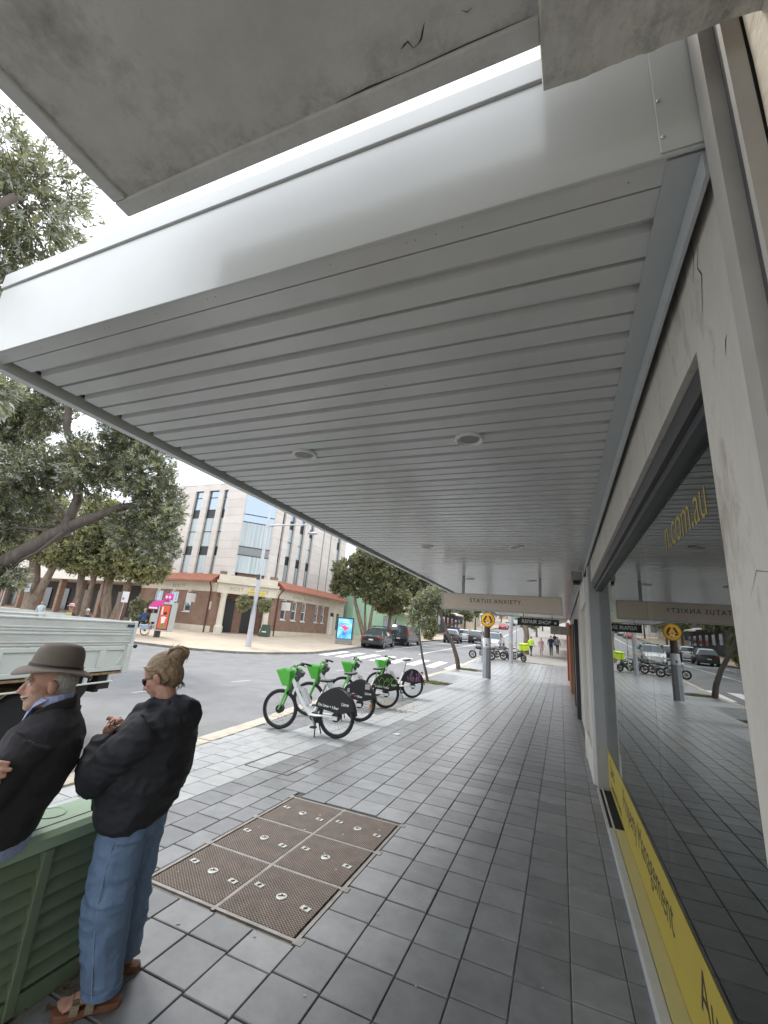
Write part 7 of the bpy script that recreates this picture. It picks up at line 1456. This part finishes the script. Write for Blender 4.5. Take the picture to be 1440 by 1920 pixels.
b = MB(); b.tube([(.022, .0, 1.29), (.048, .0, 1.22), (.068, 0, 1.16)], .005, 6); b.build('zip', mat('zip_metal', (.10, .09, .08), .4, .6, var=0), mo_)
b = MB(); b.box(.060, .069, -.005, .005, 1.14, 1.165); b.build('zip_pull', mat('zip_tag', (.35, .22, .12), .5, var=0), mo_, bevel=.002)
sh_ = MB(); sh_.tube([(.04, 0, .76), (.045, 0, .715)], [(.150, .196), (.158, .205)], 28, up=UPY); link('shirt_tail', remesh('shirt_tail', sh_, .008, [m_shirt], 2, lambda p: ridge(p, 14, .006, (1, 1, .4))), mo_)
P_ = MB(); P_.tube([(.03, 0, .75), (.04, 0, .80), (.04, 0, .88)], [(.14, .18), (.145, .185), (.13, .17)], 20, up=UPY)
for sg in (1, -1): P_.tube([(.03, sg*.095, .815), (.25, sg*.11, .815), (.46, sg*.12, .80), (.50, sg*.12, .72), (.53, sg*.12, .45), (.56, sg*.12, .10)], [.10, .09, .082, .082, .072, .062], 16)
link('trousers', remesh('trousers', P_, .009, [mat('navy_trousers', (.02, .024, .04), .85, var=.15, scale=20)], 3, lambda p: ridge(p, 9, .008)), mo_)
for sg in (1, -1): b = MB(); b.tube([(.50, sg*.12, .045), (.58, sg*.12, .05), (.66, sg*.12, .04), (.72, sg*.12, .03)], [(.042, .045), (.046, .05), (.05, .04), (.035, .025)], 12, up=(0, 0, 1)); b.build('shoe', m_bblack, mo_, smooth=60)
# felt hat
HT = T @ Matrix.Translation((-.012, 0, .062)) @ Matrix.Rotation(R(-7), 4, 'Y'); nH = 40; V = []; rows = []
prof_h = [(.155, -.020), (.150, -.006), (.128, .004), (.108, .006), (.1, .014), (.099, .030), (.097, .055), (.093, .085), (.084, .112), (.070, .126), (.045, .128), (.02, .118), (.001, .112)]
for k, (r_, z_) in enumerate(prof_h):
    row = []
    for j in range(nH):
        a = 2*math.pi*j/nH; ca_, sa_ = math.cos(a), math.sin(a); ex, ey = (1.12, .90) if k > 3 else (1.10, .98); z2 = z_
        if k <= 2: z2 = z_+(-.018*ca_*max(0, ca_)-.012*max(0, -ca_)+.022*sa_*sa_)*(1.0 if k == 0 else .7 if k == 1 else .3)
        if k >= 7: z2 -= .022*max(0, 1-abs(sa_)*2.2)*(k-6)/6+.010*max(0, ca_)*(k-6)/4
        pin = 1-.13*max(0, ca_)*max(0, math.sin(min(1, abs(sa_)*1.6)*math.pi))*(1 if 6 <= k <= 9 else 0)
        row.append(HT @ Vector((r_*ex*ca_, r_*ey*sa_*pin, z2)))
    V += row
F = [(i*nH+j, i*nH+(j+1) % nH, (i+1)*nH+(j+1) % nH, (i+1)*nH+j) for i in range(len(prof_h)-1) for j in range(nH)]+[tuple((len(prof_h)-1)*nH+j for j in range(nH))]
ht = tag(link('felt_hat', MB().add(V, F).mesh('felt_hat', m_felt, 80)), 'wide brimmed grey brown felt hat worn by the seated person', 'hat')
sm = ht.modifiers.new('solid', 'SOLIDIFY'); sm.thickness = .004; ss = ht.modifiers.new('sub', 'SUBSURF'); ss.levels = 1; ss.render_levels = 1
ht.matrix_world = Matrix.Translation(mo_.location) @ Matrix.Rotation(mo_.rotation_euler.z, 4, 'Z')
b = MB(); nb_ = 40; vs = []
for z_, e_ in ((.009, .1025), (.010, .1045), (.024, .1035), (.025, .1012)): vs += [HT @ Vector((e_*1.12*math.cos(2*math.pi*j/nb_), e_*.90*math.sin(2*math.pi*j/nb_), z_)) for j in range(nb_)]
b.add(vs, [(i*nb_+j, i*nb_+(j+1) % nb_, (i+1)*nb_+(j+1) % nb_, (i+1)*nb_+j) for i in range(3) for j in range(nb_)]); b.build('hat_band', m_band, ht, smooth=60)

# ---------------------------------------------------------------- people in the distance
def walker(label, x, y, z, rz, h=1.75, top=(.03, .03, .05), legs=(.03, .03, .04), hair=(.1, .08, .06), pose='walk', group='people in the distance', hat=None, skirt=False):
    s = h/1.75; t = thing('person', label, 'person', (x, y, z), rz, group); t.scale = (s, s, s)
    B = MB(); head(B, Vector((.03, 0, 1.62)), R(6), .95); B.tube([(0, 0, 1.42), (.01, 0, 1.52), (.02, 0, 1.58)], [.06, .05, .05], 10)
    B.tube([(0, 0, .85), (0, 0, .95), (.01, 0, 1.15), (0, 0, 1.35), (-.005, 0, 1.44), (0, 0, 1.48)], [(.12, .17), (.12, .175), (.125, .175), (.12, .20), (.09, .17), (.05, .06)], 16, up=UPY)
    st_ = .16 if pose == 'walk' else .02
    for sg in (1, -1):
        if pose == 'sit': B.tube([(.02, sg*.09, .92), (.34, sg*.1, .80), (.30, sg*.1, .42)], [.09, .07, .05], 10)
        else: B.tube([(0, sg*.09, .90), (sg*st_*.7+.03, sg*.09, .48), (sg*st_, sg*.09, .06)], [.09, .065, .045], 10); B.ell((sg*st_+.05, sg*.09, .04), (.13, .045, .04), 10, 6)
        if pose == 'sit': B.tube([(0, sg*.2, 1.38), (.16, sg*.22, 1.16), (.40, sg*.2, 1.1)], [.055, .045, .035], 8)
        else: B.tube([(0, sg*.21, 1.40), (-.02-sg*.05, sg*.25, 1.12), (.08-sg*.12, sg*.25, .88)], [.055, .045, .035], 8); B.ell((.10-sg*.12, sg*.25, .82), (.03, .02, .05), 8, 6)
    if skirt: B.tube([(0, 0, .95), (0, 0, .5)], [(.13, .17), (.22, .24)], 14, up=UPY)
    cs = [mat('cloth_%.2f_%.2f_%.2f' % top, top, .85, var=.12), mat('cloth_%.2f_%.2f_%.2f' % legs, legs, .85, var=.12), m_skin, mat('hairc_%.2f_%.2f_%.2f' % hair, hair, .7, var=.2), m_bblack]
    me = remesh('body', B, .016, cs, 2)
    def rg(c):
        if c.z > 1.62 and (c.z > 1.68 or c.x < .02): return 3
        if c.z > 1.47: return 2
        if abs(c.y) > .2 and c.z < .88: return 2
        if c.z > .92: return 0
        return 4 if c.z < .08 else 1
    link('body', region(me, rg), t)
    if hat: b = MB(); b.lathe([(.17, 1.70), (.165, 1.715), (.10, 1.72), (.095, 1.80), (.05, 1.825)], Matrix.Translation((.03, 0, 0)), n=20); b.build('hat', mat('hat_%.2f' % hat[0], hat, .9), t, smooth=50)
    return t
zq = lambda x, y: gz(x, y)-ROADDROP
walker('walker in pink bucket hat and dark top behind the truck', -20.3, 12.9, zq(-20.6, 12.5), R(195), 1.82, (.05, .035, .07), (.05, .05, .06), (.25, .22, .2), hat=(.72, .45, .42))
walker('white haired walker in navy jumper behind the truck', -19.9, 13.4, zq(-19.9, 13.4), R(200), 1.76, (.035, .04, .07), (.06, .06, .07), (.55, .53, .5))
walker('pedestrian in navy with backpack walking away on the right footpath', -.9, 46, prof(46), R(85), 1.85, (.03, .04, .10), (.02, .025, .05), (.08, .06, .05))
walker('pedestrian in pink on the right footpath beside the parked cycle', -1.75, 45, prof(45), R(-95), 1.6, (.55, .35, .38), (.55, .4, .42), (.2, .14, .1), skirt=True)
walker('pedestrian in grey carrying a black bag close to the shops', -.35, 50, prof(50), R(80), 1.75, (.25, .25, .26), (.03, .03, .03), (.05, .04, .04))
walker('dark figure farther up the right footpath', -.9, 74, prof(74), R(90), 1.75, (.02, .02, .03), (.03, .03, .04), (.03, .03, .03))
walker('worker in hi vis vest beyond the delivery scooter', -2.5, 42, prof(42), R(60), 1.72, (.42, .62, .04), (.04, .05, .09), (.08, .06, .05))
walker('pedestrian in white shirt walking past the dark shop on the left', -17.6, 62, gz(-17.6, 62), R(80), 1.75, (.6, .6, .58), (.03, .03, .04), (.05, .04, .03))
walker('person in blue beside the dark shop on the left', -17.0, 78, gz(-17, 78), R(60), 1.7, (.03, .10, .45), (.04, .04, .06), (.05, .04, .03))
walker('seated person with orange scarf under the thick paperbark', -31.0, 17.8, gz(-31, 17.8), R(-60), 1.5, (.45, .55, .6), (.05, .05, .06), (.55, .12, .05))
# cargo bike with rider and child
cbk = thing('cargo_bike', 'white cargo bike on the plaza left of the phone booth', 'bicycle', (-25.35, 21.1, gz(-25.4, 21)), R(200))
_t2, _r2, _s2 = wheel_meshes(.33, .03, 18)
for xx in (0, 1.35):
    W = link('wheel', MB().cyl((0, -.05, 0), (0, .05, 0), .05).mesh('wheel', m_bblack), cbk, loc=(xx, 0, .33)); link('tyre', _t2, W); link('spokes', _s2, W)
b = MB(); b.tube([(0, 0, .33), (.45, 0, .42), (1.0, 0, .55), (1.12, 0, .95)], .035, 8); b.tube([(.45, 0, .42), (.35, 0, .9)], .025, 8); b.tube([(1.35, 0, .33), (1.10, 0, .98)], .022, 8); b.bar((-.35, 0, .70), (.35, 0, .66), .18, .05); b.build('frame', m_bwhite, cbk, smooth=50)
b = MB(); b.tube([(.95, -.3, 1.05), (1.08, 0, 1.0), (.95, .3, 1.05)], .016, 8); b.build('handlebar', m_bblack, cbk); b = MB(); b.ell((.33, 0, .95), (.14, .08, .04)); b.build('saddle', m_bblack, cbk, smooth=50)
for sg in (-1, 1): b = MB(); b.box(-.35, .25, sg*.16-.05, sg*.16+.05, .40, .66); b.build('pannier', mat('pannier_blue', (.28, .36, .5), .7, var=.2, scale=8), cbk, bevel=.03)
walker('rider in blue jacket on the cargo bike', -25.55, 21.0, gz(-25.4, 21)+.02, R(200), 1.72, (.05, .10, .24), (.03, .03, .05), (.35, .33, .3), 'sit')
walker('child in black and red riding behind on the cargo bike', -24.95, 21.25, gz(-25.4, 21)+.18, R(200), 1.2, (.04, .03, .04), (.55, .05, .06), (.04, .03, .02), 'sit')
